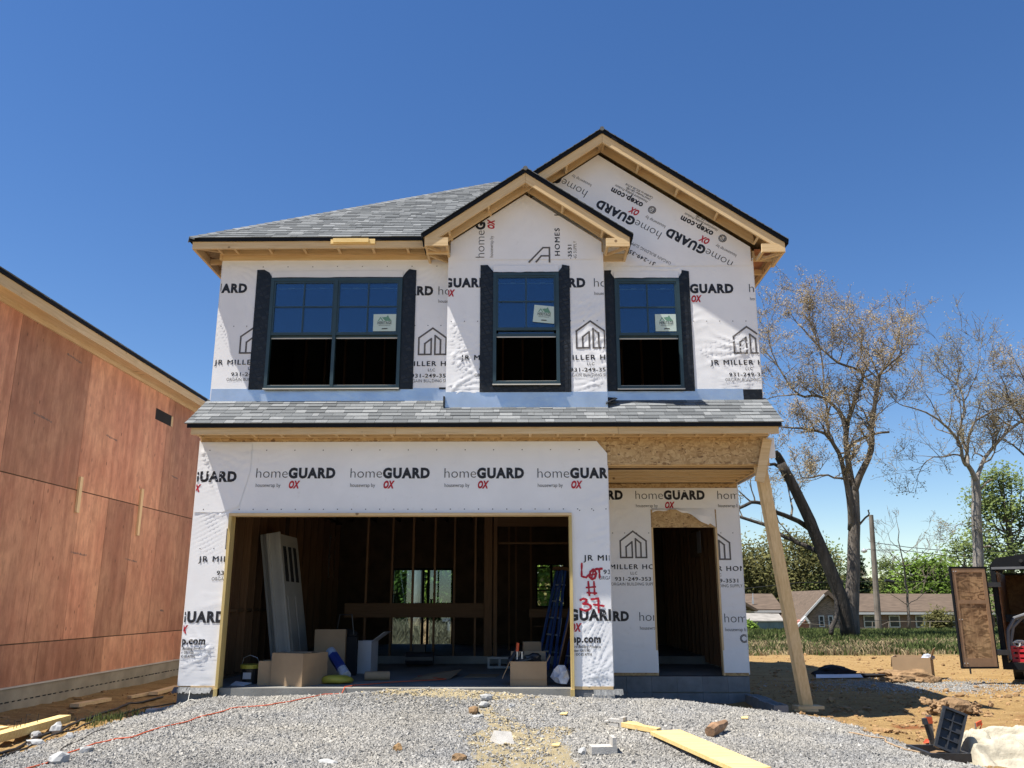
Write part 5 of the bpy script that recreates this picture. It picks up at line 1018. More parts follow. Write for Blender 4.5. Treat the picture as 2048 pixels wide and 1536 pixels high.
bx = carton('cardboard_box', 'open brown carton of tools near the right side of the door', (.06, 12.95, 0), .26, .20, .33, R(0), flaps=(('f', R(-88), .24), ('l', R(-65), .26), ('b', R(75), .12), ('r', R(60), .1)))
carton('cardboard_box', 'small brown carton behind the open tool carton', (.12, 13.7, 0), .13, .10, .56, R(8), tone=.45)
t = thing('work_tools', 'dark hand tools heaped in the open brown carton', 'tools', (.0, 12.95, .2)); f = MB()
for k, (a, b) in enumerate((((-.2, 12.95, .25), (-.12, 13.0, .44)), ((-.1, 12.9, .25), (-.02, 12.95, .46)), ((.05, 12.9, .25), (.2, 13.0, .40)), ((-.18, 12.85, .3), (.1, 12.85, .36)), ((-.22, 12.8, .3), (-.10, 12.95, .5)))): f.tube([a, b], [.03, .022], 7)
f.rock((.12, 12.95, .36), .13, .09, .07, 3); f.rock((-.15, 12.95, .34), .10, .08, .06, 4); f.build('tool_bodies', M['blackp'], t); f = MB(); f.tube([(-.1, 12.9, .35), (-.1, 12.9, .46)], .012, 6); f.tube([(-.03, 12.88, .35), (-.03, 12.88, .46)], .012, 6); f.build('metal_shafts', M['alum'], t); f = MB(); f.tube([(-.1, 12.9, .46), (-.09, 12.91, .58)], .022, 7); f.build('orange_handle', M['orange'], t)
t = thing('plastic_bucket', 'round clear bucket with a yellow lid and white label against the left garage wall', 'bucket', (-4.02, 13.1, 0)); f = MB(); f.lathe((-4.02, 13.1, .001), [(.115, 0), (.135, .20), (.14, .21)], 20); f.build('bucket_body', M['blackp'], t); f = MB(); f.lathe((-4.02, 13.1, .212), [(.155, 0), (.157, .05), (.14, .056), (.001, .057)], 20); f.build('lid', M['yellowp'], t); f = MB(); f.box(-4.09, -3.97, 12.962, 12.966, .07, .16); f.build('label_sheet', M['white'], t)
f = MB(); f.tube([(-4.17, 13.1, .22), (-4.12, 13.05, .36), (-4.02, 13.02, .40), (-3.92, 13.05, .36), (-3.87, 13.1, .22)], .004, 6); f.build('bail_handle', M['alum'], t)
f = MB(); f.prism([(-4.2, 12.75, .002), (-3.98, 12.70, .002), (-3.9, 12.8, .03), (-4.15, 12.86, .05)], (0, 0, .003)); solo('paper_scrap', f, M['white'], 'crumpled pale paper on the slab in front of the yellow bucket', 'paper')
# leaning door slabs
def door_slab(label, dx, dy, panel):
    t = thing('interior_door', label, 'door', (-3.9 + dx, 15.0 + dy, 0), 'primed doors leaning in the garage')
    base = Vector((-3.80 + dx, 14.55 + dy, .01)); up = Vector((-.165, .03, .985)).normalized(); sd = Vector((.09, .995, 0)).normalized(); sd = (sd - up * sd.dot(up)).normalized(); nr = sd.cross(up)
    if nr.x < 0: nr = -nr
    W_, Hh = .84, 2.30; f = MB(); f.obox(base + up * Hh / 2 + sd * W_ / 2, sd * W_ / 2, nr * .021, up * Hh / 2, .5); f.build('door_leaf', M['door'], t)
    e = nr.cross(up).normalized(); e = -e if e.y > 0 else e; f = MB(); c = base + up * (Hh / 2 + .01) + e * .03 - nr * .075; f.obox(c, nr * .115, e * .018, up * (Hh / 2 + .02), .6); f.obox(c + nr * -.10 + e * .025, nr * .022, e * .012, up * (Hh / 2 + .02), .8); f.obox(c + nr * .05 + e * .022, nr * .03, e * .008, up * (Hh / 2 + .015), .5); f.build('door_casing', M['door'], t)
    for a, b, c_, d in ((.10, .38, .2, 1.25), (.46, .74, .2, 1.25)):
        g = MB(); g.obox(base + sd * (a + b) / 2 + up * (c_ + d) / 2 + nr * .024, sd * (b - a) / 2, nr * .006, up * (d - c_) / 2, .6); g.build('door_panel', M['door'], t)
    if panel:
        g = MB()
        for k in range(3): g.obox(base + sd * (.16 + .24 * k) + up * 1.80 + nr * .024, sd * .07, nr * .005, up * .30)
        g.build('glass_lites', M['wglass'], t)
    g = MB(); g.obox(base + up * 1.02 + e * .05 - nr * .03, nr * .012, e * .006, up * .012); g.obox(base + up * .88 + e * .05 - nr * .03, nr * .016, e * .006, up * .016); g.build('latch_bore', M['dark'], t)
door_slab('front primed door of the leaning pair, three small lites at its head', 0, 0, True); door_slab('rear primed door, mostly hidden behind the other leaning door', -.16, .22, False)
# shingle wrapper and bag, paper roll, loose sheets
t = thing('wrapped_roll', 'white plastic wrapped roll with blue print leaning on the yellow bag', 'roll', (-2.75, 13.4, 0)); f = MB(); f.tube([(-2.98, 13.65, .42), (-2.62, 13.15, .10)], .075, 12); f.build('wrapper', M['plast'], t); f = MB(); f.tube([(-2.90, 13.50, .36), (-2.72, 13.26, .20)], .078, 6); f.build('blue_print_band', M['bluepr'], t)
f = MB(); f.rock((-2.72, 13.05, .055), .24, .15, .075, 9, .6, 0, .12); solo('material_bag', f, M['yellowp'], 'flat yellow bag lying just inside the garage door', 'bag', smooth=True)
f = MB(); f.tube([(-2.42, 13.55, .07), (-2.05, 13.62, .07)], .065, 14, cap=False); f.tube([(-2.42, 13.55, .07), (-2.05, 13.62, .07)], .045, 14, cap=False); solo('paper_roll', f, M['card'], 'short brown paper roll lying on the slab right of the yellow bag', 'roll')
f = MB(); f.poly([(-1.75, 13.7, .006), (-1.15, 13.75, .004), (-1.0, 14.5, .10), (-1.55, 14.55, .03)]); f.poly([(-1.75, 13.7, .002), (-1.55, 14.55, .026), (-1.0, 14.5, .096), (-1.15, 13.75, .001)]); solo('cardboard_sheet', f, M['card'], 'curled flat cardboard sheet in the middle of the garage floor', 'cardboard')
f = MB(); f.prism([(-.95, 14.1, .003), (-.45, 14.15, .003), (-.4, 14.7, .003), (-.9, 14.75, .003)], (0, 0, .005)); solo('cardboard_sheet', f, M['card'], 'flat cardboard piece right of the curled cardboard sheet', 'cardboard')
t = thing('rolling_toolbox', 'black tool bag with handle standing behind the wrapped roll', 'tool bag', (-2.9, 14.6, 0)); f = MB(); f.obox((-2.95, 14.6, .30), (.20, .02, 0), (-.02, .16, 0), (0, 0, .30)); f.rock((-2.95, 14.6, .62), .17, .14, .1, 5); f.build('bag_body', M['cloth'], t); f = MB(); f.tube([(-3.1, 14.55, .6), (-3.05, 14.55, .95), (-2.85, 14.55, .95), (-2.8, 14.55, .6)], .012, 6); f.build('handle', M['blackp'], t)
t = thing('hollow_block', 'grey two core concrete block on the garage slab behind the tool carton', 'block', (-.4, 16.1, 0)); f = MB()
for a, b, c, d in ((-.66, -.22, 0, .035), (-.66, -.22, .16, .195), (-.66, -.62, .035, .16), (-.46, -.42, .035, .16), (-.26, -.22, .035, .16)): f.box(a, b, 16.0, 16.19, .002 + c, .002 + d)
f.build('block_shell', M['blockl'], t)
# blue fibreglass step ladders
def ladder(label, x, y, tilt, tone):
    t = thing('step_ladder', label, 'ladder', (x, y, 0), 'blue step ladders leaning in the garage'); up = Vector((tilt, .06, 1)).normalized(); sd = Vector((.35, -.93, 0)); sd = (sd - up * sd.dot(up)).normalized(); nr = sd.cross(up); L = 1.72; b0 = Vector((x, y, .01))
    for s, w0 in ((-1, .25), (1, .25)):
        f = MB(); f.beam(b0 + sd * s * w0, b0 + sd * s * .13 + up * L, .07, .03, nr, tone); rl = f.build('front_rail', M['blue'], t); f = MB(); f.obox(b0 + sd * s * (w0 - .03) + up * .75 + nr * -.02, sd * .025, nr * .004, up * .14); f.build('pale_label', M['lbl'], rl)
        f = MB(); f.beam(b0 + sd * s * w0 + nr * .12, b0 + sd * s * .12 + nr * .05 + up * L, .06, .03, nr, tone - .2); f.build('rear_rail', M['blue'], t)
    for k in range(6): f = MB(); a = .3 + k * .29; w_ = .24 - .055 * a; f.obox(b0 + up * a, sd * w_, nr * .045, up * .012); f.build('step', M['alum'], t)
    f = MB(); f.obox(b0 + up * (L + .02) + nr * .03, sd * .17, nr * .09, up * .03); f.build('top_cap', M['studx'], t)
ladder('taller blue step ladder leaning by the right garage wall, tan top cap', .42, 15.6, .16, .6); ladder('blue step ladder standing nearest the right garage jamb', .72, 14.3, .17, .45)
for k, lb in enumerate(('pale thin board leaning inside the right garage jamb', 'second pale thin board leaning just behind the other by the jamb')):
    f = MB(); f.beam((.47 + .05 * k, 13.2 + .2 * k, .02), (.98, 13.6 + .3 * k, 2.0), .09, .02, (-1, .5, .2), .5); solo('trim_board', f, M['stud'], lb, 'board', 'thin boards leaning by the right jamb')
f = MB(); f.rock((.55, 12.75, .12), .12, .10, .15, 14, .5, 0, .35); solo('crumpled_plastic', f, M['plast'], 'crumpled clear plastic sheeting beside the right garage jamb', 'plastic')
t = thing('compressor', 'dark low air compressor far back on the garage floor', 'compressor', (-1.9, 16.2, 0)); f = MB(); f.tube([(-2.15, 16.2, .16), (-1.65, 16.2, .16)], .12, 12); f.build('tank', M['blackp'], t); f = MB(); f.box(-2.02, -1.80, 16.1, 16.3, .27, .40); f.build('motor', M['rubber'], t)

# ------------------------------------------------------------------ cords and cables on the gravel
def cord(name, label, pts, r, mat, cat, n=10):
    Q = []
    for i in range(len(pts) - 1):
        for u in np.linspace(0, 1, n, endpoint=False): Q.append((pts[i][0] * (1 - u) + pts[i + 1][0] * u, pts[i][1] * (1 - u) + pts[i + 1][1] * u, (pts[i][2] if len(pts[i]) > 2 else None)))
    Q.append((*pts[-1][:2], None)); f = MB(); rr = random.Random(len(pts)); P3 = []
    for i, (x, y, z) in enumerate(Q): P3.append((x + .02 * math.sin(i * .7) + rr.uniform(-.004, .004), y + .03 * math.sin(i * .45 + 1), (0.0 if (y > 12.38 and -4.8 < x < 1.2) else Hs(x, y)) + r + .012))
    f.tube(P3, r, 6); return solo(name, f, M[mat], label, cat, smooth=True)
G = lambda x, y, Z=0: GP(x, y)
cord('extension_cord', 'orange extension cord running across the gravel into the garage', [G(40, 1545, -.44), G(190, 1490, -.38), G(260, 1478, -.36), G(370, 1447, -.30), G(460, 1420, -.24), G(545, 1412, -.20), G(600, 1402), G(650, 1392), (-2.50, 12.37), (-2.35, 12.7), (-1.8, 13.2), (-1.2, 13.6), (-1.7, 14.2)], .007, 'orange', 'cord')
cord('black_cable', 'thick black cable on the clay along the left gravel edge', [(-6.4, 9.5), G(0, 1512, -.42), G(120, 1465, -.41), G(250, 1413, -.40), (-5.9, 14.6)], .017, 'rubber', 'cable')
cord('black_cable', 'thinner black cable just outside the thick one by the left gravel edge', [(-6.3, 9.5), G(0, 1518, -.42), G(150, 1462, -.41), G(280, 1420, -.40), (-5.3, 14.0)], .011, 'rubber', 'cable')
cord('thin_wire', 'thin dark wire half buried in the gravel on the left', [G(95, 1520, -.42), G(150, 1487, -.40), G(215, 1458, -.38)], .006, 'rubber', 'wire')
cord('root_stick', 'long pale peeled root lying on the clay right of the gravel', [G(1700, 1470, -.46), G(1765, 1480, -.47), G(1790, 1497, -.48), G(1840, 1511, -.49)], .010, 'card', 'stick')
# ------------------------------------------------------------------ boards, blocks and rocks lying about
def lying(name, label, a, b, w_, h, mat, cat, lift=0.0, tone=.5, group=None):
    a = Vector((*a, Hs(*a) + h / 2 + .015 + lift)); b = Vector((*b, Hs(*b) + h / 2 + .015 + lift)); f = MB(); f.beam(a, b, w_, h, (0, 0, 1), tone); return solo(name, f, M[mat], label, cat, group)
a_ = Vector(GP(1331, 1475)); b_ = Vector(GP(1468, 1538)); b_ = a_ + (b_ - a_) * 1.25; lying('plank', 'wide yellow pine plank lying on the gravel at the bottom right', a_, b_, .36, .038, 'yel', 'plank', .02, .6)
t = lying('timber_offcut', 'short yellow two by four offcut with a grey clamp beside it', GP(1247, 1458), GP(1318, 1471), .09, .05, 'yel', 'timber', .01, .6)
cx_, cy_ = GP(1238, 1456); z = Hs(cx_, cy_)
t = thing('grey_clamp', 'grey metal clamp gripping the end of the short yellow offcut', 'clamp', (cx_, cy_, z)); f = MB(); f.obox((cx_ + .05, cy_ - .02, z + .06), (.02, -.015, 0), (.03, .045, 0), (0, 0, .06)); f.obox((cx_ - .04, cy_ + .03, z + .08), (.06, -.04, 0), (.02, .03, 0), (0, 0, .014)); f.obox((cx_ - .04, cy_ + .03, z + .03), (.05, -.035, 0), (.02, .03, 0), (0, 0, .018)); f.build('clamp_jaw', M['blockl'], t); f = MB(); f.tube([(cx_ - .10, cy_ + .07, z + .06), (cx_ - .15, cy_ + .11, z + .05)], .018, 6); f.build('clamp_screw', M['blockl'], t)
f = MB(); ax, ay = GP(1250, 1449); bx_, by_ = GP(1275, 1455)
for k in range(5): f.beam((ax + .03 * k, ay - .02 * k, Hs(ax, ay) + .04), (bx_ + .02 * k, by_ - .03 * k, Hs(bx_, by_) + .03), .012, .006, (0, 0, 1), .7)
solo('wood_slivers', f, M['yel'], 'thin striped wood slivers beside the yellow offcut', 'slivers')
TA, TB = Vector(GP(-60, 1506)), Vector(GP(128, 1451)); lying('timber_beam', 'long pale timber with bent nails lying at the lower left', TA, TB, .15, .09, 'yel', 'timber', .02, .6)
f = MB()
for k, (u, l) in enumerate(((.40, .12), (.43, .09), (.47, .12), (.52, .14), (.66, .10))):
    x, y = TA.lerp(TB, u); zb = Hs(x, y) + .11; f.tube([(x, y, zb), (x + .004, y, zb + l), (x + (.05 if k == 3 else 0), y, zb + l)], .004, 5)
solo('bent_nails', f, M['rubber'], 'bent nails sticking up from the long pale timber', 'nails')
lying('timber_beam', 'second pale timber end behind the nailed one at the left edge', GP(-60, 1482), GP(8, 1468), .14, .06, 'yel', 'timber', .01, .7)
lying('timber_offcut', 'short pale board on the shaded clay beside the block foundation', GP(148, 1417), GP(214, 1404), .14, .05, 'lx', 'board', .0, .5)
lying('timber_offcut', 'board on the clay near the house corner, mid way along the foundation', GP(258, 1399), GP(300, 1391), .09, .04, 'lx', 'board', .0, .5)
lying('timber_offcut', 'board end closest to the wrapped house corner on the left', GP(306, 1392), GP(356, 1378), .15, .05, 'lx', 'board', .0, .5)
f = MB(); z = Hs(-5.1, 12.3); f.obox((-4.86, 12.14, -.36), (.22, .01, 0), (-.01, .10, 0), (0, 0, .12), .4); t = solo('corner_block', f, M['blockl'], 'grey block with a pink paint mark in front of the left house corner', 'block'); f = MB(); f.prism([(-4.93, 12.030, -.24), (-4.72, 12.036, -.23), (-4.66, 12.038, -.30), (-4.75, 12.032, -.38), (-4.97, 12.026, -.40), (-4.90, 12.030, -.32)], (0, -.003, 0)); f.build('pink_mark', M['pink'], t)
f = MB(); f.tube([(-4.58, 12.27, -.02), (-4.57, 12.20, -.14), (-4.66, 12.08, -.22), (-4.78, 11.98, -.30), (-4.86, 11.92, -.36)], .005, 5); f.tube([(-4.57, 12.2, -.14), (-4.50, 12.14, -.12), (-4.42, 12.12, -.15)], .004, 5); solo('white_string', f, M['bone'], 'white string line hanging from the left house corner', 'string')
def block_l(label, x, y, rot, s=1.0, seed=1):
    z = Hs(x, y); f = MB(); c, d = math.cos(rot), math.sin(rot); ux, uy = Vector((c, d, 0)), Vector((-d, c, 0)); f.obox(Vector((x, y, z + .04 * s)), ux * .13 * s, uy * .09 * s, Vector((0, 0, .035 * s)), .5); f.obox(Vector((x, y, z + .11 * s)) + ux * .105 * s, ux * .02 * s, uy * .088 * s, Vector((0, 0, .05 * s)), .6); return solo('broken_block', f, M['blockl'], label, 'block')
block_l('L shaped broken concrete block on the gravel left of the wide plank', *GP(1206, 1507), .1)
f = MB(); wx_, wy_ = GP(1000, 1486); z = Hs(wx_, wy_); f.prism([(wx_ - .12, wy_ + .08, z), (wx_ - .03, wy_ - .06, z), (wx_ - .07, wy_ + .06, z + .12)], (.19, .05, -.02), .5); solo('broken_block', f, M['blockl'], 'wedge shaped grey block in the sandy channel at the bottom centre', 'block')
for k, (px, py, rx, ry, rz, mat, lb) in enumerate(((972, 1400, .10, .07, .06, 'rockm', 'flat grey stone closest to the garage slab by the sandy heap'), (968, 1413, .11, .07, .05, 'rockm', 'flat grey stone just in front of the one by the slab'), (947, 1427, .12, .07, .07, 'clayd', 'dark brown stone above the sandy channel'),
    (796, 1502, .075, .05, .055, 'clay', 'rusty orange rock alone on the gravel, lower centre'), (920, 1522, .09, .07, .05, 'clayd', 'brown clod at the left edge of the sandy channel bottom'), (1165, 1510, .055, .05, .05, 'rockm', 'round dark grey pebble pair left of the broken block'), (1023, 1414, .06, .04, .03, 'rockm', 'small grey chip on the gravel in front of the garage slab'),
    (112, 1468, .10, .07, .10, 'rockm', 'upright grey rock beside the black cables on the left'), (139, 1478, .06, .05, .05, 'rockm', 'small grey rock right of the upright rock'), (72, 1490, .13, .08, .05, 'rockm', 'flat pale slab rock at the gravel edge below the upright rock'), (115, 1528, .11, .08, .08, 'rockm', 'grey rock in the gravel beside the orange cord at the lower left'), (172, 1505, .10, .08, .05, 'rockm', 'pale flat rock touching the orange cord'),
    (70, 1474, .12, .07, .05, 'rockm', 'pale rock resting against the long nailed timber'), (655, 1528, .13, .05, .03, 'rockm', 'long flat chip of stone at the bottom of the gravel'), (955, 1436, .11, .04, .03, 'rockm', 'thin grey stone sliver just below the dark brown stone'))):
    x, y = GP(px, py); f = MB(); f.rock((x, y, Hs(x, y) + rz * .45), rx * .85, ry * .85, rz * .9, 60 + k, .5, 0, .2, k * .7); solo('loose_rock', f, M[mat], lb, 'rock')
f = MB(); a = Vector(GP(1420, 1476)); b = Vector(GP(1452, 1464)); a = Vector((*a, Hs(*a) + .06)); b = Vector((*b, Hs(*b) + .07)); f.tube([a, a.lerp(b, .3) + Vector((0, 0, .015)), a.lerp(b, .7) + Vector((0, 0, .012)), b + Vector((0, 0, .03))], [.06, .07, .055, .035], 9); solo('rotten_log', f, M['wood'], 'short rotten log on the gravel above the wide plank', 'log')
for k, (px, py, lb) in enumerate(((1128, 1433, 'yellow wood chip on the gravel right of centre'), (1490, 1441, 'pale yellow chip on the gravel near the porch'), (1112, 1496, 'orange wood chip at the right of the sandy channel'))):
    x, y = GP(px, py); f = MB(); z = Hs(x, y) + .02; f.prism([(x - .05, y - .02, z), (x + .03, y - .03, z), (x + .05, y + .03, z + .02), (x - .03, y + .04, z + .01)], (0, 0, .01)); solo('wood_chip', f, M['yel'], lb, 'chip')
# ------------------------------------------------------------------ lower right: tray, stake, tarp, clod
t = thing('plastic_tub', 'black plastic meter box half sunk in the clay at the lower right', 'tub', (4.7, 9.9, -.6)); f = MB(); zt = -.36
p0, p1, p2 = onZ(1860, 1507, zt), onZ(1948, 1509, zt), onZ(1864, 1489, zt); x0, x1, y0, y1 = p0.x, p1.x, p0.y, p2.y
for a, b, c, d in ((x0, x1, y0, y0 + .035), (x0, x1, y1 - .035, y1), (x0, x0 + .035, y0 + .035, y1 - .035), (x1 - .035, x1, y0 + .035, y1 - .035)): f.box(a, b, c, d, zt - .085, zt)
for a, b, c, d in ((x0 + .03, x1 - .03, y0 + .03, y0 + .05), (x0 + .03, x1 - .03, y1 - .05, y1 - .03), (x0 + .03, x0 + .05, y0 + .05, y1 - .05), (x1 - .05, x1 - .03, y0 + .05, y1 - .05)): f.box(a, b, c, d, zt - .45, zt - .08)
f.build('tub_wall', M['blackp'], t); f = MB(); f.box(x0 + .05, x1 - .05, y0 + .05, y1 - .05, zt - .3, zt - .12); f.rock(((x0 + x1) / 2, (y0 + y1) / 2, zt - .10), (x1 - x0) * .4, (y1 - y0) * .35, .05, 4, .5, 0, .3, 0, 3); f.build('mud_fill', M['clayd'], t)
TX, TY = x1, (y0 + y1) / 2
t = thing('tub_lid', 'ribbed underside of a black lid propped upright in the tub', 'lid', (TX - .08, TY, -.3)); c = Vector((TX - .06, TY, -.18)); u = Vector((.40, .15, .88)).normalized(); s_ = Vector((.80, -.25, -.40)); s_ = (s_ - u * s_.dot(u)).normalized(); n_ = s_.cross(u)
n_ = -n_ if n_.y > 0 else n_
f = MB(); f.obox(c, s_ * .115, n_ * .01, u * .22); f.build('lid_plate', M['blackp'], t); f = MB()
for q in (-1, 1): f.obox(c + s_ * .108 * q + n_ * .03, s_ * .012, n_ * .035, u * .22); f.obox(c + u * .21 * q + n_ * .03, s_ * .095, n_ * .035, u * .012)
for q in (-.10, 0, .10): f.obox(c + u * q + n_ * .022, s_ * .095, n_ * .02, u * .006)
f.obox(c + n_ * .022, s_ * .006, n_ * .019, u * .195); f.build('rib', M['blackp'], t)
SY = y1 + .12; a, b = onY(1865, 1492, SY), onY(1857, 1430, SY); e = (b - a).normalized()
t = thing('survey_stake', 'grey stake with orange tape and black cap behind the tub', 'stake', tuple(a)); f = MB(); f.beam(a - e * .12, b, .055, .022, (0, -1, 0)); f.build('stake_blade', M['pole'], t); f = MB(); f.beam(b - e * .09, b - e * .02, .062, .029, (0, -1, 0)); f.build('orange_tape', M['orange'], t); f = MB(); c, d = onY(1861, 1480, SY - .03), onY(1851, 1448, SY - .03); f.beam(c, d, .035, .02, (0, -1, 0)); f.tube([d, d + Vector((-.01, 0, .06))], [.035, .03], 8); f.build('black_holder', M['blackp'], t)
f = MB(); q = [GP(1846, 1493), GP(1864, 1494), GP(1866, 1484), GP(1852, 1487)]; f.poly([(a_[0], a_[1], Hs(*a_) + .03 + .02 * (k % 2)) for k, a_ in enumerate(q)]); solo('orange_flag', f, M['orange'], 'orange plastic flag lying flat behind the black tub', 'flag')
def tarp():
    n, m = 150, 110; x0 = TX + .02; xs = np.linspace(x0, x0 + 2.4, n); ys = np.linspace(9.05, TY + .45, m); X, Y = np.meshgrid(xs, ys, indexing='ij'); u = X - x0
    prof = .30 * sst(0, .13, u) * (1 - .35 * sst(.15, .9, u)) + .12 * fbm(X * 1.7, Y * 1.7, 3, 70); front = 9.25 + .22 * fbm(X * 2.5, X * 0 + 3, 3, 75)
    yy = sst(front - .05, front + .5, Y) * sst(TY + .46, TY + .2, Y); fold = fbm(X * 2.0 + .8 * fbm(X * 3, Y * 3, 2, 73), Y * 4.5 + X * 1.5, 3, 71)
    Z = H(X, Y) - .02 + prof * yy + .065 * np.sin(fold * 22) * yy * sst(.02, .2, u) + .02 * fbm(X * 11, Y * 11, 2, 72) * yy
    Xw = X + .10 * (fbm(Y * 2, X * 2, 2, 74) - .5) * sst(0, .3, u); o = grid_mesh('canvas_tarp', np.stack([Xw, Y, Z], -1).reshape(-1, 3), n, m, M['tarp']); tag(o, 'rumpled cream tarp heaped at the bottom right corner', 'tarp')
tarp()
a, b = onY(1948, 1470, TY + .3), onY(1951, 1446, TY + .3); t = thing('orange_tie', 'orange tie ribbon on a stick above the cream tarp', 'ribbon', tuple(a)); f = MB(); f.tube([a - Vector((0, 0, .25)), b], .010, 6); f.build('stick', M['pole'], t); f = MB(); f.obox(b + Vector((.035, 0, -.005)), (.035, .01, .012), (0, .012, 0), (0, 0, .022)); f.obox(b + Vector((.05, 0, -.045)), (.014, 0, .02), (0, .008, 0), (.01, 0, .02)); f.build('ribbon', M['orange'], t)
cx_, cy_ = GP(1920, 1432); f = MB(); f.rock((cx_, cy_ + .2, Hs(cx_, cy_) + .05), .30, .22, .16, 80, .5, 0, .16, .2, 3)
for k in range(60): r_ = random.Random(k); f.rock((cx_ + r_.gauss(0, .2), cy_ + .12 + r_.gauss(0, .12), Hs(cx_, cy_) + r_.uniform(-.02, .17)), r_.uniform(.03, .07), .05, .045, k, r_.uniform(.2, .8), 0, .3)
solo('clay_clod', f, M['clayd'], 'big crumbly brown clod of clay at the right', 'clod')
f = MB(); f.rock((7.55, 16.9 + .9, -.30), .45, .2, .16, 83, .5, 0, .3, -.4, 3)
for k in range(18): r_ = random.Random(100 + k); f.rock((7.55 + r_.uniform(-.5, .5), 17.6 + r_.uniform(-.3, .2), -.32), .08, .07, .06, k, .5, 0, .3)
solo('clay_clod', f, M['clayd'], 'low ridge of brown clods behind the cardboard box on the clay', 'clod')
b2 = carton('cardboard_box', 'open cardboard box standing alone on the bare clay', (8.05, 18.6, Hs(8.05, 18.6)), .36, .42, .44, R(-28), flaps=(('l', R(-84), .2), ('r', R(70), .18)))
f = MB(); f.rock((8.32, 18.45, Hs(8, 18.6) + .42), .13, .13, .06, 7, .5, 0, .3); f.build('film_inside', M['plast'], b2)
f = MB(); f.rock((6.45, 18.9, Hs(6.4, 18.9) + .06), .42, .25, .14, 91, .5, 0, .3, .1, 3); f.rock((6.95, 18.85, Hs(7, 18.8) + .02), .6, .14, .05, 92, .5, 0, .3); solo('black_fabric', f, M['cloth'], 'heap of black fabric lying at the edge of the house shadow', 'fabric')
f = MB(); z = Hs(6.3, 18.4); f.prism([(5.9, 18.2, z + .02), (6.9, 18.35, z + .02), (6.95, 18.6, z + .06), (6.0, 18.5, z + .06)], (0, 0, .01)); solo('white_sheet', f, M['wrap_dull'], 'pale flat sheet in front of the black fabric heap', 'sheet')
f = MB(); f.rock((7.9, 19.4, Hs(7.9, 19.4) + .03), .4, .12, .07, 95, .5, 0, .35, -.1); solo('dark_debris', f, M['clayd'], 'dark strip of debris left of the cardboard box on the clay', 'debris')

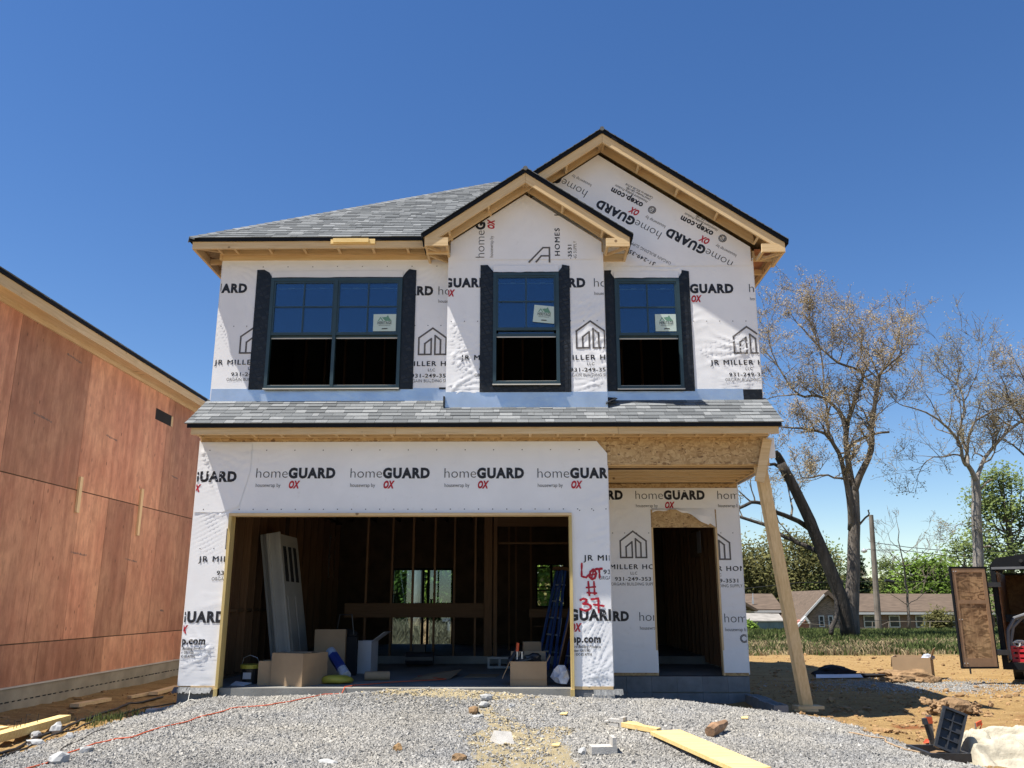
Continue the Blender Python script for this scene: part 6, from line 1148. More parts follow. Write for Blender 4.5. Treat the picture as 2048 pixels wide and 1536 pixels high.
# ------------------------------------------------------------------ trailer with open plywood-lined door
def turn(*objs, ang=R(-31)):
    """swing finished meshes about the trailer's rear left corner"""
    mt = Matrix.Translation((9.20, 17.3, 0)) @ Matrix.Rotation(ang, 4, 'Z') @ Matrix.Translation((-9.20, -17.3, 0))
    for o in objs:
        if o.type == 'MESH': o.data.transform(mt)
        turn(*o.children, ang=ang)
def trailer():
    T = thing('cargo_trailer', 'black enclosed cargo trailer parked on the clay at the right edge, rear open', 'trailer', (10.2, 18.5, -.4)); YR = 17.3; x0, x1 = 9.20, 11.3; z0, z1 = -.10, 1.98
    f = MB(); pr = [(x0, -.02), (x0, 1.78), (x0 + .08, 1.90), (x0 + .3, 2.0), (x0 + 1.0, 2.10), (x1 - .3, 2.0), (x1, 1.80), (x1, -.02)]
    for (a, b), (c, d) in zip(pr[:-1], pr[1:]):
        f.prism([(a, YR + .06, b), (c, YR + .06, d), (c - (.03 if c > 10.2 else -.03), YR + .06, d - .03), (a - (.03 if a > 10.2 else -.03), YR + .06, b - .03)], (0, 3.6, 0))
    f.box(x0 + .03, x1 - .03, YR + 3.6, YR + 3.63, -.02, 1.8); f.build('shell', M['blackp'], T)
    f = MB(); f.box(x0, x0 + .09, YR - .02, YR + .06, z0, 1.84); f.box(x1 - .09, x1, YR - .02, YR + .06, z0, 1.84); f.box(x0 + .09, x1 - .09, YR - .02, YR + .06, z0, z0 + .13); f.prism([(x0, YR - .02, 1.84), (x0 + .12, YR - .02, 1.99), (x0 + 1.05, YR - .02, 2.12), (x1 - .12, YR - .02, 1.99), (x1, YR - .02, 1.84), (x1 - .1, YR - .02, 1.76), (x0 + .1, YR - .02, 1.76)], (0, .08, 0)); f.build('rear_frame', M['black'], T)
    f = MB(); f.box(x0 + .03, x1 - .05, YR - .032, YR - .021, 1.775, 1.82); f.build('drip_strip', M['hose'], T)
    for x in (x0 + .55, x0 + .75, x0 + .95): f = MB(); f.tube([(x, YR - .05, 1.93), (x, YR - .02, 1.93)], .035, 10); f.build('marker_light', M['rubber'], T)
    f = MB(); f.box(x0 + .10, x0 + .115, YR + .07, YR + 3.5, .03, 1.74, .6); f.box(x1 - .115, x1 - .1, YR + .07, YR + 3.5, .03, 1.74); f.build('side_lining', M['ply3'], T); f = MB(); f.box(x0 + .115, x1 - .115, YR + 3.4, YR + 3.42, .03, 1.74); f.build('front_lining', M['ply3'], T)
    f = MB(); f.box(x0 + .115, x1 - .115, YR + .07, YR + 3.4, .0, .028); f.build('trailer_floor', M['ply3'], T); f = MB(); f.box(x0 + .115, x1 - .4, YR + 1.0, YR + 1.5, .76, .90); f.build('dark_shelf', M['rubber'], T)
    for y in (YR + 1.6, YR + 2.4):
        f = MB(); f.tube([(x0 + .10, y, -.16), (x0 + .28, y, -.16)], .24, 18); wl = f.build('wheel', M['rubber'], T)
        f = MB(); f.tube([(x0 + .095, y, -.16), (x0 + .2, y, -.16)], .12, 12); f.build('rim', M['alum'], wl)
    f = MB(); f.box(x0 + .2, x1 - .2, YR + .1, YR + 3.5, -.14, -.03); f.build('chassis', M['rubber'], T)
    turn(T)
    D = MB(); dx0, dx1, dy = 8.27, 9.0, 17.0; a = R(4); ux, uy = Vector((math.cos(a), -math.sin(a) * .3, 0)), Vector((0, 1, 0)); o = Vector((dx0, dy, 0)); dz0, dz1 = -.07, 1.82; w_ = .735
    P_ = lambda u, v, q: o + Vector((u, q + .08 * (u / w_), v))
    def slab(mb, u0, u1, v0, v1, q0, q1, tone=.5): mb.hexa([P_(u0, v0, q0), P_(u1, v0, q0), P_(u1, v0, q1), P_(u0, v0, q1), P_(u0, v1, q0), P_(u1, v1, q0), P_(u1, v1, q1), P_(u0, v1, q1)], tone)
    slab(D, 0, w_, dz0, dz1, .012, .05); slab(D, 0, .025, dz0, dz1, -.02, .012); slab(D, w_ - .02, w_, dz0, dz1, -.012, .012); slab(D, .025, w_ - .02, dz1 - .03, dz1, -.012, .012); slab(D, .025, w_ - .02, dz0, dz0 + .03, -.012, .012); dr_ = D.build('rear_door', M['black'], T)
    f = MB(); slab(f, .03, w_ - .025, dz0 + .035, dz1 - .035, .002, .011); f.build('plywood_lining', M['ply2'], dr_)
    f = MB(); slab(f, .03, .10, dz0 + .035, dz1 - .035, -.008, .0015, .4); slab(f, w_ - .095, w_ - .025, dz0 + .035, dz1 - .035, -.008, .0015, .4); slab(f, .10, w_ - .095, 1.12, 1.19, -.008, .0015, .4); slab(f, .10, w_ - .095, dz1 - .11, dz1 - .035, -.008, .0015, .4); slab(f, .10, w_ - .095, dz0 + .035, dz0 + .19, -.008, .0015, .2)
    f.build('door_batten', pmat('worn_batten', (.30, .185, .105), .7, .15, 6, tone=.2), dr_)
    f = MB()
    for u, v in ((.05, 1.72), (.10, 1.72), (.055, .82), (.11, .82), (.05, .02), (.11, .02)): slab(f, u, u + .018, v, v + .018, -.014, -.008)
    f.build('bolt_heads', M['alum'], dr_)
    for z in (1.48, .22): f = MB(); f.box(dx1 - .02, x0 + .05, dy + .07, YR + .0, z - .045, z + .045); f.build('hinge', M['blackp'], T)
    f = MB(); f.tube([(8.42, 17.0, -.16), (8.42, 17.0, -.05)], .016, 6); f.build('latch_rod', M['rubber'], T)
trailer()
t = thing('milk_crate', 'red plastic crate on the trailer floor full of white cord', 'crate', (9.55, 17.6, .03)); f = MB(); x0, x1, y0, y1 = 9.37, 9.72, 17.45, 17.8
for z in (.035, .12, .22, .30):
    for a, b, c, d in ((x0, x1, y0, y0 + .015), (x0, x1, y1 - .015, y1), (x0, x0 + .015, y0 + .015, y1 - .015), (x1 - .015, x1, y0 + .015, y1 - .015)): f.box(a, b, c, d, z, z + (.055 if z < .3 else .03))
for x in np.linspace(x0, x1 - .03, 4): f.box(x, x + .03, y0 + .002, y0 + .013, .03, .33)
f.build('crate_lattice', M['redp'], t); turn(t)
f = MB(); rr = random.Random(2)
for k in range(7): c = Vector((9.55 + rr.uniform(-.1, .1), 17.55 + rr.uniform(-.08, .1), .36 + rr.uniform(-.03, .03))); r_ = rr.uniform(.06, .12); f.tube([c + Vector((r_ * math.cos(q), r_ * .5 * math.sin(q + k), r_ * .5 * math.sin(q))) for q in np.linspace(0, 6.0, 14)], .012, 6)
turn(solo('cord_coil', f, M['bone'], 'tangled white cord coiled on top of the red crate', 'cord'))
f = MB(); f.tube([(9.34, 17.42, .08), (9.33, 17.42, .35), (9.36, 17.45, .62), (9.50, 17.5, .85), (9.72, 17.55, .93)], .035, 9); f.tube([(9.40, 17.5, .08), (9.38, 17.5, .40), (9.45, 17.52, .68), (9.62, 17.6, .86), (9.80, 17.65, .90)], .035, 9); turn(solo('grey_hose', f, M['hose'], 'thick grey hose arched inside the trailer doorway', 'hose'))
t = thing('air_pump', 'dark and pale machine behind the red crate in the trailer', 'machine', (9.75, 17.9, .05)); f = MB(); f.tube([(9.78, 17.8, .80), (9.78, 18.0, .80)], .16, 14); f.box(9.62, 9.95, 17.95, 18.2, .03, .55); f.build('motor', M['rubber'], t); f = MB(); f.tube([(9.72, 17.75, .40), (9.74, 17.76, .72)], .045, 8); f.build('pale_jug', M['bone'], t); turn(t)

# ------------------------------------------------------------------ trees
def limb(mb, pts, rad, n=8, wob=.0, seed=0):
    rr = random.Random(seed); P_ = [Vector(p) for p in pts]; out = []; ro = []
    for i in range(len(P_) - 1):
        for u in (0, .34, .67):
            j = Vector((rr.uniform(-1, 1), rr.uniform(-1, 1), rr.uniform(-1, 1))) * wob * (0 if (i == 0 and u == 0) else 1)
            p0, p1, p2, p3 = P_[max(i - 1, 0)], P_[i], P_[i + 1], P_[min(i + 2, len(P_) - 1)]
            q = .5 * ((2 * p1) + (p2 - p0) * u + (2 * p0 - 5 * p1 + 4 * p2 - p3) * u * u + (3 * p1 - p0 - 3 * p2 + p3) * u ** 3)
            out.append(q + j); ro.append(rad[i] * (1 - u) + rad[i + 1] * u)
    out.append(P_[-1]); ro.append(rad[-1]); mb.tube(out, ro, n); return out, ro
def twigs(wood, leaves, base, rb, dirv, L, depth, rr, leafn, ls, spread=.7, droop=0.0):
    d = dirv.normalized(); pts = [base]; r = [rb]; p = base
    nseg = 4
    for k in range(nseg):
        d = (d + Vector((rr.gauss(0, .22), rr.gauss(0, .22), rr.gauss(0.07 - droop, .2)))).normalized(); p = p + d * L / nseg; pts.append(p); r.append(max(rb * (1 - (k + 1) / nseg * .75), .007))
    wood.tube(pts, r, 4 if depth < 2 else 5, cap=False)
    if depth > 0:
        for k in range(3 + (depth > 1)):
            q = rr.uniform(.3, 1); i = min(int(q * nseg), nseg - 1); b = pts[i].lerp(pts[i + 1], q * nseg - i); nd = (d + Vector((rr.gauss(0, spread), rr.gauss(0, spread), rr.gauss(.12, spread)))).normalized()
            twigs(wood, leaves, b, max(rb * .5, .009), nd, L * rr.uniform(.45, .7), depth - 1, rr, leafn, ls, spread, droop)
    if depth <= 1 and leafn:
        for k in range(leafn):
            q = rr.uniform(.15, 1.05); i = min(int(q * nseg), nseg - 1); c = pts[i].lerp(pts[i + 1], min(q * nseg - i, 1.1)) + Vector((rr.gauss(0, .11), rr.gauss(0, .11), rr.gauss(0, .11)))
            a = Vector((rr.gauss(0, 1), rr.gauss(0, 1), rr.gauss(0, 1))).normalized(); b = a.orthogonal().normalized(); s = ls * rr.uniform(.5, 1.3); tn = rr.random()
            leaves.poly([c - a * s, c + b * s * .55, c + a * s, c - b * s * .55], tn)
def traced_tree(name, label, base, Y, limbs, bark, leafm, leafn, ls, seed, L=1.7, tw=.55, group=None, start=.25, thick=.55):
    t = thing(name, label, 'tree', base, group); rr = random.Random(seed); tr, wood, lv = MB(), MB(), MB()
    for k, (pts, rad, dy, dens) in enumerate(limbs):
        n = len(pts); W = [onY(x, y, Y + dy * (i / max(1, n - 1))) for i, (x, y) in enumerate(pts)]
        rr2 = [(rad[0] + (rad[1] - rad[0]) * (i / max(1, n - 1)) ** .8) * thick for i in range(n)]
        out, ro = limb(tr if rad[0] > .14 else wood, W, rr2, 10 if rad[0] > .2 else 6, .02 + .02 * (rad[0] < .2), seed + k)
        tot = len(out)
        for i in range(tot):
            if i / tot < (start if dens > 0 else 2): continue
            for q_ in range(int(tw * dens + rr.random())):
                dd = (out[min(i + 1, tot - 1)] - out[max(i - 1, 0)]).normalized(); nd = (dd * .5 + Vector((rr.gauss(0, .75), rr.gauss(0, .75), rr.gauss(.3, .5)))).normalized()
                twigs(wood, lv, out[i], min(ro[i] * .55, .06), nd, L * rr.uniform(.6, 1.25), 2, rr, leafn, ls)
        if dens > 0: twigs(wood, lv, out[-1], ro[-1] * .9, (out[-1] - out[-3]), L * .6, 2, rr, leafn, ls)
    tr.build('trunk', M[bark], t, True); wood.build('branches', M['twig'], t)
    if lv.f: lv.build('foliage', M[leafm], t)
    return t
Z6t = lambda x, y: (1448 + x * .358, 560 + y * .358)
YA = 38.0
A_l = [([(1703, 1275), (1704, 1200), (1708, 1110), (1708, 1030), (1707, 975)], (.62, .38), 0, 0), ([(1707, 985), (1720, 950), (1742, 900), (1745, 839), (1758, 760), (1763, 743), (1802, 710)], (.33, .07), -1.5, 1.0), ([(1707, 980), (1695, 911), (1693, 861), (1706, 811), (1718, 771), (1724, 746), (1677, 725), (1641, 696), (1591, 642)], (.28, .05), 1.0, 1.0),
    ([(1693, 870), (1677, 821), (1641, 793), (1595, 789), (1555, 732), (1527, 700)], (.20, .05), 2.5, 1.0), ([(1702, 1060), (1698, 1000), (1684, 925), (1663, 882), (1641, 864), (1602, 857), (1559, 853)], (.27, .05), -2.0, .9), ([(1660, 880), (1654, 840), (1654, 818), (1648, 790), (1640, 700), (1625, 640)], (.13, .03), -1.0, 1.0),
    ([(1699, 896), (1727, 875), (1779, 864)], (.13, .09), -1.0, 0), ([(1700, 960), (1681, 957), (1641, 950), (1609, 957), (1598, 940)], (.12, .03), -2.0, .8), ([(1758, 765), (1750, 730), (1725, 690), (1700, 640)], (.11, .03), 1.5, 1.2), ([(1764, 742), (1790, 700), (1800, 660)], (.08, .03), .5, 1.2), ([(1718, 1050), (1735, 1030), (1738, 1020)], (.1, .04), -1, 0), ([(1641, 696), (1620, 640), (1615, 600)], (.07, .02), 0, 1.2), ([(1595, 789), (1570, 790), (1530, 800)], (.08, .03), 1.5, 1.0), ([(1745, 840), (1772, 815), (1790, 800)], (.07, .02), 1., .6), ([(1555, 732), (1540, 690), (1535, 640)], (.06, .02), 0, 1.2), ([(1677, 725), (1690, 690), (1715, 665)], (.06, .02), 0, 1.2)]
traced_tree('oak_tree', 'tall twin stemmed tree with tan new leaves rising right of the porch', tuple(onY(1703, 1268, YA)), YA, A_l, 'bark', 'bud', 13, .046, 5, 1.35, 1.35, 'tall trees beyond the site')
B_l = [([(1697, 1272), (1680, 1190), (1648, 1110), (1620, 1043), (1591, 982), (1562, 928)], (.62, .40), -1.0, .0), ([(1566, 935), (1557, 915), (1549, 903)], (.39, .30), -.2, 0), ([(1575, 948), (1553, 932), (1536, 928)], (.16, .14), -.5, 0), ([(1622, 1060), (1596, 1042), (1555, 1025), (1525, 1008), (1502, 1005), (1470, 1022)], (.24, .12), -2.5, .25), ([(1640, 1105), (1606, 1090), (1573, 1075), (1530, 1050), (1470, 1030)], (.24, .13), 1.5, .25), ([(1618, 1040), (1612, 1015), (1613, 1003)], (.06, .02), 0, 0), ([(1510, 1005), (1500, 965), (1508, 930)], (.07, .02), 0, 1), ([(1665, 1160), (1672, 1220), (1662, 1268)], (.16, .2), -.8, 0)]
traced_tree('broken_tree', 'dark leaning tree with a snapped off top, left of the twin stemmed tree', tuple(onY(1692, 1268, YA - 1)), YA - 1, B_l, 'barkd', 'bud2', 6, .05, 8, 1.7, .9, 'tall trees beyond the site', .15, .50)
f = MB(); W = [onY(x, y, YA + .4) for x, y in ((1700, 1272), (1692, 1230), (1684, 1190), (1681, 1160))]; limb(f, W, [.24, .20, .16, .10], 9, .05, 3); solo('snag_stump', f, M['barkd'], 'dark dead snag standing between the leaning and the twin stemmed trees', 'stump', smooth=True)
C_l = [([(1959, 1275), (1957, 1180), (1956, 1110), (1953, 1040), (1953, 985), (1950, 955)], (.52, .34), 0, .0), ([(1952, 965), (1938, 932), (1928, 925), (1917, 882), (1885, 846), (1852, 825), (1806, 811)], (.24, .05), -2, .5), ([(1938, 935), (1932, 900), (1921, 861), (1928, 803), (1913, 768), (1877, 743)], (.18, .04), 1, .8), ([(1952, 965), (1960, 939), (1978, 904), (2014, 864), (2050, 835), (2090, 800)], (.22, .09), 1, .8), ([(1935, 905), (1945, 854), (1971, 829), (2013, 811), (2060, 790)], (.13, .04), -1, 1), ([(1930, 925), (1917, 911), (1878, 913), (1852, 922), (1838, 947)], (.10, .03), -1.5, .7), ([(1957, 985), (1972, 968), (1985, 959)], (.09, .06), 0, 0), ([(1913, 768), (1920, 730), (1905, 700)], (.06, .02), 0, .9), ([(1885, 846), (1860, 800), (1830, 770)], (.06, .02), 0, .7), ([(1955, 1060), (1935, 1048), (1915, 1050)], (.05, .02), 0, .6), ([(1957, 1094), (1972, 1092), (1981, 1092)], (.1, .07), -.5, 0), ([(1928, 803), (1950, 760), (1960, 720)], (.06, .02), 0, .8)]
YC = 42.0
traced_tree('sparse_tree', 'pale barked sparse tree rising behind the trailer door', tuple(onY(1959, 1268, YC)), YC, C_l, 'barkl', 'bud2', 6, .05, 21, 1.7, 1.4, 'tall trees beyond the site')
D_l = [([(2098, 1270), (2095, 1100), (2080, 960), (2070, 860)], (.5, .25), 0, 0), ([(2075, 900), (2050, 850), (2020, 800), (2005, 760)], (.16, .04), -1, 1.2), ([(2072, 870), (2060, 800), (2040, 740)], (.15, .04), -1, 1.2), ([(2080, 950), (2040, 900), (2005, 880)], (.15, .04), -2, 1.2), ([(2070, 860), (2090, 780), (2080, 730)], (.15, .04), 0, 1.2), ([(2050, 850), (2030, 840), (1995, 850)], (.09, .03), 0, 1.2)]
traced_tree('tan_tree', 'tan leaved tree whose crown enters at the right edge', tuple(onY(2098, 1270, 44)), 44, D_l, 'bark', 'bud', 13, .05, 31, 1.6, 1.4, 'tall trees beyond the site')
E_l = [([(1818, 1260), (1815, 1200), (1810, 1150), (1800, 1100), (1795, 1050)], (.16, .03), 0, .55)] + [([(1815 - k, 1210 - 26 * k), (1815 + s * 30 - k, 1190 - 27 * k), (1815 + s * (62 - 5 * k), 1165 - 27 * k)], (.045, .012), .6 * s, .35) for k in range(5) for s in (-1, 1)]
traced_tree('bare_tree', 'small leafless tree between the utility pole and the trailer', tuple(onY(1818, 1262, 50)), 50, E_l, 'bark', 'bud', 0, .05, 41, 1.2, .5, 'bare and leafy trees by the far houses')
def leafy(name, label, px, ytop, ybase, wpx, Y, leafm, n, ls, seed, bark='bark', cone=False, group='leafy trees far behind', low=.12):
    b = onY(px, ybase, Y); tp = onY(px, ytop, Y); Hh = tp.z - b.z; Wd = onY(px + wpx / 2, ytop, Y).x - tp.x; t = thing(name, label, 'tree', tuple(b), group); rr = random.Random(seed)
    f = MB(); limb(f, [b, b + Vector((rr.uniform(-.2, .2), 0, Hh * .3)), b + Vector((rr.uniform(-.4, .4), 0, Hh * .62)), b + Vector((0, 0, Hh * .9))], [Hh * .03, Hh * .024, Hh * .015, Hh * .004], 7, .04, seed)
    lv = MB(); cl = []
    for k in range(70 if not cone else 90):
        u = rr.uniform(low, 1); ang = rr.uniform(0, 6.283)
        env = (1 - u) * 1.05 + .04 if cone else math.sqrt(max(0.02, 1 - ((u - .52) / .5) ** 2)) * rr.uniform(.75, 1.12)
        rad = Wd * env * math.sqrt(rr.random()); c = b + Vector((math.cos(ang) * rad, math.sin(ang) * rad * .8, Hh * (u - .04))); cl.append((c, Wd * rr.uniform(.14, .28) * (.5 if cone else 1), rr.uniform(.2, .8)))
        if k % 3 == 0: limb(f, [b + Vector((0, 0, Hh * max(.15, u * .7))), b.lerp(c, .6) + Vector((0, 0, Hh * u * .2)), c], [Hh * .009, Hh * .005, Hh * .002], 4, .05, seed + k)
    f.build('trunk', M[bark], t)
    for k in range(n):
        c, s, tn = cl[rr.randrange(len(cl))]; p = c + Vector((rr.gauss(0, s), rr.gauss(0, s), rr.gauss(0, s * (.8 if not cone else .35)))); a = Vector((rr.gauss(0, 1), rr.gauss(0, 1), rr.gauss(0, .7))).normalized(); q = a.orthogonal().normalized(); z = ls * rr.uniform(.5, 1.4); lv.poly([p - a * z, p + q * z * .6, p + a * z, p - q * z * .6], min(1, max(0, tn + rr.gauss(0, .18))))
    lv.build('crown', M[leafm], t); return t
leafy('leafy_tree', 'olive budding tree above the hipped brown roof, beside the porch corner', 1520, 1095, 1262, 170, 98, 'leafo', 9000, .20, 1, 'bark')
leafy('leafy_tree', 'olive tree seen through the gap right of the timber prop', 1600, 1075, 1262, 160, 104, 'leafo', 9000, .20, 2)
leafy('leafy_tree', 'thin pale green tree right behind the twin trunks', 1650, 1085, 1262, 110, 110, 'leafp', 5200, .18, 3)
leafy('evergreen_tree', 'dark evergreen between the twin trunks and the utility pole', 1722, 1105, 1262, 105, 100, 'leafd', 6500, .17, 4, 'barkd', True)
leafy('leafy_tree', 'pale blossoming tree right of the utility pole', 1790, 1120, 1262, 80, 112, 'leafp', 4200, .18, 5)
leafy('leafy_tree', 'bright green round tree behind the long brown roof', 1868, 1118, 1262, 130, 106, 'leafg', 9500, .20, 6)
leafy('leafy_tree', 'tall light green tree behind the pale barked one at the right', 1950, 1080, 1262, 150, 112, 'leafp', 8000, .20, 7)
leafy('leafy_tree', 'green tree behind the trailer at the right edge', 2040, 930, 1262, 150, 80, 'leafp', 9000, .17, 8)
for k, (px, yt, wd, Y, m_, lb) in enumerate(((760, 1000, 150, 42, 'leafo', 'left green tree seen through the rear patio door'), (850, 1020, 150, 38, 'leafg', 'middle green tree seen through the rear patio door'), (930, 1010, 140, 44, 'leafo', 'right green tree seen through the rear patio door'), (1060, 1040, 150, 40, 'leafg', 'green tree seen through the small rear window'), (1140, 1060, 150, 46, 'leafo', 'tree behind the house seen at the right of the small rear window'))):
    leafy('leafy_tree', lb, px, yt, 1275, wd, Y, m_, 3800 if k < 5 else 2500, .16, 50 + k, group='trees behind the unfinished house', low=.02)
f = MB(); limb(f, [onY(836, 1285, 34), onY(834, 1200, 34), onY(838, 1100, 34), onY(836, 900, 34)], [.22, .2, .18, .12], 8, .04, 6); solo('pale_trunk', f, M['barkl'], 'pale slim tree trunk seen through the rear patio door', 'tree', smooth=True)

# ------------------------------------------------------------------ utility pole, wires, street lamp
t = thing('utility_pole', 'leaning wooden utility pole in front of the long brick house', 'pole', tuple(onY(1755, 1262, 48))); f = MB(); f.tube([onY(1758, 1266, 48), onY(1750, 1150, 48), onY(1742, 1030, 48)], [.17, .15, .12], 10); f.build('pole_shaft', M['pole'], t); f = MB(); f.tube([onY(1746, 1100, 48), onY(1737, 1098, 48), onY(1730, 1100, 48)], .03, 6); f.build('lamp_arm', M['alum'], t); f = MB(); p = onY(1728, 1101, 48); f.lathe(p, [(.05, .1), (.17, 0), (.16, -.08), (.03, -.14)], 10); f.build('street_lamp', M['alum'], t)
for k, (pts, lb) in enumerate(((((1480, 1178), (1600, 1165), (1750, 1163), (1900, 1164), (2060, 1160)), 'upper dark overhead wire crossing in front of the far roofs'), (((1480, 1245), (1600, 1243), (1760, 1241), (1900, 1240)), 'low wire in front of the brick walls'), (((1745, 1100), (1800, 1100), (1900, 1112), (2060, 1118)), 'high thin wire running right from the utility pole'), (((1748, 1085), (1820, 1095), (1900, 1102), (2060, 1104)), 'topmost thin wire running right from the utility pole'))):
    f = MB(); f.tube([onY(x, y, 48 - .3 * k) for x, y in pts], .018 if k != 1 else .012, 5); solo('overhead_wire', f, M['rubber'], lb, 'wire', 'overhead wires')
f = MB(); a, b = onY(1770, 1161, 47.8), onY(1788, 1164, 47.8); f.tube([a, b], .09, 8); solo('splice_case', f, M['rubber'], 'black splice case hanging on the overhead wire right of the pole', 'splice case')

# ------------------------------------------------------------------ far houses and shed
def far_box(mb, pts, Y, depth): mb.prism([tuple(onY(x, y, Y)) for x, y in pts], (0, depth, 0))
YH = 85.0
t = thing('brick_house', 'long low brick house with a brown roof and white windows behind the trees', 'house', tuple(onY(1800, 1270, YH)))
f = MB(); far_box(f, [(1640, 1300), (1990, 1300), (1990, 1226), (1640, 1226)], YH, 8); f.build('brick_wall', M['brick'], t)
f = MB(); a, b, c, d = onY(1680, 1226, YH - .8), onY(2000, 1226, YH - .8), onY(2000, 1191, YH + 4), onY(1680, 1190, YH + 4); f.hexa([a, b, c, d, a + Vector((0, 0, .15)), b + Vector((0, 0, .15)), c + Vector((0, 0, .15)), d + Vector((0, 0, .15))]); f.poly([d, c, c + Vector((0, 5, -1.9)), d + Vector((0, 5, -1.9))]); f.build('roof', M['broof'], t)
f = MB(); a, b = onY(1678, 1229, YH - .82), onY(2000, 1229, YH - .82); f.hexa([a, b, b + Vector((0, .1, 0)), a + Vector((0, .1, 0)), a + Vector((0, 0, .2)), b + Vector((0, 0, .2)), b + Vector((0, .1, .2)), a + Vector((0, .1, .2))]); f.build('white_eave', M['trim'], t)
def fwin(x0, x1, y0, y1, Y, par, mull=False):
    f = MB(); a, b = onY(x0, y1, Y), onY(x1, y0, Y); k = .09 * (Y / 85); f.box(a.x, a.x + k, Y - .12, Y - .02, a.z, b.z); f.box(b.x - k, b.x, Y - .12, Y - .02, a.z, b.z); f.box(a.x + k, b.x - k, Y - .12, Y - .02, a.z, a.z + k); f.box(a.x + k, b.x - k, Y - .12, Y - .02, b.z - k, b.z); zc = (a.z + b.z) / 2; f.box(a.x + k, b.x - k, Y - .11, Y - .03, zc - .03, zc + .03)
    if mull: xc = (a.x + b.x) / 2; f.box(xc - .08, xc + .08, Y - .125, Y - .02, a.z + k, b.z - k)
    w_ = f.build('window', M['trim'], par); g = MB(); g.box(a.x + k * .5, b.x - k * .5, Y - .06, Y - .01, a.z + k * .5, b.z - k * .5); g.build('pane', M['wglass'], w_)
for x0, x1, m_ in ((1728, 1749, False), (1779, 1798, False), (1832, 1863, True), (1900, 1920, False)): fwin(x0, x1, 1231, 1255, YH, t, m_)
YG = 72.0
t = thing('gabled_brick_house', 'mottled brick gable end with narrow white windows left of the tree trunks', 'house', tuple(onY(1640, 1270, YG)))
f = MB(); far_box(f, [(1603, 1300), (1690, 1300), (1690, 1222), (1655, 1192), (1621, 1226), (1603, 1245)], YG, 9); f.build('gable_wall', brick_mat('mottled_brick', (.11, .07, .05), (.26, .17, .12), (.28, .22, .17), 1.0), t)
f = MB(); far_box(f, [(1590, 1252), (1648, 1187), (1657, 1180), (1695, 1218), (1693, 1223), (1656, 1189), (1598, 1254)], YG - .4, 10); f.build('roof', M['broof'], t)
f = MB(); far_box(f, [(1596, 1245), (1648, 1188), (1650, 1191), (1600, 1247)], YG - .5, .08); f.build('barge_board', M['trim'], t)
for x0, x1 in ((1638, 1647), (1657, 1665)): fwin(x0, x1, 1231, 1254, YG, t)
f = MB(); far_box(f, [(1598, 1300), (1618, 1300), (1618, 1248), (1612, 1240), (1598, 1252)], YG - 2.5, 2); f.build('red_wing', M['brickr'], t)
f = MB(); far_box(f, [(1596, 1249), (1612, 1232), (1622, 1246), (1618, 1248), (1611, 1238), (1598, 1254)], YG - 2.8, .3); f.build('porch_gable', M['trim'], t)
YL = 78.0
t = thing('hipped_house', 'house with a hipped brown roof peeking out beside the porch corner', 'house', tuple(onY(1500, 1270, YL)))
f = MB(); a, b, c, d = onY(1440, 1221, YL), onY(1569, 1221, YL), onY(1544, 1190, YL + 4), onY(1440, 1190, YL + 4); f.hexa([a, b, c, d, a + Vector((0, 0, .12)), b + Vector((0, 0, .12)), c + Vector((0, 0, .12)), d + Vector((0, 0, .12))]); f.poly([b, c, c + Vector((1.5, 5, -2)), b + Vector((0, 8, 0))]); f.build('roof', M['broof'], t)
f = MB(); far_box(f, [(1440, 1300), (1562, 1300), (1562, 1221), (1440, 1221)], YL + .6, 7); f.build('wall', M['brick'], t)
f = MB(); a, b = onY(1440, 1223, YL - .05), onY(1569, 1223, YL - .05); f.box(a.x, b.x, YL - .15, YL - .02, a.z - .1, a.z + .1); f.build('white_eave', M['trim'], t)
f = MB(); far_box(f, [(1440, 1202), (1487, 1202), (1518, 1220), (1514, 1223), (1486, 1208), (1440, 1210)], YL - 2, 2); f.build('porch_roof', M['broof'], t); f = MB(); far_box(f, [(1506, 1186), (1508, 1208), (1504, 1208)], YL + 1, .1); f.build('vent_pipe', M['alum'], t)
YS_ = 62.0
t = thing('metal_shed', 'low blue grey metal shed with a pale roof beside the porch corner', 'shed', tuple(onY(1500, 1270, YS_)))
f = MB(); p0, p1 = onY(1440, 1300, YS_), onY(1567, 1243, YS_); x = p0.x
while x < p1.x: f.box(x, min(x + .28, p1.x), YS_, YS_ + 3, p0.z, p1.z); f.box(x + .28, min(x + .36, p1.x), YS_ - .05, YS_ + 2.9, p0.z, p1.z); x += .36
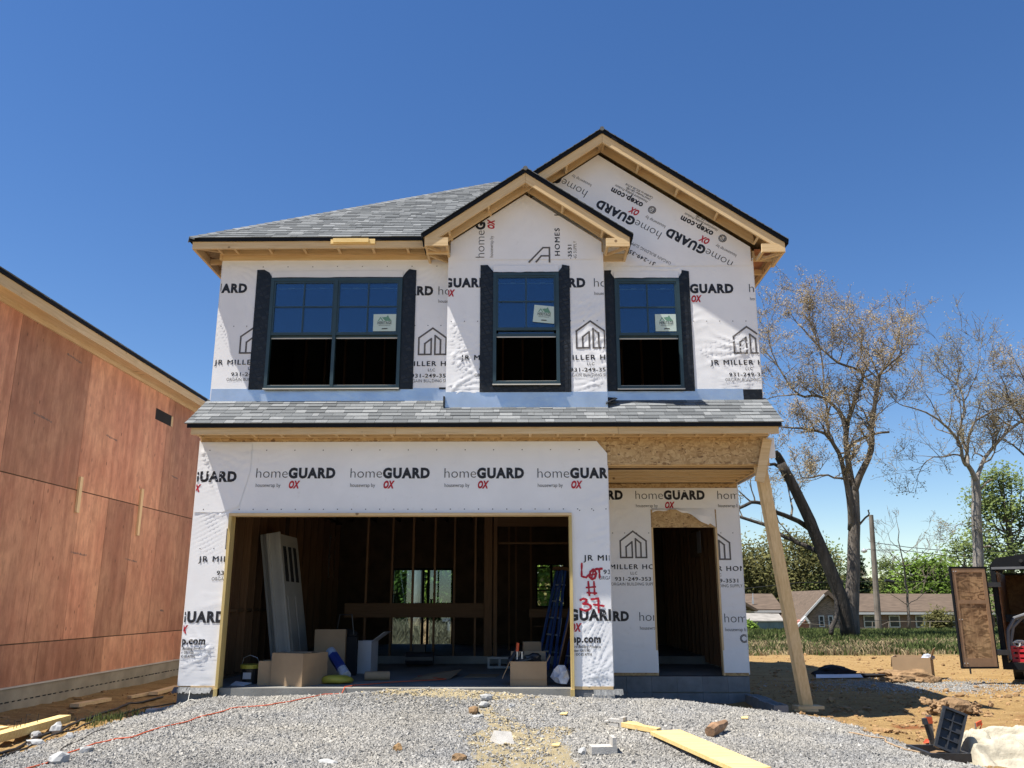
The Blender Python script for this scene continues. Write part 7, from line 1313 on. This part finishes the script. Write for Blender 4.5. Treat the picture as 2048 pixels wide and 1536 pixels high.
f.build('ribbed_wall', M['shed'], t); f = MB(); a, b, c, d = onY(1438, 1243, YS_ - .15), onY(1569, 1243, YS_ - .15), onY(1558, 1229, YS_ + 1.6), onY(1438, 1227, YS_ + 1.6); f.hexa([a, b, c, d, a + Vector((0, 0, .06)), b + Vector((0, 0, .06)), c + Vector((0, 0, .06)), d + Vector((0, 0, .06))]); f.build('roof', M['shedr'], t)
for k, (px, yt, wd, lb) in enumerate(((1880, 1225, 60, 'low dark shrub in front of the long brick house, beside the trailer door'), (1494, 1245, 36, 'small green bush at the foot of the blue grey shed'))):
    leafy('shrub', lb, px, yt, 1268, wd, 60 - 12 * k, 'leafo' if k == 0 else 'leafg', 2600, .10, 90 + k, group='far shrubs', low=.02)
t = thing('chain_link_fence', 'grey chain link fence posts and rail before the brick house', 'fence', tuple(onY(1800, 1268, 55)))
for px in (1620, 1700, 1745, 1778, 1860): f = MB(); f.tube([onY(px, 1275, 55), onY(px, 1243, 55)], .03, 6); f.build('post', M['pole'], t)
f = MB(); f.tube([onY(1600, 1246, 55), onY(1745, 1258, 55), onY(1778, 1243, 55), onY(1900, 1243, 55)], .016, 5); f.build('top_rail', M['pole'], t)

def far_wood():
    n = 60000; r = np.random.default_rng(77); x = r.uniform(-60, 190, n); y = r.uniform(150, 175, n); top = 5.5 + 5 * fbm(x * .06, y * .05, 4, 80); z = -2.6 + top * r.random(n) ** .7
    a = r.normal(size=(n, 3)); a /= np.linalg.norm(a, axis=1)[:, None]; b = np.cross(a, r.normal(size=(n, 3))); b /= np.linalg.norm(b, axis=1)[:, None]; s_ = r.uniform(.25, .6, n)[:, None]; c = np.stack([x, y, z], -1)
    V = np.stack([c - a * s_, c + b * s_ * .7, c + a * s_, c - b * s_ * .7], 1).reshape(-1, 3); F = np.arange(n * 4).reshape(-1, 4); o = np_obj('far_woods', V, F, M['leafo'], None, None, False, np.clip(r.normal(.5, .2, n), 0, 1)); tag(o, 'hazy distant wood along the skyline', 'woods', kind='stuff')
far_wood()
